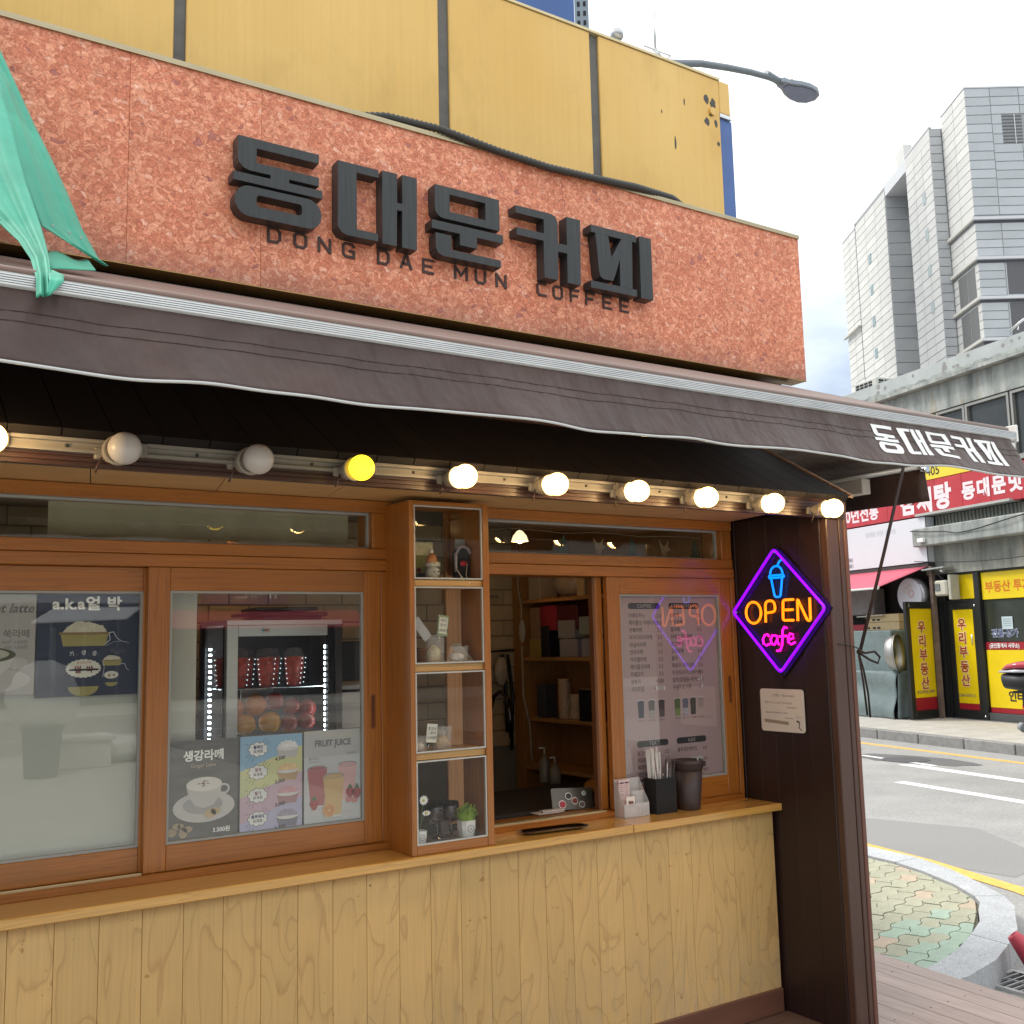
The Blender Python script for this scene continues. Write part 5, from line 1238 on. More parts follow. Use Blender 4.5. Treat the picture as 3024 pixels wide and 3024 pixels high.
for a, b_ in zip(rs, rs[1:]):
    for k in range(len(a)): f = bm.faces.new((a[k], a[(k + 1) % len(a)], b_[(k + 1) % len(a)], b_[k])); f.smooth = True
bm.faces.new(rs[0][::-1]); bm.faces.new(rs[-1]); part('tray', bm, M('bronze_metal', (.30, .17, .08), .18, 1, var=.1), t)
# ============================================================ POSTERS
def rect(name, x0, x1, z0, z1, y, mat, par, d=.0006):
    bm = B(); box(bm, x0, x1, y - d, y, z0, z1); return part(name, bm, mat, par)
def shape(name, pts, y, mat, par, d=.0005):
    bm = B(); prism(bm, pts, y - d, y); return part(name, bm, mat, par)
def cupshape(par, x, z, wt, wb, h, y, body, rim=None, top=None):
    shape('cup_print', [(x - wb / 2, z), (x + wb / 2, z), (x + wt / 2, z + h), (x - wt / 2, z + h)], y, body, par)
    if rim: shape('rim_print', disc(x, z + h, wt / 2, wt * .13, 18), y - .0006, rim, par)
    if top: shape('drink_print', disc(x, z + h - .001, wt * .43, wt * .10, 18), y - .0012, top, par)
# backing blind behind the left window
bm = B(); box(bm, -1.7, 1.023, 3.552, 3.556, .90, 1.955); single('window_backing', bm, M('pale_backing_board', (.47, .475, .42), .6, var=.03, vs=1.5), 'pale grey green backing board closing the left window from inside', 'panel')
bm = B(); gridm(bm, lambda u, v: (.55 + 1.05 * u, 3.60 + .01 * math.sin(u * 30), 1.955 + .14 * v + (.0 if v else .03 * abs(math.sin(u * 9.4)))), 60, 3)
single('scalloped_valance', bm, M('inner_valance', (.33, .30, .20), .7), 'scalloped cream paper strip hanging inside the upper left pane', 'valance')
# left poster (latte, mostly cut by the photo edge)
p = thing('mugwort_latte_poster', 'grey latte poster with a cup, cut by the left photo edge', 'poster', (.35, 3.53, 1.475))
y = 3.532
rect('poster_sheet', .16, .515, 1.475, 1.784, y, M('poster_grey', (.40, .39, .375), .45, var=.05, vs=4), p)
text('Sweet latte', .040, INKG, p, (.508, y - .001, 1.728), shear=.3, bold=.0008, align='RIGHT'); text('쑥라떼', .028, INKG, p, (.500, y - .001, 1.652), align='RIGHT', bold=.0003)
text('HOT  3,500원', .0125, INKG, p, (.494, y - .001, 1.632), align='RIGHT'); text('ICE  3,500원', .0125, INKG, p, (.494, y - .001, 1.616), align='RIGHT')
shape('saucer_print', disc(.36, 1.520, .145, .04, 30), y - .0007, M('china_grey', (.50, .49, .47), .4), p); shape('cup_print', [(.24, 1.598), (.46, 1.598), (.445, 1.56), (.41, 1.53), (.31, 1.53), (.255, 1.56)], y - .0014, M('china_light', (.60, .59, .57), .4), p)
shape('cup_handle_print', disc(.468, 1.57, .028, .018, 18), y - .0012, M('china_grey'), p)
shape('rim_print', disc(.35, 1.598, .112, .026, 30), y - .002, M('matcha_dark', (.09, .095, .05), .5), p); shape('foam_print', disc(.345, 1.600, .098, .020, 30), y - .0026, M('foam_grey', (.44, .44, .38), .5), p)
# navy ice cup poster
p = thing('shaved_ice_poster', 'navy poster with a big shaved ice cup and a smaller one, inside the left window', 'poster', (.676, 3.53, 1.46))
rect('poster_sheet', .518, .833, 1.462, 1.787, y, M('poster_navy', (.022, .030, .062), .35, var=.15, vs=5), p)
shape('lighter_stripe', [(.565, 1.465), (.578, 1.465), (.574, 1.68), (.560, 1.68)], y - .0005, M('navy_lighter', (.05, .06, .085), .4), p)
text('a.k.a얼 박', .047, INKW, p, (.562, y - .001, 1.7385), bold=.0016, narrow=1.1, space=1.05)
GLD = M('cup_gold', (.33, .29, .11), .5, var=.12, vs=20); ICE = M('shaved_ice', (.56, .54, .44), .6, var=.2, vs=60)
def icecup(cx, z, s, lab):
    shape('cup_upper_print', [(cx - .064 * s, z), (cx + .064 * s, z), (cx + .072 * s, z + .040 * s), (cx - .072 * s, z + .040 * s)], y - .0007, GLD, p)
    shape('cup_rim_print', [(cx - .074 * s, z + .036 * s), (cx + .074 * s, z + .036 * s), (cx + .078 * s, z + .044 * s), (cx - .078 * s, z + .044 * s)], y - .0014, M('rim_amber', (.24, .16, .06), .4), p)
    rnd = random.Random(4); pts = [(cx - .066 * s, z + .044 * s)] + [(cx + .066 * s * math.cos(R(180 - a)), z + (.044 + (.033 if abs(a - 90) < 60 else .022) * math.sin(R(a)) + rnd.uniform(-.003, .004)) * s) for a in range(10, 175, 9)] + [(cx + .066 * s, z + .044 * s)]
    shape('ice_print', pts, y - .0012, ICE, p)
    pts = [(cx + .046 * s * math.cos(R(a)), z - .128 * s + .03 * s * math.sin(R(a))) for a in range(180, 361, 12)]; shape('cup_base_print', pts, y - .0007, GLD, p)
    n = 44; pts = [(cx - .001 + (.0505 if k % 2 else .0545) * s * math.cos(2 * math.pi * k / n), z - .071 * s + (.0275 if k % 2 else .030) * s * math.sin(2 * math.pi * k / n)) for k in range(n)]
    shape('badge_print', pts, y - .0007, M('badge_cream', (.66, .66, .58), .5), p)
    text('얼  박', .024 * s, M('maroon_print', (.20, .02, .02), .5), p, (cx, y - .0016, z - .083 * s), align='CENTER', bold=.0007 * s)
    if s > .8:
        text('동대문커피', .0095, INKR, p, (cx, y - .0016, z - .056), align='CENTER'); rect('strike_bar', cx - .044, cx + .044, z - .078, z - .072, y - .0026, INK, p)
        for ch, dx, r_ in (('기', -.036, 14), ('생', -.002, 0), ('충', .030, -12)): text(ch, .017, INKW, p, (cx + dx, y - .001, z - .030 + (.003 if dx > -.01 and dx < .01 else 0)), align='CENTER', rot=r_)
        for ch, dx, r_ in (('력', -.020, 8), ('기', .014, -4), ('전', .042, -14)): text(ch, .008, INKG, p, (cx + dx, y - .001, z - .030), align='CENTER', rot=r_)
icecup(.660, 1.620, 1.0, 1); icecup(.745, 1.556, .42, 2)
bm = B()
def bolt(pts, w0, w1):
    for i, (a, c) in enumerate(zip(pts, pts[1:])): tube(bm, [(a[0], y - .0012, a[1]), (c[0], y - .0012, c[1])], w0 + (w1 - w0) * i / len(pts), 4)
bolt([(.722, 1.624), (.738, 1.640), (.734, 1.662), (.748, 1.664), (.757, 1.646), (.772, 1.634), (.790, 1.630), (.797, 1.626)], .002, .0005)
bolt([(.718, 1.52), (.722, 1.55), (.718, 1.57), (.728, 1.575)], .001, .0006); bolt([(.772, 1.562), (.786, 1.560), (.790, 1.545), (.798, 1.54)], .0014, .0004); bolt([(.726, 1.620), (.75, 1.632), (.77, 1.634)], .0007, .0004)
part('lightning_print', bm, M('bolt_pale', (.55, .57, .66), .5), p)
text('얼음', .011, INKG, p, (.738, y - .001, 1.604), rot=-32); text('박카스', .012, INKG, p, (.757, y - .001, 1.588), rot=25)
# three posters in the right hand sash
y = 3.4965
p = thing('ginger_latte_poster', 'dark ginger latte poster with a cappuccino cup, leftmost of the three low posters', 'poster', (1.04, y, .985))
rect('poster_sheet', .9135, 1.152, .984, 1.302, y, M('slate_print', (.085, .08, .078), .5, var=.35, vs=7, stretch=(1, 1, 4)), p)
text('쌉싸름한 생강의 향긋함이 가득', .010, INKG, p, (1.036, y - .001, 1.280), align='CENTER'); text('생강라떼', .037, INKW, p, (1.037, y - .001, 1.238), align='CENTER', bold=.0012); text('Ginger Latte', .0165, M('peach_print', (.5, .36, .28), .5), p, (1.036, y - .001, 1.214), align='CENTER')
CHI = M('china_print', (.50, .48, .47), .4, var=.06, vs=15); CHS = M('china_shade_print', (.33, .32, .32), .5)
shape('saucer_print', disc(1.040, 1.085, .102, .050, 36), y - .0006, CHI, p); shape('saucer_well_print', disc(1.036, 1.092, .066, .030, 30), y - .0011, CHS, p)
shape('cup_print', [(.980, 1.155), (1.098, 1.155), (1.092, 1.12), (1.070, 1.09), (1.04, 1.08), (1.01, 1.09), (.988, 1.12)], y - .0018, CHI, p)
bm = B(); ring(bm, disc(1.105, 1.138, .020, .018, 18), disc(1.105, 1.138, .013, .011, 18), y - .0024, y - .0018); part('handle_print', bm, CHI, p)
shape('foam_print', disc(1.039, 1.158, .059, .023, 30), y - .0025, M('foam_print', (.66, .62, .58), .5), p)
for k in range(14): shape('cinnamon_print', disc(1.038 + .012 * math.cos(k * 2.4) * (k % 5) / 2.6, 1.160 + .006 * math.sin(k * 2.4) * (k % 4) / 2, .0035, .0016, 6), y - .0031, M('cinnamon', (.14, .05, .03), .6), p)
GNG = M('ginger_print', (.33, .25, .16), .6, var=.2, vs=40)
for dx, dz, a in ((0, 0, .020), (.018, .006, .016)): shape('ginger_slice_print', disc(1.060 + dx, 1.062 + dz, a, a * .75, 14), y - .003, M('ginger_slice', (.5, .38, .22), .6), p)
for dx, dz, a, c_ in ((.935, 1.012, .016, .014), (.95, 1.03, .013, .011), (.972, 1.008, .014, .018), (.987, 1.018, .016, .010), (.965, 1.028, .010, .010)): shape('ginger_root_print', disc(dx, dz, a, c_, 14), y - .0012, GNG, p)
text('3.500원', .019, INKW, p, (1.128, y - .001, 1.000), align='RIGHT', bold=.0004)
p = thing('yogurt_poster', 'pastel striped yogurt poster with four cups and prices, middle of the three low posters', 'poster', (1.27, y, .985))
YX0, YX1, YZ0, YZ1 = 1.160, 1.381, .985, 1.302
cols = [(.22, .40, .58), (.56, .56, .26), (.52, .36, .46), (.42, .40, .58)]
rect('poster_sheet', YX0, YX1, YZ0, YZ1, y, M('yog_violet', cols[3], .5, var=.05), p)
shape('stripe_print', [(YX0, YZ1 - .115), (YX1, YZ1 - .04), (YX1, YZ1 - .001), (YX0, YZ1 - .001)], y - .0007, M('yog_blue', cols[0], .5, var=.05), p)
shape('stripe_print', [(YX0, YZ1 - .205), (YX1, YZ1 - .13), (YX1, YZ1 - .041), (YX0, YZ1 - .116)], y - .0007, M('yog_yellow', cols[1], .5, var=.05), p)
shape('stripe_print', [(YX0, YZ1 - .290), (YX1, YZ1 - .215), (YX1, YZ1 - .131), (YX0, YZ1 - .206)], y - .0007, M('yog_pink', cols[2], .5, var=.05), p)
dots = B()
for i in range(9):
    for j in range(9):
        for zc in (YZ1 - .06, YZ1 - .165):
            x_ = YX0 + .006 + i * .0095; z_ = zc + (4 - j) * .0085 - .0 + (i * .0030)
            if zc - .045 + i * .003 < z_ < zc + .035: flat(dots, disc(x_, min(z_, YZ1 - .004), .0021 * (1 - i * .08), None, 6), y - .0014)
part('halftone_dots', dots, M('dot_blue', (.20, .36, .50), .5), p, solid=None, kind='stuff')
yl = [('플레인', '4,500', (.62, .60, .58)), ('망고', '5,000', (.60, .40, .20)), ('딸기', '5,000', (.46, .24, .27)), ('블루베리', '5,500', (.24, .22, .30))]
for k, (nm, pr_, c_) in enumerate(yl):
    zc = YZ1 - .045 - k * .077
    n = 9; cl_ = []
    for q in range(n * 4):
        a = 2 * math.pi * q / (n * 4); bump_ = abs(math.sin(a * n / 2)) * .006; cl_.append((1.222 + (.029 + bump_) * math.cos(a), zc + (.019 + bump_) * math.sin(a)))
    shape('cloud_outline', [(1.222 + (a - 1.222) * 1.06, zc + (b_ - zc) * 1.08) for a, b_ in cl_], y - .0012, INK, p); shape('cloud_print', cl_, y - .0018, M('cloud_white', (.70, .70, .70), .5), p)
    text(nm, .0125, M('maroon_print') if k in (1, 2) else M('navy_ink', (.03, .04, .15), .5), p, (1.222, y - .0024, zc + .003), align='CENTER', bold=.0005); text('요거트', .0125, INKG, p, (1.222, y - .0024, zc - .0115), align='CENTER', bold=.0005)
    bm = B()
    for a in (35, 50, 62, 215, 232, 248, 150): tube(bm, [(1.222 + .040 * math.cos(R(a)), y - .0015, zc + .029 * math.sin(R(a))), (1.222 + .052 * math.cos(R(a)), y - .0015, zc + .043 * math.sin(R(a)))], .0006, 4)
    part('burst_lines', bm, INK, p)
    zz = zc - .035
    cupshape(p, 1.328, zz, .080, .062, .034, y - .0013, M('yog_cup_%d' % k, tuple(x * .75 for x in c_), .5), M('yog_rim', (.62, .60, .60), .4))
    pts = [(1.328 - .036, zz + .035)] + [(1.328 + .036 * math.cos(R(180 - a)), zz + .036 + .022 * math.sin(R(a)) + .003 * math.sin(a * .3)) for a in range(0, 181, 12)]
    shape('swirl_print', pts, y - .0026, M('yog_top_%d' % k, tuple(min(.7, x * 1.2) for x in c_), .5, var=.3, vs=60), p)
    text(pr_, .0165, INK, p, (1.300, y - .0034, zz - .006), align='CENTER', shear=.15, bold=.0003, rot=8)
p = thing('fruit_juice_poster', 'pale grey fruit juice poster with three glasses, rightmost of the three low posters', 'poster', (1.5, y, .985))
rect('poster_sheet', 1.388, 1.606, .986, 1.305, y, M('juice_grey', (.42, .42, .42), .5, var=.06, vs=6, stretch=(1, 1, 4)), p)
rect('table_print', 1.3885, 1.6055, .9865, 1.215, y - .0006, M('juice_table', (.50, .51, .53), .5, var=.06, vs=8, stretch=(1, 1, 3)), p)
text('FRUIT JUICE', .030, INKG, p, (1.496, y - .002, 1.250), align='CENTER', bold=.0012, narrow=.86)
text('딸기주스', .011, M('maroon_print'), p, (1.425, y - .002, 1.205), align='CENTER'); text('Strawberry Juice', .006, INKG, p, (1.425, y - .002, 1.196), align='CENTER')
text('수박주스', .011, M('sage_print', (.2, .22, .12), .5), p, (1.565, y - .002, 1.216), align='CENTER'); text('오렌지주스', .011, M('peach_print'), p, (1.558, y - .002, 1.012), align='CENTER')
for (x_, z_, wt, wb_, h_, c_) in ((1.437, 1.047, .074, .050, .128, (.38, .085, .10)), (1.552, 1.060, .072, .050, .122, (.62, .36, .36)), (1.498, 1.010, .080, .056, .135, (.58, .38, .15))):
    y2 = y - (.0018 if x_ > 1.5 or x_ < 1.44 else .0032)
    cupshape(p, x_, z_, wt, wb_, h_, y2, M('juice_%.2f' % x_, c_, .3, var=.12, vs=10), M('rim_grey', (.28, .26, .27), .4), M('juice_top_%.2f' % x_, tuple(x * .9 for x in c_), .4))
    rect('glass_foot_print', x_ - wb_ / 2, x_ + wb_ / 2, z_ - .006, z_, y2, M('foot_white', (.62, .62, .62), .3), p)
def round_print(x_, z_, r_, mats, y2):
    for k, (f_, m_) in enumerate(mats): shape('fruit_print', disc(x_, z_, r_ * f_, None, 24), y2 - .0006 * k, m_, p)
OR1, OR2, OR3 = M('orange_peel_print', (.62, .28, .05), .5), M('orange_pith_print', (.68, .52, .30), .5), M('orange_flesh_print', (.60, .27, .08), .5, var=.15, vs=50)
round_print(1.480, 1.028, .025, ((1, OR1), (.92, OR2), (.82, OR3), (.16, OR2)), y - .0045)
STB = M('strawberry_print', (.34, .04, .05), .5, var=.3, vs=90)
for x_, z_, r_ in ((1.424, 1.052, .017), (1.560, 1.082, .016), (1.586, 1.078, .018)):
    shape('strawberry_print', [(x_ + r_ * math.cos(R(a)) * (1 if math.sin(R(a)) > -.2 else .75), z_ + r_ * 1.15 * math.sin(R(a))) for a in range(0, 360, 20)], y - .0045, STB, p)
    shape('leaf_print', [(x_ - .009, z_ + r_), (x_, z_ + r_ * .75), (x_ + .009, z_ + r_ * 1.1), (x_, z_ + r_ * 1.9)], y - .0052, M('leaf_print', (.07, .14, .05), .5), p)
for x_, z_ in ((1.555, 1.058), (1.578, 1.055)): shape('cut_berry_print', disc(x_, z_, .013, .010, 14), y - .0045, M('cut_berry', (.52, .18, .17), .5), p)
# cables of small LED string seen beside poster
# ============================================================ MENU BOARD
y = 3.4965
p = thing('menu_board', 'pale pink drinks menu board inside the right hand window', 'menu board', (3.105, y, .985))
rect('board_sheet', 2.8145, 3.3975, .9885, 1.7925, y, M('menu_pink', (.41, .30, .315), .55, var=.03, vs=3), p)
def hdr(x0, x1, z, s_):
    shape('header_bar', rrect(x0, x1, z - .0135, z + .0135, .0125, 4), y - .0006, M('header_black', (.03, .03, .035), .4), p); text(s_, .021, M('header_text', (.42, .38, .38), .5), p, ((x0 + x1) / 2, y - .0016, z - .0072), align='CENTER', space=1.15)
hdr(2.873, 3.055, 1.745, 'COFFEE'); hdr(3.105, 3.29, 1.745, 'LATTE/BEVERAGE')
MI = M('menu_ink', (.085, .06, .075), .6, var=0)
def item(x0, x1, z, a, b_, s_=.0235):
    text(a, s_, MI, p, (x0, y - .001, z - .008), narrow=.86, bold=.0004); text(b_, s_ * .95, MI, p, (x1, y - .001, z - .008), align='RIGHT', bold=.0002)
cf = [('아메리카노', '2.0'), ('헤이즐넛 아메리카노', '2.5'), ('카페라떼', '3.0'), ('마카다미아라떼', '3.5'), ('바닐라라떼', '3.5'), ('연유라떼', '3.5'), ('카라멜라떼', '3.5'), ('헤이즐넛라떼', '3.5'), ('카페모카', '3.5'), ('샷추가', '+500'), ('사이즈업', '+1000')]
lt = [('차라떼', '3.5'), ('민트라떼', '3.5'), ('딸라떼', '3.5'), ('자색고구마라떼', '3.5'), ('초코라떼', '3.5'), ('오곡라떼', '3.5'), ('율무', '3.5'), ('복숭아 아이스티', '2.5'), ('아샷추(아이스티+샷)', '3.0'), ('얼박(알얼음+박카스)', '3.0'), ('우유미숫가루', '3.5')]
for k, (a, b_) in enumerate(cf): item(2.874, 3.062, 1.703 - k * .0318, a, b_)
for k, (a, b_) in enumerate(lt): item(3.112, 3.298, 1.703 - k * .0318, a, b_)
for x_, z_, n_ in ((3.033, 1.385, 4), (3.272, 1.417, 2), (3.290, 1.385, 1)):
    for q in range(n_): shape('correction_dot', disc(x_ + .0125 * q - (.01 if n_ == 4 else 0), z_, .0075, .0095, 14), y - .0004, M('dot_white', (.72, .70, .70), .5), p)
def gl_icon(x_, z_, c1, c2, w_=.036, h_=.072):
    cupshape(p, x_, z_, w_, w_ * .78, h_, y - .0006, M('icon_%02d%02d%02d' % tuple(int(v * 99) for v in c1), c1, .4), M('icon_rim', (.62, .6, .6), .4), M('icon_%02d%02d%02d' % tuple(int(v * 99) for v in c1), c1))
    if c2: shape('cup_lower_print', [(x_ - w_ * .385, z_ + .001), (x_ + w_ * .385, z_ + .001), (x_ + w_ * .44, z_ + h_ * .42), (x_ - w_ * .44, z_ + h_ * .42)], y - .0014, M('icon_%02d%02d%02d' % tuple(int(v * 99) for v in c2), c2, .4), p)
for x_, c1, c2, n_ in ((2.925, (.03, .035, .06), None, '아메리카노'), (2.985, (.10, .08, .08), (.34, .30, .29), '바닐라라떼'), (3.043, (.07, .05, .06), (.12, .09, .10), '카페모카'), (3.135, (.10, .14, .06), (.20, .27, .10), '녹차라떼'), (3.182, (.10, .10, .16), (.34, .33, .42), '자색고구마'), (3.228, (.02, .022, .025), None, '초코라떼'), (3.275, (.28, .22, .22), (.38, .31, .30), '미숫가루')):
    gl_icon(x_, 1.262, c1, c2); text(n_, .0095, MI, p, (x_, y - .001, 1.246), align='CENTER')
hdr(2.895, 3.073, 1.152, 'TEA'); hdr(3.122, 3.298, 1.152, 'ADE')
for k, (a, b_) in enumerate([('얼그레이', '2.5'), ('캐모마일', '2.5'), ('페퍼민트', '2.5'), ('레몬생강차', '3.5'), ('배쫄로사차', '3.5'), ('유자차', '3.5')]): item(2.895, 3.076, 1.113 - k * .0295, a, b_, .0215)
for k, (a, b_) in enumerate([('블루레몬에이드', '4.0'), ('자몽에이드', '4.0'), ('청포도에이드', '4.0'), ('패션후르츠에이드', '4.0')]): item(3.124, 3.300, 1.113 - k * .0475 * (1 if k else 1), a, b_, .0215)
for x_, c1, c2, n_ in ((3.215, (.24, .34, .28), (.20, .36, .28), '청포도'), (3.258, (.38, .44, .40), (.45, .32, .16), '자몽에이드')):
    gl_icon(x_, 1.012 - .006, c1, c2, .032, .066); text(n_, .0095, MI, p, (x_, y - .001, .995), align='CENTER')

# ============================================================ FRIDGE inside the left window
fr = thing('display_fridge', 'steel framed glass drinks fridge with fruit cups and oranges inside the window', 'fridge', (1.44, 3.97, .93))
STL = M('stainless', (.72, .72, .68), .4, .2, var=.08, vs=4, stretch=(1, 1, 9))
fx0, fx1, fy0, fy1, fz1 = 1.206, 1.667, 3.80, 4.13, 1.706
def fb(name, *a, m=STL, bev=.002):
    bm = B(); box(bm, *a, bev); return part(name, bm, m, fr)
fb('top_panel', fx0, fx1 - .0, fy0, fy1, 1.687, fz1); fb('header', fx0 + .044, fx1 - .06, fy0 + .004, fy0 + .02, 1.645, 1.686)
fb('front_stile', fx0, fx0 + .043, fy0, fy0 + .03, .95, 1.686); fb('front_stile', fx1 - .03, fx1, fy0, fy0 + .03, .95, 1.686, m=M('stainless_dark', (.10, .09, .09), .3, .6)); fb('door_edge', fx1 - .058, fx1 - .032, fy0 + .002, fy0 + .025, .95, 1.686, m=BLK)
for yy in (fy1 - .02, fy1 - .05, fy0 + .031): fb('side_frame', fx0, fx0 + .012, yy, yy + .016, .95, 1.686, m=BLK)
fb('base', fx0, fx1, fy0, fy1, .90, .948, m=BLK); fb('back_panel', fx0, fx1, fy1, fy1 + .02, .95, 1.70, m=M('fridge_inner', (.10, .085, .085), .35, .3)); fb('right_panel', fx1 - .006, fx1, fy0 + .031, fy1 - .001, .95, 1.686, m=M('fridge_inner'))
fb('wire_shelf', fx0 + .013, fx1 - .062, fy0 + .03, fy1 - .06, 1.447, 1.4505, m=CHR)
fb('floor_panel', fx0 + .013, fx1 - .062, fy0 + .03, fy1 - .06, 1.17, 1.175, m=CHR)
bm = B(); box(bm, fx0 + .044, fx1 - .06, fy0 + .008, fy0 + .011, .95, 1.644); part('door_glass', bm, GLC, fr)
bm = B(); box(bm, fx0 + .002, fx0 + .005, fy0 + .048, fy1 - .052, .95, 1.686); part('side_glass', bm, GLC, fr)
LED = emis('cold_led', (.80, .93, 1.0), 14)
b0 = B(); box(b0, fx0 + .016, fx0 + .024, 4.062, 4.075, 1.05, 1.058); k0 = part('led', b0, LED, fr)
for i in range(1, 26): clone(k0, fr, (0, 0, i * .0218))
b0 = B(); box(b0, 1.606, 1.6085, 3.832, 3.838, 1.05, 1.062); k1 = part('led', b0, LED, fr)
for i in range(1, 26): clone(k1, fr, (0, 0, i * .0218))
bm = B(); ring(bm, disc(1.355, 1.668, .020, .013, 20), disc(1.355, 1.668, .0175, .0105, 20), fy0 + .0015, fy0 + .0035); part('round_logo', bm, M('logo_white', (.6, .62, .6), .4), fr)
for dx, c_ in ((-.008, (.1, .35, .4)), (0, (.5, .2, .15)), (.008, (.5, .3, .1))):
    bm = B(); flat(bm, disc(1.355 + dx, 1.668, .0045, .006, 10), fy0 + .003); part('logo_dot', bm, M('logo_%d' % int(c_[0] * 100), c_, .5), fr, solid=None)
CUPC = clearplastic('clear_cup', (.5, .42, .42), .12, .06)
FRU = M('fruit_red', (.62, .085, .06), .35, var=.6, vs=38, bump=.5, bs=60)
def fcup(x, yq, z, label):
    t = thing('fruit_cup', label, 'drink cup', (x, yq, z), 'red fruit cups on the upper fridge shelf')
    bm = B(); lathe(bm, [(.024, 0), (.035, .115), (.036, .118)], (x, yq, z), 20); part('cup', bm, CUPC, t)
    bm = B(); lathe(bm, [(.022, .002), (.0335, .113), (.0, .115)], (x, yq, z), 18); part('fruit_filling', bm, FRU, t)
    bm = B(); lathe(bm, [(.037, .118), (.035, .125), (.028, .143), (.012, .150), (.0, .150)], (x, yq, z), 20); part('dome_lid', bm, CUPC, t)
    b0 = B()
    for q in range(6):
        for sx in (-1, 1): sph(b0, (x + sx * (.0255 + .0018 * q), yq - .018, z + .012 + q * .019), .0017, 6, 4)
    part('painted_glints', b0, emis('glint', (.85, .95, 1), 1.6), t, kind='stuff')  # small glowing beads painted in as highlights on the cup
    return t
f0 = fcup(1.275, 3.87, 1.451, 'red fruit cup at the front left of the fridge shelf')
for i, (dx, dy, lb) in enumerate(((-.035, .09, 'red fruit cup at the far left of the fridge rear row'), (.262, .09, 'red fruit cup at the far right of the fridge rear row'), (.103, 0, 'red fruit cup second from the left in the fridge front row'), (.212, 0, 'red fruit cup third from the left in the fridge front row'), (.052, .085, 'red fruit cup in the fridge rear row, left one'), (.158, .085, 'red fruit cup in the fridge rear row, right one'))): dupd(f0, (dx, dy, 0), lb)
def fruit(x, yq, z, r_, mat, label, nm, grp):
    bm = B(); sph(bm, (x, yq, z), r_, 22, 14, (1, 1, .94)); return single(nm, bm, mat, label, nm, grp)
ORG = M('orange_skin', (.85, .36, .015), .42, var=.12, vs=12, bump=.35, bs=180); RDA = M('red_apple_skin', (.38, .04, .03), .3, var=.4, vs=9); ORR = M('blood_orange_skin', (.75, .23, .05), .42, var=.15, vs=12, bump=.3, bs=180)
for k, (x, z, m_, nm) in enumerate(((1.300, 1.315, ORG, 'orange'), (1.400, 1.318, ORG, 'orange'), (1.342, 1.385, ORR, 'orange'), (1.262, 1.375, ORR, 'orange'), (1.425, 1.395, RDA, 'apple'), (1.475, 1.31, RDA, 'apple'), (1.492, 1.372, RDA, 'apple'), (1.545, 1.315, RDA, 'apple'), (1.558, 1.362, RDA, 'apple'))):
    fruit(x, 3.875 + (.02 if k in (3, 4, 6, 8) else 0), z, .043 if nm == 'orange' else .037, m_, {0: 'bright orange at the lower left of the fridge', 1: 'bright orange at the lower middle of the fridge', 2: 'reddish orange on top of the two bright ones', 3: 'reddish orange behind the steel stile', 4: 'dark red apple on top of the middle pile', 5: 'small red apple beside the lower middle orange', 6: 'dark red apple behind the small ones', 7: 'red apple at the lower right of the fridge', 8: 'red apple highest on the right'}[k], nm, nm + 's in the fridge')
# tablet shaped white stand behind fruit
bm = B(); prism(bm, rrect(1.325, 1.455, 1.38, 1.445, .01), 3.99, 3.998); single('white_tablet_back', bm, M('tablet_white', (.55, .57, .6), .3), 'white rounded tablet back seen behind the oranges', 'tablet')
# trays stacked on the fridge
for k, (a, b_, z, r_) in enumerate(((1.36, 1.60, 1.708, 0), (1.32, 1.62, 1.723, 3), (1.34, 1.59, 1.743, -2))):
    bm = B(); box(bm, a, b_, 3.84, 4.08, z, z + .013, .003, Matrix.Translation(((a + b_) / 2, 3.95, 0)) @ Matrix.Rotation(R(r_ * 3), 4, 'Z') @ Matrix.Translation((-(a + b_) / 2, -3.95, 0)))
    single('black_tray', bm, BLK, ['bottom', 'middle', 'top'][k] + ' black tray in the stack on the fridge', 'tray', 'black trays on the fridge')
# interior counter under the fridge and small things right of it
def rb(name, *a, m, label=None, cat=None, **k):
    bm = B(); box(bm, *a, .003); return single(name, bm, m, label, cat, **k)
rb('work_counter', 1.05, 3.25, 3.66, 4.25, .0, .90, m=M('dark_laminate', (.03, .025, .022), .5), label='dark work counter inside under the fridge and hatch', cat='counter')
rb('coffee_machine', 1.70, 1.98, 4.25, 4.55, .901, 1.25, m=M('machine_black', (.02, .022, .024), .3), label='black coffee machine standing behind the cabinet', cat='machine')
rb('black_screen', 1.72, 1.86, 4.05, 4.08, 1.455, 1.62, m=BLK, label='small black screen right of the fridge', cat='screen')
rb('wall_shelf_box', 1.70, 1.98, 4.02, 4.25, 1.42, 1.44, m=WHT, label='white narrow shelf right of the fridge', cat='shelf')
rb('steel_appliance', 1.70, 1.92, 4.03, 4.24, 1.26, 1.41, m=STL, label='steel appliance front right of the fridge', cat='appliance')
t = thing('led_clock', 'dark panel with a red numeral and a bright strip, seen through the cabinet', 'clock', (1.86, 4.0, 1.25))
bm = B(); box(bm, 1.93, 2.06, 4.10, 4.12, 1.02, 1.52, .004); part('panel', bm, M('panel_dark', (.012, .02, .024), .25), t)
text('0', .035, emis('red_digit', (1, .02, .06), 5), t, (1.985, 4.095, 1.40)); bm = B(); box(bm, 1.93, 2.0, 4.09, 4.098, 1.49, 1.505); part('light_strip', bm, emis('white_strip', (.9, .97, 1), 4), t)
# dark upright plank backing behind the cabinet's right half
bm = B(); box(bm, 2.03, 2.20, 3.61, 3.63, .9, 2.45, .003); single('inner_partition', bm, SHZ, 'brown wooden partition inside behind the glass cabinet', 'partition')

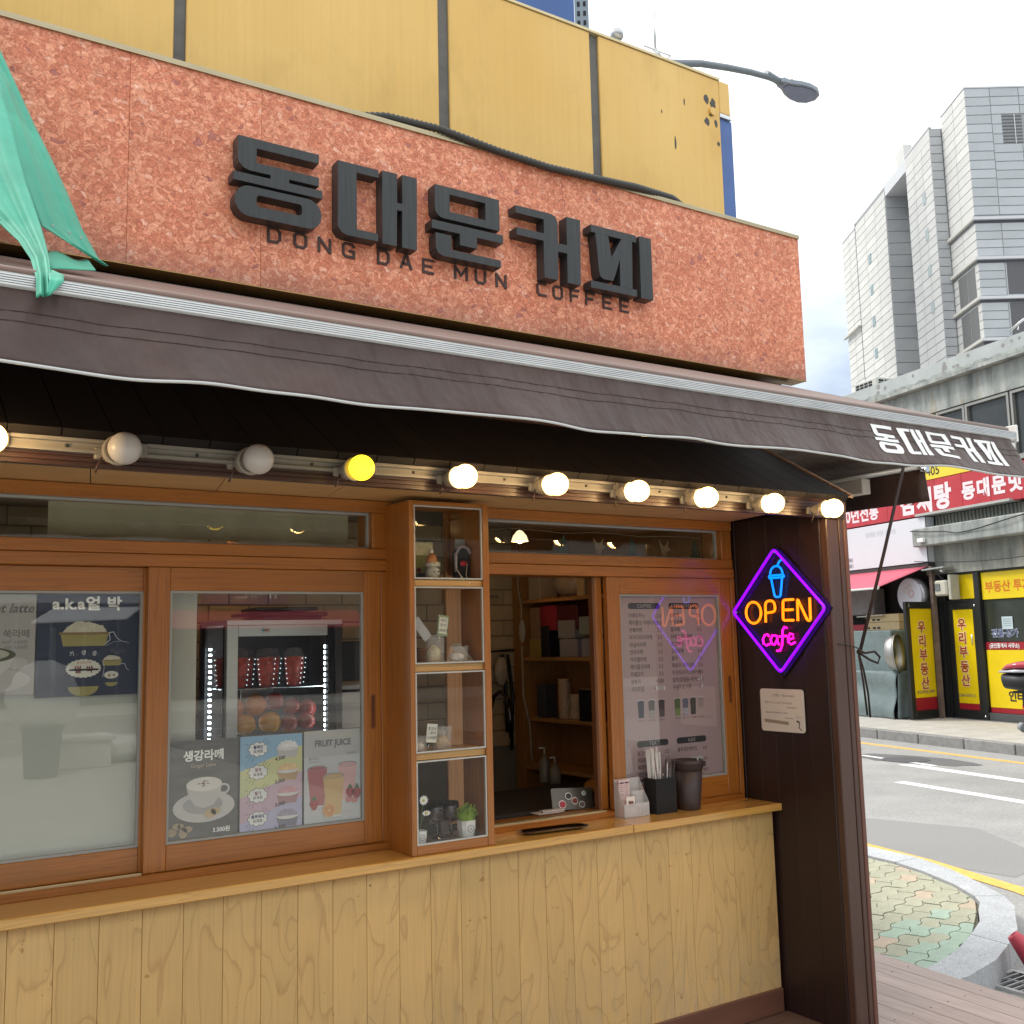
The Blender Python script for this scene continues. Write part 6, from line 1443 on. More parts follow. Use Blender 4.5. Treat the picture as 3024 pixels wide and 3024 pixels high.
# ============================================================ SHELVES beyond the serving hatch
sh = thing('wall_shelving', 'wooden shelving on the inner right wall seen through the serving hatch', 'shelving', (3.37, 4.4, 0))
def sb(name, *a, m=SHZ):
    bm = B(); box(bm, *a, .002); return part(name, bm, m, sh)
SHY = wood('shelf_wood_depth', (.50, .26, .09), (.2, .08, .02), 'Y', 6, .4, .4, .25, .06, 20, 1)
sb('end_panel', 3.253, 3.49, 4.905, 5.0, 0, 2.4); sb('back_panel', 3.48, 3.499, 3.66, 4.904, 0, 2.4)
for z in (1.815, 1.495, 1.165, .90): sb('shelf', 3.253, 3.479, 3.70, 4.903, z, z + .02, m=SHY)
def sbox(nm, y0, y1, z0, h, d, col, label, cat='box', x=3.27, rough=.5, **k):
    bm = B(); box(bm, x, x + d, y0, y1, z0, z0 + h, .003); return single(nm, bm, M('item_%s' % nm + '%d' % int(y0 * 100) + '%d' % int(z0 * 100), col, rough, var=.15, vs=20), label, cat, **k)
z3 = 1.8355
sbox('paper_box', 4.74, 4.86, z3, .21, .12, (.45, .36, .27), 'cream carton at the far end of the top shelf'); sbox('paper_box', 4.33, 4.40, z3, .16, .12, (.5, .36, .2), 'tan carton right on the top shelf'); sbox('black_jar', 4.20, 4.27, z3, .14, .08, (.03, .03, .03), 'black jar on the top shelf nearest the hatch edge', 'jar')
bm = B(); sph(bm, (3.36, 4.56, z3 + .075), .075, 18, 12, (1, 1.9, 1)); single('plastic_bag', bm, M('bag_clear', (.42, .34, .28), .3, var=.3, vs=12, bump=.5, bs=20), 'crumpled clear bag in the middle of the top shelf', 'bag')
z2 = 1.5155
sbox('red_box', 4.60, 4.70, 1.66, .135, .10, (.42, .03, .05), 'bright red box on the middle shelf'); sbox('red_box', 4.70, 4.77, 1.655, .145, .1, (.34, .02, .04), 'second red box beside the bright red one', x=3.285)
sbox('maroon_box', 4.40, 4.585, 1.66, .13, .09, (.10, .015, .025), 'dark maroon box right of the red ones'); sbox('kraft_box', 4.77, 4.85, 1.60, .19, .12, (.38, .22, .12), 'kraft cardboard box left of the red boxes')
sbox('black_box', 4.66, 4.735, z2, .17, .1, (.015, .013, .015), 'tall black carton at the front of the middle shelf', x=3.262); sbox('amber_box', 4.745, 4.85, z2, .10, .1, (.40, .28, .07), 'amber tinted box at the far end of the middle shelf', x=3.262)
sbox('carton_base', 4.595, 4.77, z2, .13, .08, (.25, .14, .08), 'brown carton under the red boxes', x=3.37)
for k, (y0, y1, z0, c_, lb) in enumerate(((4.40, 4.56, z2, (.16, .03, .16), 'lower clear drawer with violet packets'), (4.20, 4.36, z2, (.16, .03, .16), 'lower clear drawer nearest the hatch with violet packets'), (4.42, 4.57, z2 + .10, (.30, .25, .22), 'upper clear drawer with tea packets'), (4.20, 4.38, z2 + .115, (.10, .28, .02), 'upper clear drawer with green packets'))):
    t = thing('packet_organiser', lb, 'organiser', (3.32, (y0 + y1) / 2, z0)); bm = B(); box(bm, 3.262, 3.40, y0, y1, z0, z0 + .095, .003); part('drawer_shell', bm, FROST, t)
    for q in range(4): bm = B(); box(bm, 3.27, 3.38, y0 + .01 + q * (y1 - y0 - .02) / 4, y0 + .006 + (q + 1) * (y1 - y0 - .02) / 4, z0 + .005, z0 + .08, .002); part('packet', bm, M('packet_%d' % k, c_, .5, var=.3, vs=30), t)
z1 = 1.1855
for k in range(3):
    t = thing('cup_stack', ['left', 'middle', 'right'][k] + ' stack of pale paper cups on the lower shelf', 'cups', (3.33, 4.62 - k * .10, z1), 'paper cup stacks on the lower shelf')
    b0 = B(); lathe(b0, [(.030, 0), (.036, .018), (.034, .018)], (3.33, 4.62 - k * .10, z1), 16, cap=False); k0 = part('paper_cup', b0, M('paper_cup', (.46, .36, .27), .6), t)
    for q in range(1, (13, 8, 10)[k]): clone(k0, t, (0, 0, .016 * q))
sbox('black_case', 4.24, 4.40, z1, .16, .1, (.008, .008, .01), 'black box with a label on the lower shelf', x=3.262)
sbox('glass_jar', 4.72, 4.80, z1, .18, .08, (.05, .05, .06), 'dark glassware at the far end of the lower shelf', 'glassware', rough=.15)
# faucet, towel, cords on the back wall side
bm = B(); tube(bm, [(3.0, 4.86, .9), (3.0, 4.86, 1.22), (3.0, 4.82, 1.31), (3.0, 4.75, 1.34), (3.0, 4.68, 1.31), (3.0, 4.66, 1.22), (3.0, 4.655, 1.10)], .011, 10); single('gooseneck_tap', bm, M('dark_chrome', (.12, .10, .09), .12, 1), 'dark gooseneck tap at the sink beyond the hatch', 'tap')
bm = B(); sph(bm, (3.12, 4.93, 1.44), .07, 16, 12, (.55, .4, 1.15)); rnd = random.Random(8)
for v in bm.verts: v.co += Vector((rnd.uniform(-1, 1), rnd.uniform(-1, 1), 0)) * .006
single('hanging_cloth', bm, M('cloth_cream', (.50, .42, .32), .9, var=.2, vs=20, bump=.5, bs=40), 'cream cloth bundle hanging on the white brick wall', 'cloth')
bm = B(); tube(bm, [(2.9, 4.99, 1.555), (3.1, 4.985, 1.55), (3.27, 4.99, 1.56)], .006, 6); tube(bm, [(3.16, 4.98, 1.53), (3.17, 4.96, 1.35), (3.18, 4.96, 1.1)], .012, 6); tube(bm, [(3.2, 4.98, 1.53), (3.215, 4.96, 1.30), (3.2, 4.96, 1.0)], .010, 6); single('utensil_rack', bm, BLK, 'black rail with hanging utensils on the white brick wall', 'rack')
bm = B(); tube(bm, [(3.247, 4.93, 2.2), (3.24, 4.92, 1.9), (3.247, 4.90, 1.80), (3.245, 4.90, 1.72)], .004, 6); tube(bm, [(3.245, 4.90, 1.58), (3.243, 4.895, 1.3), (3.245, 4.84, 1.15), (3.24, 4.82, .95)], .005, 6); sph(bm, (3.243, 4.89, 1.66), .03, 14, 10, (.5, .9, 2.2)); single('cord_switch', bm, M('cord_white', (.50, .45, .38), .5), 'white cord with an oval inline switch hanging on the shelving end', 'cord')
bm = B(); box(bm, 2.85, 3.15, 4.985, 5.005, 1.855, 1.87, .002); box(bm, 2.88, 3.05, 4.93, 5.0, 1.845, 1.853); single('knife_rail', bm, M('rail_grey', (.25, .22, .2), .4), 'short grey rail fixed on the white bricks', 'rail')
for k, (yy, h) in enumerate(((4.35, .17), (4.26, .13))):
    t = thing('soap_bottle', ['taller', 'shorter'][k] + ' white pump bottle beyond the hatch', 'bottle', (3.0, yy, .901), 'pump bottles'); bm = B(); lathe(bm, [(.026, 0), (.028, .01), (.028, h * .6), (.010, h * .72), (.008, h * .8)], (3.0, yy, .901), 16); part('bottle', bm, M('bottle_cream', (.20, .17, .13), .4), t)
    bm = B(); tube(bm, [(3.0, yy, .901 + h * .8), (3.0, yy, .901 + h), (2.97, yy, .901 + h)], .004, 6); part('pump', bm, WHT, t)
# tablet on a stand at the hatch
t = thing('tablet_computer', 'grey tablet with round stickers propped inside the serving hatch', 'tablet', (2.62, 3.60, .90))
Tm = Matrix.Translation((2.615, 3.59, .899)) @ Matrix.Rotation(R(-14), 4, 'X') @ Matrix.Rotation(R(4), 4, 'Y')
bm = B(); prism(bm, rrect(-.105, .105, .0, .088, .008), -.004, .004); bm.transform(Tm); part('tablet_body', bm, M('space_grey', (.17, .155, .13), .35, .7), t)
for k, (x_, z_, r_, c_) in enumerate(((-.055, .022, .016, (.45, .05, .07)), (-.02, .055, .014, (.04, .04, .04)), (.01, .035, .014, (.22, .05, .04)), (.045, .02, .013, (.16, .13, .11)), (.06, .065, .009, (.3, .4, .45)))):
    bm = B(); prism(bm, disc(x_, z_, r_ * 1.18, r_ * 1.05, 14), -.0055, -.0045); bm.transform(Tm); part('sticker_border', bm, INKW, t)
    bm = B(); prism(bm, disc(x_, z_, r_, r_ * .85, 14), -.0065, -.0057); bm.transform(Tm); part('sticker', bm, M('sticker_%d' % k, c_, .4), t)
bm = B(); box(bm, 2.42, 2.55, 3.56, 3.62, .9, .904); box(bm, 2.45, 2.56, 3.57, 3.60, .905, .912, 0, Matrix.Rotation(R(0), 4, 'Z')); single('paper_slips', bm, M('slip_white', (.55, .5, .46), .6), 'loose paper slips lying left of the tablet', 'papers')
bm = B(); sph(bm, (2.95, 3.85, .94), .05, 14, 10, (1.5, 1, .7)); single('orange_pouch', bm, M('pouch_orange', (.40, .16, .02), .6, var=.2), 'orange snack pouch on the work counter behind the tablet', 'pouch')
# pendant lamps and garland in the transoms
def pend(x, yq, z, label):
    t = thing('pendant_lamp', label, 'lamp', (x, yq, z)); bm = B(); lathe(bm, [(.0, .05), (.014, .045), (.035, .02), (.045, -.01)], (x, yq, z), 20, cap=False); part('lamp_shade', bm, emis('shade_glow', (1, .78, .45), .9), t, solid=None)
    bm = B(); tube(bm, [(x, yq, z + .05), (x, yq, 2.49)], .003, 6); part('cord', bm, BLK, t); bm = B(); sph(bm, (x, yq, z), .02, 12, 8); part('lamp_bulb', bm, emis('warm_inner', (1, .66, .30), 12), t)
pend(1.55, 4.5, 2.18, 'small shaded pendant lamp seen in the upper left pane, upper one'); pend(1.62, 4.7, 2.06, 'small shaded pendant lamp seen in the upper left pane, lower one'); pend(2.55, 4.4, 2.12, 'crescent lit pendant lamp left in the upper right pane'); pend(2.95, 4.45, 2.13, 'crescent lit pendant lamp right in the upper right pane')
t = thing('amber_globe_lamp', 'amber glass globe lamp with black holder in the upper left pane', 'lamp', (1.30, 3.95, 2.0))
bm = B(); sph(bm, (1.30, 3.95, 1.985), .055, 22, 14, (1, 1, .9)); part('globe', bm, clearplastic('amber_glass', (.7, .28, .02), .5, .05), t)
bm = B(); lathe(bm, [(.012, 0), (.014, .05), (.004, .055)], (1.30, 3.95, 2.035), 14); tube(bm, [(1.30, 3.95, 2.08), (1.30, 3.95, 2.49)], .003, 6); part('holder', bm, BLK, t)
bm = B(); sph(bm, (1.285, 3.94, 1.985), .008, 8, 6); sph(bm, (1.305, 3.93, 1.975), .007, 8, 6); part('filament', bm, emis('filament', (1, .62, .2), 60), t)
t = thing('felt_garland', 'garland of felt trees and reindeer heads inside the upper right pane', 'garland', (2.8, 3.57, 1.97))
bm = B(); tube(bm, [(2.06 + i * .137, 3.57, 2.066 - .006 * math.sin(i * 2)) for i in range(11)], .0012, 4); part('string', bm, M('string_cream', (.3, .25, .18), .8), t)
for k in range(6):
    x = 2.40 + k * .19 if k else 2.09
    if k % 2: pts = [(x - .032, 1.975), (x + .032, 1.975), (x + .012, 2.0), (x + .024, 2.0), (x + .008, 2.022), (x + .016, 2.022), (x, 2.055), (x - .016, 2.022), (x - .008, 2.022), (x - .024, 2.0), (x - .012, 2.0)]; m_ = M('felt_green', (.035, .06, .035), .9, var=.3, vs=60)
    else: pts = [(x - .018, 1.99), (x - .006, 1.972), (x + .012, 1.974), (x + .02, 2.0), (x + .04, 2.005), (x + .022, 2.018), (x + .03, 2.05), (x + .01, 2.025), (x - .012, 2.025), (x - .028, 2.05), (x - .02, 2.015)]; m_ = M('felt_tan', (.26, .18, .09), .9, var=.2, vs=60)
    bm = B(); prism(bm, pts, 3.568, 3.572); part('felt_tree' if k % 2 else 'felt_reindeer', bm, m_, t)
bm = B(); sph(bm, (2.09, 3.565, 1.99), .010, 10, 8, (1, .4, 1)); part('red_nose', bm, M('felt_red', (.4, .02, .02), .8), t)
# ============================================================ OLD CONCRETE BUILDING ACROSS THE ROAD (local frame: x along the facade away from the camera, y towards the street)
F = FM
ob = thing('concrete_building', 'old stained concrete building with shopfronts across the road', 'building', (2, -3, -.05))
def o_(name, *a, m, bev=0, par=None, **k):
    bm = B(); box(bm, *a, bev); return part(name, bm, m, par or ob, **k)
SX0, SX1 = -9, 16
o_('main_wall', SX0, SX1, -8, -.35, -.2, 6.6, m=CONCD)
o_('roof_slab', SX0, SX1, -8, .16, 6.52, 6.78, m=CONCL)
o_('roof_edge', SX0, SX1, .161, .22, 6.60, 6.90, m=CONCL); o_('roof_lip', SX0, SX1, .12, .30, 6.50, 6.57, m=CONC)
# jagged broken render under the lip
bm = B(); rnd = random.Random(6)
x = -1.5; pts = []
while x < 3.6: pts.append((x, 6.62 + rnd.uniform(-.015, .045))); x += rnd.uniform(.05, .16)
prism(bm, pts + [(3.6, 6.57), (-1.5, 6.57)], .22, .27, 'xz'); part('broken_render', bm, CONC, ob)
for k in range(14):
    x = rnd.uniform(-1.4, 3.2); z = rnd.uniform(6.66, 6.86); s_ = rnd.uniform(.03, .07)
    bm = B(); flat(bm, [(x + s_ * rnd.uniform(.6, 1.3) * math.cos(a * 1.05), z + s_ * rnd.uniform(.6, 1.2) * math.sin(a * 1.05)) for a in range(6)], .224); part('paint_flake', bm, M('flake_dark', (.26, .25, .24), .8), ob, solid=None)
o_('upper_wall', SX0, SX1, -.34, .10, 5.97, 6.50, m=CONC)
o_('wall_pier', 1.32, SX1, -.34, .06, 4.55, 5.96, m=CONC)
WFR = M('aluminium_frame', (.30, .30, .28), .45, .4, var=.1); WGL = M('dark_window', (.045, .05, .05), .08, var=.25, vs=1.2)
def fwin(x0, x1, z0, z1, y=.02):
    t = part('window_frame', ring(B(), [(x0, z0), (x1, z0), (x1, z1), (x0, z1)], [(x0 + .05, z0 + .05), (x1 - .05, z0 + .05), (x1 - .05, z1 - .05), (x0 + .05, z1 - .05)], y - .06, y + .06), WFR, ob)
    bm = B(); box(bm, x0 + .05, x1 - .05, y - .03, y - .01, z0 + .05, z1 - .05); part('pane', bm, WGL, t)
fwin(-.72, .34, 4.72, 5.95); fwin(.36, 1.10, 4.9, 5.95); fwin(-2.4, -.76, 4.72, 5.95); fwin(-4.2, -2.44, 4.72, 5.95)
o_('drip_sill', -4.2, 1.4, .0, .16, 4.66, 4.72, m=CONC)
o_('band_wall', SX0, SX1, -.34, .0, 4.0, 4.66, m=CONCD)
o_('fluted_band', -2.5, 1.36, -.2, .05, 3.66, 3.90, m=CONCD)
b0 = B(); box(b0, -2.4, -2.36, .05, .075, 3.66, 3.90); k0 = part('flute', b0, CONCD, ob)
for i in range(1, 42): clone(k0, ob, (i * .09, 0, 0))
o_('ledge', -2.6, 1.64, -.2, .42, 3.30, 3.66, m=CONC, bev=.02); o_('beam', -2.6, 1.64, -.2, .12, 2.74, 3.295, m=CONCD)
o_('soffit_strip', -.8, 1.6, .05, .34, 3.915, 3.96, m=M('pale_strip', (.4, .4, .38), .6))
bm = B(); tube(bm, [(1.62 - i * .3, .46 + .02 * math.sin(i), 3.62 - .10 * math.sin(i * .4) - (.06 if i > 3 else 0)) for i in range(13)], .012, 6); part('drooping_cable', bm, BLK, ob)
bm = B(); box(bm, 1.25, 1.42, .43, .5, 3.37, 3.45, .01, Matrix.Rotation(0, 4, 'Z')); part('small_camera', bm, WHT, ob)
# red restaurant sign
rs_ = thing('red_restaurant_sign', 'long red signboard with white Korean lettering across the road', 'sign', (2, .2, 3.92))
for i in range(12):
    x0 = -2.4 + i * .70; bm = B(); box(bm, x0, x0 + .695, .08, .25, 3.93, 4.60, .004); part('sign_panel', bm, M('sign_red', (.44, .04, .05), .4, var=.14, vs=2.5, ov=.05), rs_)
UF = (-1, 0, 0)   # facing the street: reading direction runs towards the camera
def ftxt(s, x, z, size, m_, par, y=.255, **k): return text(s, size, m_, par, (x, y, z), u=UF, v=(0, 0, 1), **k)
PKW = M('letter_pinkwhite', (.80, .66, .68), .5, var=0)
ftxt('50년전통', 4.02, 4.05, .36, PKW, rs_, bold=.012, narrow=.93)
for ch, x_, z_, s_ in (('삼', 2.10, 4.04, .50), ('계', 1.62, 4.04, .50), ('탕', 1.14, 4.05, .52)): ftxt(ch, x_, z_, s_, PKW, rs_, bold=.024, narrow=.98)
for ch, x_, z_ in (('동', .40, 4.12), ('대', .03, 4.12), ('문', -.34, 4.12), ('맛', -.72, 4.12), ('집', -1.1, 4.12)): ftxt(ch, x_, z_, .365, PKW, rs_, bold=.016)
# yellow sign above it
ys = thing('yellow_phone_sign', 'yellow signboard with a black phone number above the red sign', 'sign', (1.2, .1, 4.62))
bm = B(); box(bm, .15, 2.6, .08, .22, 4.62, 5.0, .004); part('sign_panel', bm, M('sign_yellow', (.72, .58, .05), .4, var=.05, vs=2), ys)
ftxt('2273-9405', 2.02, 4.70, .25, INK, ys, y=.224, bold=.002, narrow=.98)
bm = B(); box(bm, .04, .145, .08, .22, 4.62, 5.0, .004); part('sign_end', bm, M('sign_grey_end', (.4, .4, .38), .5), ys)
# white sign with phone numbers
ws = thing('white_blank_sign', 'white signboard with two small phone numbers under the red sign', 'sign', (3, .3, 2.98))
bm = B(); box(bm, 1.39, 7.0, .06, .28, 2.99, 3.895, .004); part('sign_panel', bm, M('sign_white', (.62, .63, .66), .4, var=.03, vs=1), ws)
ftxt('744-2881', 4.05, 3.17, .125, INKG, ws, y=.284, narrow=.85); ftxt('766-2881', 4.05, 3.04, .125, INKG, ws, y=.284, narrow=.85); ftxt('삼계탕 전문 음식점', 3.2, 3.66, .12, M('ghost_text', (.55, .56, .60), .5), ws, y=.284)
o_('sign_underside', 1.38, 7.0, .0, .3, 2.90, 2.97, m=M('underside_dark', (.05, .04, .04), .7))
# pink red awning
ra = thing('pink_awning', 'faded pink red awning over the stall across the road', 'awning', (4, 1, 2.5))
bm = B(); gridm(bm, lambda u, v: (1.40 + 5.1 * u + .45 * v, .30 + .85 * v, 2.90 - .38 * v), 20, 4); part('canopy', bm, M('pink_awning_cloth', (.56, .10, .15), .6, var=.08, vs=3), ra, solid=.01)
bm = B(); tube(bm, [(1.86, 1.17, 2.50), (7.4, 1.17, 2.50)], .022, 8); part('white_bar', bm, WHT, ra)
bm = B(); sph(bm, (1.85, 1.17, 2.51), .04, 10, 8); part('bar_end', bm, WHT, ra)
# dark recess of the stall
o_('stall_opening', 1.30, 7.5, -.30, .0, -.05, 2.88, m=M('stall_dark', (.018, .015, .014), .8))
o_('stall_post', 1.30, 1.38, .22, .30, -.05, 2.9, m=M('rusty_post', (.14, .10, .08), .8, var=.3))
t = thing('round_sign', 'round white illuminated style sign with three faces logo across the road', 'sign', (2.6, .35, 1.9))
bm = B(); lathe(bm, [(.36, 0), (.36, .18)], (1.88, .18, 2.345), 40, 'Y'); part('drum', bm, M('drum_grey', (.40, .40, .42), .3, .5), t)
bm = B(); lathe(bm, [(.345, 0), (.345, .012)], (1.88, .362, 2.345), 40, 'Y'); part('face', bm, M('round_face', (.58, .60, .66), .4, var=.02), t)
for dx, dz, r_, c_ in ((.10, .12, .055, (.6, .48, .36)), (-.02, .18, .05, (.6, .5, .38)), (-.06, .04, .075, (.6, .25, .2))):
    bm = B(); ring(bm, disc(1.88 + dx, 2.345 + dz, r_, r_, 16), disc(1.88 + dx, 2.345 + dz, r_ * .82, r_ * .82, 16), .375, .380); part('logo_ring', bm, M('logo_ring_%d' % int(c_[1] * 100), c_, .5), t)
bm = B(); box(bm, 1.72, 2.06, .375, .379, 2.13, 2.16); part('logo_line', bm, M('peach_print'), t)
# stall: covered table, steel basin, boxes
t = thing('covered_table', 'table under a grey vinyl cover across the road', 'table', (3.6, .8, -.05))
bm = B(); box(bm, 1.80, 6.5, .35, .97, .84, 1.665, .02); part('upper_cover', bm, COVER, t)
def drape(u, v):
    x = 1.50 + 5.1 * u; return (x, 1.12 + .12 * v + .05 * math.sin(u * 22 + v * 3) * v + .03 * math.sin(v * 9 + u * 8), .86 - .90 * v)
bm = B(); gridm(bm, drape, 80, 24); part('skirt', bm, COVER, t, solid=.01)
bm = B(); gridm(bm, lambda u, v: (1.49 + .02 * math.sin(u * 12) * v, .62 + .50 * u + .08 * v, .86 - .9 * v), 16, 12); part('side_skirt', bm, COVER, t, solid=.01)
bm = B(); box(bm, 1.50, 6.5, .55, 1.13, .82, .865, .01); part('table_top', bm, COVER, t)
t = thing('steel_basin', 'large steel basin leaning beside the yellow door panel', 'basin', (3.1, .6, .83))
bm = B(); lathe(bm, [(.0, -.22), (.20, -.215), (.30, -.17), (.34, -.06), (.35, 0), (.375, .004), (.375, .012), (.345, .012)], (0, 0, 0), 36, 'Z', False); bm.transform(Matrix.Translation((1.52, 1.05, 1.22)) @ Vector((-.95, -.62, .05)).to_track_quat('Z', 'Y').to_matrix().to_4x4()); part('basin', bm, M('basin_steel', (.42, .41, .39), .42, 1, var=.1, vs=6), t, solid=.006)
for j in range(2):
    t = thing('produce_box', ['lower', 'upper'][j] + ' cardboard box printed in black, on the covered table', 'box', (3.4, .8, 1.67 + .165 * j), 'cardboard boxes on the covered table'); bm = B(); box(bm, 1.95, 2.95, .25, .62, 1.67 + .165 * j, 1.83 + .165 * j, .006); part('carton', bm, M('carton_tan', (.46, .35, .19), .7, var=.1), t)
    for xx in (2.92, 2.74, 2.60): bm = B(); box(bm, xx - .09, xx, .621, .625, 1.70 + .165 * j, 1.74 + .165 * j); part('black_print', bm, INK, t)
bm = B(); box(bm, 3.0, 3.45, .3, .6, 1.67, 1.80, .01); single('red_basket', bm, M('basket_red', (.25, .02, .03), .6), 'dark red basket beside the cardboard boxes', 'basket')
bm = B(); box(bm, 2.97, 3.7, .5, 1.0, 1.667, 1.678); box(bm, 2.3, 3.1, .3, .7, 1.84 + .165, 1.86 + .165, 0, Matrix.Rotation(R(1), 4, 'Y')); single('paper_bundle', bm, M('paper_grey', (.4, .38, .35), .7), 'loose papers around the boxes on the covered table', 'papers')
bm = B(); box(bm, 2.9, 4.4, .12, .45, 2.0, 2.55, .02); single('grey_wall_unit', bm, M('unit_grey', (.20, .19, .18), .6, var=.2), 'grey metal unit under the pink awning', 'unit')
# open door leaf with yellow panel
YP = M('panel_yellow', (.72, .53, .006), .35, var=.08, vs=2); YR = M('panel_red', (.30, .012, .022), .4, var=.04); DF = M('door_frame_black', (.014, .016, .015), .4)
RL = M('letter_dark_red', (.36, .035, .02), .5, var=0); PL = M('letter_halo', (.80, .66, .35), .5, var=0)
t = thing('open_shop_door', 'open black framed door leaf with yellow panel, phone number 010-5045-2499', 'door', (2.0, .8, -.05))
DMx = Matrix.Translation((2.88, 1.05, 0)) @ Matrix.Rotation(R(180 + 62), 4, 'Z')
# leaf stands between local (2.88,1.05) and (~1.9,.25): use direction in plane
P0 = Vector((2.90, .34, 0)); P1 = Vector((1.98, -.0, 0)) + Vector((0, .35, 0)); 
def leaf(p0, p1, par, zt, items, zb=-.04):
    d = (p1 - p0).normalized(); n = Vector((d.y, -d.x, 0)); W = (p1 - p0).length
    m = Matrix(((d.x, n.x, 0, p0.x), (d.y, n.y, 0, p0.y), (0, 0, 1, 0), (0, 0, 0, 1)))
    def q(nm, a, b_, y0, y1, z0, z1, mt):
        bm = B(); box(bm, a, b_, y0, y1, z0, z1, .004); bm.transform(m); return part(nm, bm, mt, par)
    q('stile', 0, .13, -.03, .03, zb, zt, DF); q('stile', W - .10, W, -.03, .03, zb, zt, DF); q('rail', .131, W - .101, -.03, .03, zt - .13, zt, DF); q('rail', .131, W - .101, -.03, .03, zb, .12, DF)
    q('red_strip', .132, W - .102, -.01, .012, .121, items[0], YR); q('yellow_panel', .132, W - .102, -.01, .014, items[0] + .001, zt - .131, YP)
    def tx(s, xx, z, sz, mt, off=.02, **k):
        o0 = m @ Vector((xx, off, z)); text(s, sz, mt, par, o0, u=d, v=(0, 0, 1), align='CENTER', **k)
    return W, tx
# reading direction for a viewer in the street goes towards smaller x
W, tx = leaf(Vector((1.19, 1.12, 0)), Vector((1.44, .20, 0)), t, 2.20, (.36,))
for i, ch in enumerate('우리부동산'): tx(ch, .49, 1.62 - i * .27, .25, PL, .018, bold=.018, narrow=1.15); tx(ch, .49, 1.62 - i * .27, .25, RL, .022, bold=.005, narrow=1.15)
tx('010-5045-2499', .49, .44, .085, INKG, .022, narrow=1.1)
bm = B(); box(bm, 1.19, 1.20, 1.0, 1.09, 2.10, 2.16); part('small_sticker', bm, INKW, t)
o_('door_recess', 1.24, 1.38, -.3, -.05, -.05, 2.7, m=M('stall_dark')); o_('door_jamb', 1.24, 1.30, -.05, .06, -.05, 2.7, m=DF); o_('door_head', .40, 1.235, -.05, .05, 2.165, 2.215, m=DF); o_('door_jamb', 1.31, 1.39, -.05, .14, -.05, 2.2, m=DF)
t = thing('shop_door', 'closed black framed door with yellow panel, phone number 2264-4392-3', 'door', (.85, .0, -.05))
W, tx = leaf(Vector((1.225, .03, 0)), Vector((.47, .03, 0)), t, 2.16, (.24,))
for i, ch in enumerate('우리부동산'): tx(ch, .345, 1.655 - i * .262 - (.02 if i > 2 else 0), .24, PL, .018, bold=.018); tx(ch, .345, 1.655 - i * .262 - (.02 if i > 2 else 0), .24, RL, .022, bold=.005)
tx('2264-4392-3', .345, .365, .085, INKG, .022)
bm = B(); tube(bm, [(.60, .09, 1.55), (.60, .09, 1.35)], .012, 6); part('door_handle', bm, CHR, t)
bm = B(); sph(bm, (.50, .07, 2.09), .025, 10, 8); part('hinge_cap', bm, CHR, t); bm = B(); sph(bm, (.42, .07, .02), .03, 10, 8); part('floor_pivot', bm, CHR, t)
t = thing('estate_shopfront', 'yellow and dark glass estate agency shopfront at the right edge across the road', 'shopfront', (-.6, 0, -.05))
def s2(name, *a, m=DF, bev=.004): bm = B(); box(bm, *a, bev); return part(name, bm, m, t)
s2('mullion', .34, .465, -.05, .09, -.04, 2.72); s2('threshold', -4, .339, -.05, .07, -.04, .095, m=M('threshold_grey', (.07, .075, .075), .6)); s2('transom_bar', -4, 1.24, -.05, .07, 2.705, 2.76); s2('plinth', -4, 1.8, -.05, .14, -.06, -.041, m=M('plinth_grey', (.10, .10, .10), .7))
s2('sign_panel', -1.4, .325, -.02, .03, 2.19, 2.70, m=YP); s2('small_sign_panel', .47, 1.12, -.02, .03, 2.225, 2.70, m=YP); s2('glass', -4, .338, -.03, .0, 1.40, 2.18, m=M('shop_glass', (.035, .04, .03), .12, var=.3, vs=2)); s2('red_band', -4, .335, -.02, .03, 1.255, 1.395, m=YR); s2('yellow_band', -4, .325, -.02, .035, .195, 1.25, m=YP); s2('bottom_red', -4, .33, -.02, .03, .10, .19, m=YR)
ftxt('부동산 투자', .245, 2.34, .225, M('letter_orange_red', (.62, .14, .01), .5), t, y=.034, narrow=.98, bold=.004); 
ftxt('건물·상가', .20, 1.50, .16, M('letter_bluewhite', (.55, .60, .75), .5), t, y=.005, bold=.008, narrow=1.0); ftxt('건물·상가', .20, 1.50, .16, M('letter_navy', (.03, .04, .12), .5), t, y=.010, bold=.001, narrow=1.0)
ftxt('(공인중개사 사무소)', .24, 1.295, .098, INKW, t, y=.036, bold=.002, narrow=.86); ftxt('인터넷', -.12, .345, .205, INK, t, y=.042, bold=.005)
bm = B(); box(bm, -.33, -.08, .012, .016, 1.63, 1.86); part('posted_notice', bm, M('notice_blue', (.45, .55, .58), .5), t)
for k in range(4): bm = B(); box(bm, -.30, -.11, .018, .02, 1.69 + k * .04, 1.695 + k * .04); part('notice_line', bm, INKG, t)
t = thing('wall_lamp_unit', 'pale boxy electric meter on the wall between the stall and the yellow signs', 'meter', (1.6, .25, 2.3))
bm = B(); box(bm, .88, 1.20, .12, .36, 2.30, 2.60, .03); part('meter_box', bm, M('meter_cream', (.48, .46, .38), .5, var=.1), t)
bm = B(); box(bm, 1.03, 1.16, .361, .37, 2.40, 2.54, .01); part('meter_window', bm, M('meter_glass', (.16, .17, .17), .2), t)
bm = B(); box(bm, .80, .87, .10, .32, 2.22, 2.70, .01); part('side_plate', bm, M('plate_cream', (.40, .39, .33), .5), t)
bm = B(); tube(bm, [(1.0, .3, 2.60), (1.1, .3, 2.70), (1.28, .28, 2.78), (1.38, .29, 2.9), (1.37, .30, 3.3), (1.36, .3, 3.9)], .010, 6); part('cable', bm, BLK, t)
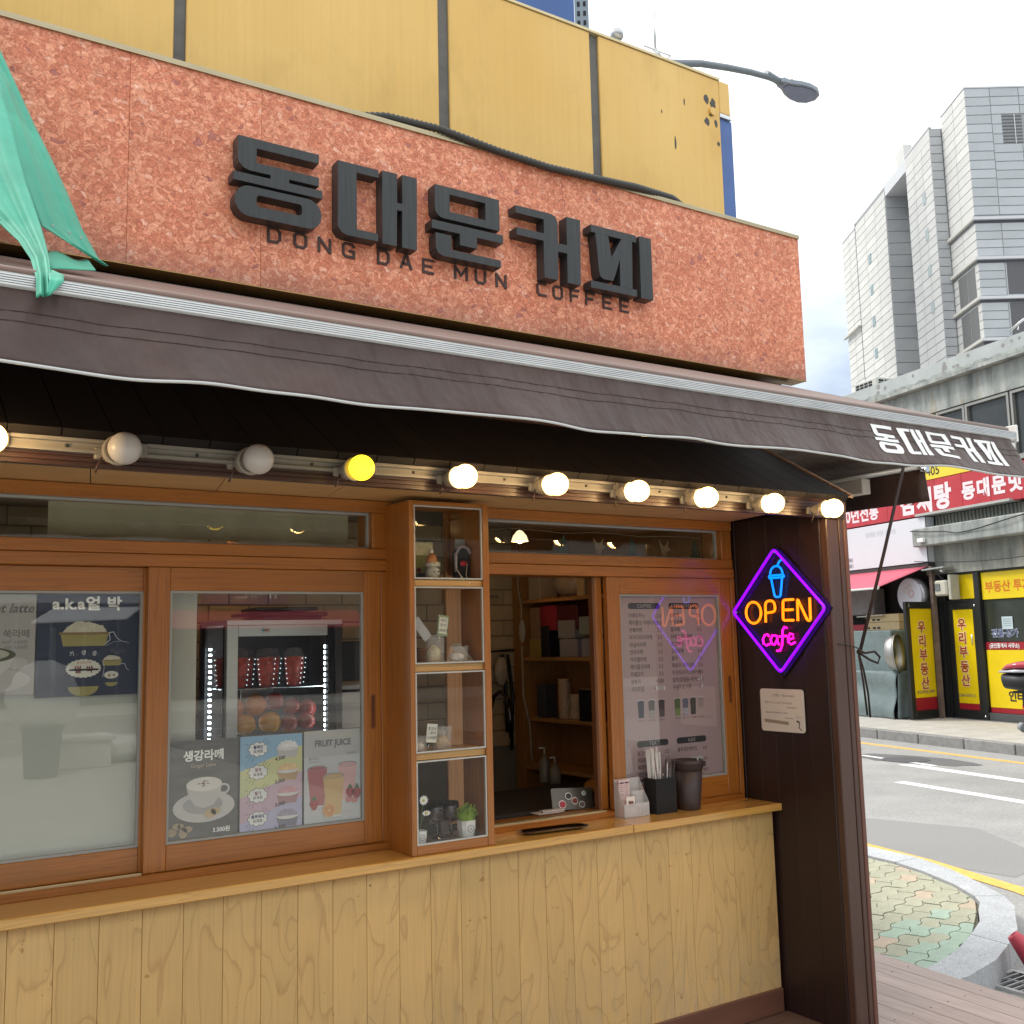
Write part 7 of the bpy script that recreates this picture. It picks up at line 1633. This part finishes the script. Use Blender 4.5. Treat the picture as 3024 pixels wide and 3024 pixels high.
bm = B(); lathe(bm, [(.05, 0), (.05, .09)], (1.02, .25, 2.80), 12, 'X'); part('cable_clamp', bm, CHR, t)
bm = B(); box(bm, .75, 1.35, .15, .42, 2.86, 2.89, .005, Matrix.Rotation(R(2), 4, 'Y')); single('loose_sheet_metal', bm, M('sheet_grey', (.33, .34, .33), .5, .3), 'bent grey metal sheets left of the yellow shop sign', 'metal sheet')
# air conditioner on the roof
t = thing('roof_air_conditioner', 'small white slatted air conditioner on the concrete roof edge', 'air conditioner', (3.2, -.2, 6.9))
bm = B(); box(bm, 2.86, 3.62, -.55, -.02, 6.78, 7.16, .02); part('casing', bm, M('ac_cream', (.50, .50, .46), .5, var=.05), t)
b0 = B(); box(b0, 3.02, 3.13, -.019, -.012, 6.86, 6.905); k0 = part('louvre_slot', b0, BLKM, t)
for i in range(4):
    for j in range(4):
        if i or j: clone(k0, t, (i * .14, 0, j * .065))
b0 = B(); box(b0, 2.851, 2.858, -.5, -.38, 6.86, 6.905); k0 = part('louvre_slot', b0, BLKM, t)
for i in range(3):
    for j in range(4):
        if i or j: clone(k0, t, (0, i * .155, j * .065))
bm = B(); tube(bm, [(-1.0, .0, 7.04), (-1.05, .0, 7.18), (-.82, .0, 7.08), (-1.15, 0, 7.2)], .022, 6); single('white_scrap', bm, WHT, 'small white bent scrap on the concrete roof at the right edge', 'scrap')
bm = B(); tube(bm, [(1.30, .10, 3.95), (1.30, .12, 4.3), (1.31, .12, 5.9)], .02, 6); part('rain_pipe', bm, M('pipe_grey', (.30, .30, .28), .5), ob)
bm = B(); tube(bm, [(-2.5 + i * .6, .3 + .05 * math.sin(i * 2), 3.02 - .13 * math.sin(i * .45)) for i in range(8)], .008, 5); part('drooping_cable', bm, BLK, ob)

F = Matrix.Identity(4)

# ============================================================ MODERN GREY BUILDING far behind
KP = Vector((90 * math.cos(R(31.4)), 90 * math.sin(R(31.4)), 0))
F = Matrix.Translation(KP) @ Matrix.Rotation(R(56.5), 4, 'Z')
def Z(z): return 1.6 + (z - 1.6) * 2
mb = thing('modern_building', 'tall pale grey panel clad building with stepped blocks in the background', 'building', (10, -8, 0))
PANL = M('sunlit_panel', (.68, .67, .635), .55, var=.06, vs=.5, ov=.05); PANR = M('shaded_panel', (.49, .515, .53), .5, var=.06, vs=.5, ov=.06); GAPM = M('panel_gap', (.34, .35, .35), .7)  # same cladding twice: sunlight and shade of the two faces put into its colours
BAND = M('light_band', (.66, .67, .68), .5, var=.04)
def mbx(name, *a, m=GAPM, par=None, bev=0): bm = B(); box(bm, *a, bev); return part(name, bm, m, par or mb)
# block A core
mbx('core_a', .06, 4.84, -16, -.06, Z(18.5), Z(24.18)); mbx('core_a', .06, 4.9, -16, -.06, 0, Z(18.5))
mbx('parapet', -.05, 4.86, -16, .05, Z(24.18), Z(24.24), m=BAND)
npan = 0
def panels_y(x0, x1, y, z0, z1, cols, rh, mat, par=None):
    """panels on a face of constant y looking +y"""
    global npan
    nrow = max(1, round((z1 - z0) / rh)); h = (z1 - z0) / nrow; ws_ = (x1 - x0) / cols
    b0 = B(); box(b0, x0 + .03, x0 + ws_ - .03, y - .06, y, z0 + .035, z0 + h - .035); k0 = part('panel', b0, mat, mb)
    for i in range(cols):
        for j in range(nrow):
            if i or j: clone(k0, mb, (i * ws_, 0, j * h)); 
            npan += 1
def panels_x(y0, y1, x, z0, z1, cols, rh, mat):
    global npan
    nrow = max(1, round((z1 - z0) / rh)); h = (z1 - z0) / nrow; ws_ = (y1 - y0) / cols
    b0 = B(); box(b0, x, x + .06, y0 + .03, y0 + ws_ - .03, z0 + .035, z0 + h - .035); k0 = part('panel', b0, mat, mb)
    for i in range(cols):
        for j in range(nrow):
            if i or j: clone(k0, mb, (0, i * ws_, j * h))
            npan += 1
RH = .79
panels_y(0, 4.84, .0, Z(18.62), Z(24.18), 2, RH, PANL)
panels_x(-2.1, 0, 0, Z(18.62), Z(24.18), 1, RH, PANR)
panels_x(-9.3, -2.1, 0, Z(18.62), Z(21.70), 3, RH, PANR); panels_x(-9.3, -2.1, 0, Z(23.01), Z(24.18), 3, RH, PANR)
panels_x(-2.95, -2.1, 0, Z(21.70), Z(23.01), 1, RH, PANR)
mbx('louvre_back', .3, .4, -4.6, -2.95, Z(21.70), Z(23.01), m=M('sky_pale', (.62, .64, .65), .6))
for j in range(9): mbx('louvre_slat', .0, .12, -4.6, -2.95, Z(21.74 + j * .145), Z(21.74 + j * .145) + .09, m=M('slat_grey', (.16, .16, .17), .6))
mbx('louvre_mullion', -.02, .02, -4.02, -3.95, Z(21.70), Z(23.01), m=BAND)
# storey bands with ledges
for zz in (18.46, 16.76, 15.08, 13.34):
    mbx('ledge_slab', -.25, 6.78, .02, .28, Z(zz) - .12, Z(zz) + .12, m=M('ledge_cream', (.66, .64, .58), .6))
    mbx('ledge_slab', -.28, .0, -16, .27, Z(zz) - .14, Z(zz) + .10, m=BAND)
    mbx('ledge_shade_strip', -.02, .2, -16, -.0, Z(zz) - .38, Z(zz) - .141, m=M('painted_shade', (.10, .10, .12), .7))  # dark strip painted in for the shade under the ledge
for z0, z1 in ((16.86, 18.28), (15.18, 16.58), (13.44, 14.9)):
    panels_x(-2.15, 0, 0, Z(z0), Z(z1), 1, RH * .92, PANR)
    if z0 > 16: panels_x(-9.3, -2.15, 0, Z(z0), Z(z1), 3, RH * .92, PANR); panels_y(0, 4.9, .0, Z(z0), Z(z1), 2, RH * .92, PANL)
    else:
        panels_y(0, .62, .0, Z(z0), Z(z1), 1, RH * .92, PANL); panels_y(3.95, 4.9, .0, Z(z0), Z(z1), 1, RH * .92, PANL)
        f_ = mbx('window_frame', .63, 3.94, -.10, -.01, Z(z0), Z(z1), m=PANL)
        for a, b_ in ((.72, 2.20), (2.30, 3.84)): bm = B(); box(bm, a, b_, -.009, .02, Z(z0) + .05, Z(z1) - .10); part('louvred_pane', bm, M('pane_grey', (.17, .17, .165), .5, var=.05), f_)
        f_ = mbx('window_frame', .02, .06, -4.6, -2.2, Z(z0), Z(z1), m=PANR); bm = B(); box(bm, .0, .019, -4.5, -2.3, Z(z0) + .1, Z(z1) - .05); part('louvred_pane', bm, M('pane_dark', (.12, .12, .125), .5), f_)
# recess between block A and block B, and core of B
mbx('core_b', 4.92, 34, -16, 1.06, 0, Z(23.70)); mbx('recess_wall', 4.88, 6.7, -.9, -.8, 0, Z(18.4), m=M('recess_grey', (.34, .35, .36), .6))
panels_x(.06, 1.12, 4.85, Z(11), Z(23.70), 1, RH, M('shaded_side_panel', (.45, .46, .47), .5, var=.06, vs=.5, ov=.05))  # shaded copy of the cladding, the shade is in its colour
panels_y(4.87, 10.58, 1.12, Z(11), Z(23.15), 3, RH, PANL); mbx('parapet', 4.8, 10.6, .9, 1.16, Z(23.70), Z(23.78), m=BAND); mbx('upper_cap', 4.87, 10.58, 1.0, 1.11, Z(23.16), Z(23.70), m=PANL)
# deep recess 10.6 - 16.2
mbx('recess_back', 10.6, 19.3, -1.3, -1.28, Z(8), Z(22.6), m=M('recess_panel', (.52, .51, .47), .6, var=.06))
bm = B(); box(bm, 10.59, 16.2, -1.2, 1.065, Z(22.3), Z(23.70)); bm.free()
for k, zz in enumerate((21.35, 19.65, 17.95, 16.25)):
    mbx('slot_window', 11.2, 18.9, -1.26, -1.2, Z(zz) - .55, Z(zz) + .25, m=M('slot_glass', (.06, .09, .12), .2, var=.2, vs=1))
for j in range(8): mbx('louvre_slat', 13.0, 19.0, -1.26, -1.1, Z(22.05) + j * .20, Z(22.05) + j * .20 + .12, m=M('slat_dark', (.10, .11, .12), .6))
# carve the recess: the core of B is split instead of one block
for o in [o for o in mb.children if o.name.startswith('core_b')]: bpy.data.objects.remove(o)
mbx('core_b', 4.92, 10.57, -16, 1.06, 0, Z(23.70)); mbx('core_c', 16.25, 25.3, -16, 1.06, 0, Z(23.62)); mbx('core_e', 25.31, 30.2, -16, .93, 0, Z(23.5)); mbx('core_d', 10.58, 16.24, -16, -1.31, 0, Z(23.6)); mbx('recess_lid', 10.58, 16.24, -1.30, 1.06, Z(23.1), Z(23.68), m=BAND)
panels_y(16.25, 25.2, 1.12, Z(11), Z(23.40), 3, RH, PANL); panels_x(-1.2, 1.06, 16.19, Z(11), Z(23.1), 1, RH * 1.5, M('shaded_side_panel'))
mbx('joint_shade_strip', 25.21, 25.45, 1.06, 1.09, 0, Z(23.6), m=M('painted_shade')); panels_y(25.46, 30.2, 1.0, Z(17.99), Z(23.35), 2, RH, PANL); mbx('ledge_slab', 25.4, 30.5, 1.1, 1.45, Z(17.90), Z(17.98), m=M('ledge_cream')); panels_y(25.46, 30.2, 1.0, Z(12.0), Z(17.88), 2, RH, PANL)  # the dark strip between the blocks is painted shade
for zz in (20.88, 19.2, 17.52, 15.84): mbx('small_window', 6.5, 7.2, 1.121, 1.15, Z(zz) - .5, Z(zz) + .5, m=M('pale_teal_glass', (.36, .42, .42), .25)); mbx('small_window', 21.0, 21.8, 1.121, 1.15, Z(zz) - .5, Z(zz) + .5, m=M('teal_glass', (.20, .30, .31), .2))
mbx('roof_house', 11.0, 13.0, .2, 1.0, Z(23.7), Z(24.5), m=PANL)
F = Matrix.Identity(4)

# blue tower behind the yellow wall
az0, az1, az2 = R(58.5), R(52.45), R(51.6); D = 95
pa, pb, pc = [Vector((D * math.cos(a), D * math.sin(a), 0)) for a in (az0, az1, az2)]
bt = thing('blue_tower', 'tall blue clad tower with perforated grey edge above the yellow wall', 'tower', pb)
def slab(name, p, q, dep, z0, z1, m_):
    d = (q - p).normalized(); n = Vector((-d.y, d.x, 0)); n = n if n.dot(p) > 0 else -n
    up_ = Vector((0, 0, 1)); bm = B(); hexa(bm, [p + up_ * z0, q + up_ * z0, q + n * dep + up_ * z0, p + n * dep + up_ * z0, p + up_ * z1, q + up_ * z1, q + n * dep + up_ * z1, p + n * dep + up_ * z1]); return part(name, bm, m_, bt)
slab('blue_face', pa, pb, 12, 0, 78, M('tower_blue', (.06, .13, .33), .45, var=.1, vs=.2)); slab('grey_strip', pb + (pc - pb) * .02, pc, 12, 0, 78, M('tower_grey', (.22, .27, .31), .5, var=.08, vs=.3))
for j in range(30):
    for i in range(2):
        c = pb + (pc - pb) * (.30 + .42 * i); d = (pc - pb).normalized(); n = -Vector((-d.y, d.x, 0)); n = n if n.dot(c) < 0 else -n
        z = 48 + j * 1.0; bm = B(); u_ = d * .14; v_ = Vector((0, 0, .26)); q = c + n * .03 + Vector((0, 0, z)); bm.faces.new([bm.verts.new(x) for x in (q - u_ - v_, q + u_ - v_, q + u_ + v_, q - u_ + v_)]); part('vent_hole', bm, BLKM, bt, solid=None)

# ============================================================ STREET LAMP
sl_ = thing('street_lamp', 'grey street lamp with curved arm and oval LED head against the sky', 'street lamp', (8.2, 10.6, -.2))
LG = M('lamp_grey', (.20, .23, .25), .5, .3, var=.08); k_ = 1.43
bm = B(); tube(bm, [(8.2, 10.6, -.2), (8.25, 10.3, 6), (8.4, 10.1, 9.0)], [.10, .08, .06], 12); part('pole', bm, LG, sl_)
ap = [(8.4, 10.1, 9.0), (8.8, 10.03, 9.40), (9.39, 10.0, 9.59), (10.0, 10.0, 9.72), (10.5, 10.0, 9.85), (11.0, 10.0, 9.94), (11.35, 10.0, 9.96)]
ap = [(8.4, 10.1, 9.0), (8.8, 10.03, 9.30)] + [(x * 10 / 7, 10, 1.6 + (z - 1.6) * 10 / 7) for x, z in ((6.565, 7.185), (6.95, 7.30), (7.332, 7.371), (7.66, 7.42), (7.928, 7.444), (8.133, 7.439))]
bm = B(); tube(bm, ap, [.06, .055, .052, .05, .048, .046, .044, .042], 12); part('arm', bm, LG, sl_)
hx, hz = 8.133 * 10 / 7, 1.6 + (7.439 - 1.6) * 10 / 7
HM = Matrix.Translation((hx + .34, 10.0, hz - .02)) @ Matrix.Rotation(R(4), 4, 'Y')
bm = B(); outl = [(-.42, .05), (-.36, .085), (-.26, .10), (-.12, .17), (.05, .21), (.22, .20), (.34, .13), (.39, 0)]; outl = outl + [(x, -y) for x, y in outl[-2::-1]]
prism(bm, outl, -.03, .03, 'xy'); bm.transform(HM); part('lamp_head', bm, M('lamp_head_grey', (.24, .28, .32), .4, .3), sl_)
bm = B(); prism(bm, [(x * .74 + .04, y * .82) for x, y in outl], -.042, -.031, 'xy'); bm.transform(HM); part('lamp_lens', bm, M('lens_blue_grey', (.16, .22, .30), .2), sl_)
bm = B(); box(bm, -.22, .0, -.08, .08, .031, .09, .02); sph(bm, (-.3, 0, .05), .05, 10, 8); bm.transform(HM); part('driver_box', bm, LG, sl_)
b0 = B(); box(b0, .02, .026, -.14, .14, .031, .055); b0.transform(HM); k0 = part('cooling_fin', b0, LG, sl_)
for i in range(1, 11): clone(k0, sl_, (.027 * i, 0, -.002 * i))
bm = B(); tube(bm, [(hx - .05, 10, hz + .0), (hx - .35, 10, hz + .05)], .055, 12); part('sleeve', bm, LG, sl_)

# ============================================================ MOTORBIKE (mostly cut by the photo edge)
mo = thing('delivery_motorbike', 'parked motorbike with a black and red top case, cut by the right photo edge', 'motorbike', (12.3, 6.6, -.2))
MM = Matrix.Translation((12.05, 7.22, -.2)) @ Matrix.Rotation(R(-82), 4, 'Z')   # local +x is forwards, to the right in the photo
def mp_(name, bm, m_, par=None): bm.transform(MM); return part(name, bm, m_, par or mo)
bm = B()
rs = []
for x, w_, z0, z1 in ((-.22, .10, 1.22, 1.32), (-.17, .20, 1.12, 1.40), (0.0, .25, 1.10, 1.47), (.17, .24, 1.10, 1.46), (.24, .16, 1.14, 1.38)):
    pass
def shell(secs, n=16):
    bm = B(); rr = []
    for x, w_, z0, z1 in secs:
        zc, h = (z0 + z1) / 2, (z1 - z0) / 2; ring_ = []
        for k in range(n):
            a = 2 * math.pi * k / n; c_, s_ = math.cos(a), math.sin(a); ring_.append(bm.verts.new((x, w_ * math.copysign(abs(c_) ** .6, c_), zc + h * math.copysign(abs(s_) ** .7, s_))))
        rr.append(ring_)
    for a, b_ in zip(rr, rr[1:]):
        for k in range(n): f = bm.faces.new((a[k], a[(k + 1) % n], b_[(k + 1) % n], b_[k])); f.smooth = True
    bm.faces.new(rr[0][::-1]); bm.faces.new(rr[-1]); return bm
mp_('case_lower', shell([(-.20, .16, 1.16, 1.285), (-.16, .22, 1.10, 1.288), (0, .25, 1.08, 1.288), (.16, .24, 1.08, 1.288), (.24, .16, 1.14, 1.285)]), M('case_black', (.015, .015, .017), .5))
mp_('case_band', shell([(-.215, .17, 1.288, 1.325), (0, .255, 1.289, 1.345), (.245, .17, 1.288, 1.335)]), M('case_silver', (.55, .56, .58), .25, .4))
mp_('case_lid', shell([(-.19, .14, 1.320, 1.345), (-.12, .21, 1.330, 1.40), (0, .235, 1.335, 1.43), (.14, .22, 1.335, 1.43), (.235, .12, 1.33, 1.37)]), M('case_lid_red', (.42, .03, .05), .15, coat=.6, var=.1))
mp_('rack', box(box(B(), -.10, .35, -.10, .10, 1.05, 1.075), .0, .04, -.08, .08, .9, 1.05), BLK)
mp_('seat', shell([(.25, .12, .92, 1.0), (.4, .15, .90, 1.02), (.9, .14, .84, .98), (1.05, .08, .84, .92)]), BLK)
mp_('tank', shell([(.95, .10, .80, .98), (1.1, .15, .78, 1.08), (1.4, .14, .78, 1.06), (1.55, .06, .82, .96)]), M('tank_red', (.35, .02, .03), .15))
mp_('engine', box(B(), .65, 1.2, -.14, .14, .36, .76, .03), M('engine_grey', (.16, .16, .17), .4, .7))
def wheel(x): 
    bm = B(); tube(bm, [(x + .29 * math.cos(a * .2618), 0, .31 + .29 * math.sin(a * .2618)) for a in range(24)], .045, 8, True); w_ = mp_('wheel', bm, M('tyre', (.02, .02, .02), .8))
    bm = B(); tube(bm, [(x + .235 * math.cos(a * .2618), 0, .31 + .235 * math.sin(a * .2618)) for a in range(24)], .014, 6, True)
    for a in range(5): tube(bm, [(x, 0, .31), (x + .23 * math.cos(a * 1.2566), 0, .31 + .23 * math.sin(a * 1.2566))], .013, 5)
    bm.transform(MM); part('rim', bm, ALU, w_)
wheel(.42); wheel(1.75)
mp_('muffler', tube(tube(B(), [(-.12, .16, .62), (.10, .16, .53), (.5, .16, .40)], [.055, .07, .05], 12), [(.5, .16, .40), (.8, .16, .34), (1.0, .12, .42)], .022, 8), M('muffler_grey', (.13, .14, .145), .35, .6))
mp_('muffler_tip', tube(B(), [(-.17, .16, .645), (-.118, .16, .622)], [.045, .056], 12), M('tip_grey', (.30, .31, .31), .5))
mp_('fork', tube(tube(B(), [(1.75, .09, .31), (1.48, .09, 1.1)], .02, 8), [(1.75, -.09, .31), (1.48, -.09, 1.1)], .02, 8), CHR)
mp_('handlebar', tube(B(), [(1.35, .38, 1.12), (1.45, .2, 1.14), (1.48, 0, 1.1), (1.45, -.2, 1.14), (1.35, -.38, 1.12)], .014, 8), BLK)
mp_('swing_arm', tube(B(), [(.42, .08, .31), (.8, .08, .4)], .02, 8), BLK)
mp_('side_stand', tube(B(), [(.85, .1, .36), (.82, .28, .01)], .012, 6), BLK)
mp_('tail_light', box(B(), -.02, .03, -.06, .06, .86, .92, .01), M('tail_red', (.5, .02, .02), .2))

# traffic cone, cut by the right photo edge
tcn = thing('traffic_cone', 'pinkish red traffic cone with open tip at the right photo edge', 'cone', (4.66, 2.90, 0))
CX, CY = 5.33, 3.14
tcn.location = (CX, CY, -.2); BASE[tcn.name] = Vector((CX, CY, -.2))
CM = Matrix.Translation((CX, CY, -.2)) @ Matrix.Rotation(R(-42), 4, Vector((.83, .55, 0))) @ Matrix.Translation((-CX, -CY, .2))
bm = B(); lathe(bm, [(.10, .03), (.034, .29), (.030, .30), (.016, .30), (.016, .27), (.0, .27)], (CX, CY, -.2), 24); bm.transform(CM); part('cone_body', bm, M('cone_pink_red', (.52, .06, .09), .45, var=.08, vs=10), tcn)
bm = B(); box(bm, CX - .11, CX + .11, CY - .11, CY + .11, -.2, -.17, .01); bm.transform(CM); part('cone_base', bm, M('cone_pink_red'), tcn)
bm = B(); sph(bm, (13.6, 11.0, -.17), .05, 8, 6, (1.6, 1, .6)); single('paper_litter', bm, WHT, 'crumpled white paper litter lying by the far kerb', 'litter')

# ============================================================ STREET BEHIND THE PHOTOGRAPHER (seen in the glass)
def bb_(x0, x1, y, h, col, name, label, wins=None):
    t = thing(name, label, 'building', ((x0 + x1) / 2, y - 4, -.2)); bm = B(); box(bm, x0, x1, y - 8, y, -.2, h); part('wall', bm, M('wall_%d' % int(x0 * 10), col, .8, var=.08, vs=1), t)
    return t
YB = -28
t = bb_(-14, 1.0, YB, 7.5, (.34, .34, .33), 'shop_building', 'grey shop building across the street behind the photographer, at the left')
for k in range(5):
    bm = B(); box(bm, -13 + k * 2.8, -10.8 + k * 2.8, YB, YB + .05, 4.2, 6.2); part('window', bm, WGL, t)
t = bb_(1.02, 9.0, YB, 6.5, (.34, .35, .36), 'shop_building', 'pale grey building with a white awning behind the photographer')
bm = B(); box(bm, 1.4, 8.8, YB, YB + .06, -.15, 2.9); part('shop_glass', bm, M('shop_dark', (.03, .035, .045), .15), t)
for k in range(8): bm = B(); box(bm, 1.5 + k * 1.0, 1.58 + k * 1.0, YB + .06, YB + .1, -.15, 2.9); part('mullion', bm, M('mullion_grey', (.2, .22, .24), .5), t)
bm = B(); box(bm, 1.2, 8.9, YB, YB + .3, 3.15, 4.2); part('shop_sign', bm, M('back_sign_grey', (.45, .46, .48), .5), t)
bm = B(); hexa(bm, [(4.6, YB + 2.6, 2.45), (7.25, YB + 2.6, 2.55), (8.3, YB, 3.02), (5.7, YB, 3.0), (4.6, YB + 2.6, 2.5), (7.25, YB + 2.6, 2.6), (8.3, YB, 3.07), (5.7, YB, 3.05)]); part('white_awning', bm, M('awning_white', (.75, .75, .74), .6), t)
t = bb_(9.02, 16, YB, 8.5, (.20, .19, .17), 'shop_building', 'cream building with a red awning and phone shop sign behind the photographer')
bm = B(); box(bm, 9.2, 15.8, YB, YB + .06, -.15, 2.6); part('shop_glass', bm, M('shop_dark'), t)
bm = B(); hexa(bm, [(8.6, YB + 2.0, 2.25), (15.8, YB + 2.0, 2.25), (15.8, YB, 2.85), (9.1, YB, 2.85), (8.6, YB + 2.0, 2.3), (15.8, YB + 2.0, 2.3), (15.8, YB, 2.9), (9.1, YB, 2.9)]); part('red_awning', bm, REDA, t)
bm = B(); box(bm, 10.2, 13.2, YB, YB + .25, 3.1, 4.1); part('phone_sign', bm, M('sign_violet', (.10, .05, .22), .4), t); text('휴대폰 LG', .7, INKW, t, (10.5, YB + .27, 3.4), u=(1, 0, 0) if 0 else (-1, 0, 0)) if 0 else text('휴대폰', .6, INKW, t, (12.9, YB + .27, 3.35), u=(-1, 0, 0), bold=.01)
t = bb_(16.02, 40, YB, 11, (.22, .22, .21), 'shop_building', 'long office building behind the photographer, at the right')
for k in range(10):
    for j in range(3): bm = B(); box(bm, 16.8 + k * 2.3, 18.4 + k * 2.3, YB, YB + .05, 3.2 + j * 2.6, 4.9 + j * 2.6); part('window', bm, WGL, t)
bm = B(); box(bm, -60, 80, YB - 1, -22, -.35, -.05, .02); st('back_pavement', bm, M('pale_paving', (.50, .50, .46), .8, var=.1, vs=1))
bm = B(); box(bm, -60, 5.2, -12.6, .95, -.35, -.15, .02); st('near_pavement', bm, M('pale_paving_near', (.50, .49, .44), .8, var=.12, vs=1.5))
stripe('lane_line', (-20, -16.9), (30, -16.9), .2, WLM)
# rubbish left at the pavement edge, mirrored in the glass
t = thing('plastic_tub', 'blue plastic tub standing among rubbish behind the photographer', 'tub', (2.5, -9.2, -.15)); bm = B(); lathe(bm, [(.22, 0), (.28, .72), (.30, .72)], (2.5, -9.2, -.15), 24); part('tub', bm, M('tub_blue', (.10, .20, .27), .5), t)
t = thing('foam_box', 'white foam box beside the blue tub behind the photographer', 'box', (3.1, -10.2, -.15)); bm = B(); box(bm, 2.8, 3.6, -10.4, -9.9, -.15, .25, .02); part('box', bm, M('foam_white', (.75, .75, .73), .8), t)
bm = B(); box(bm, 2.75, 3.65, -10.45, -9.85, .255, .34, .02); part('lid', bm, M('foam_white'), t)
bm = B(); sph(bm, (3.9, -10.6, .05), .32, 18, 12, (2.2, 1, .6)); rnd = random.Random(3)
for v in bm.verts: v.co += Vector((rnd.uniform(-1, 1), rnd.uniform(-1, 1), rnd.uniform(-1, 1))) * .03
single('white_sack', bm, M('sack_white', (.70, .70, .66), .8, var=.1), 'white woven sack lying beside the foam box behind the photographer', 'sack')
bm = B(); sph(bm, (2.55, -9.5, .95), .5, 20, 14, (1.0, .8, 1.05))
for v in bm.verts: v.co += Vector((rnd.uniform(-1, 1), rnd.uniform(-1, 1), rnd.uniform(-1, 1))) * .045
single('clear_rubbish_bag', bm, clearplastic('bag_film', (.8, .8, .78), .5, .3), 'big clear plastic bag on top of the blue tub behind the photographer', 'bag')
print('PANELS', npan, 'PAVERS', cnt, 'OBJECTS', len(bpy.data.objects))
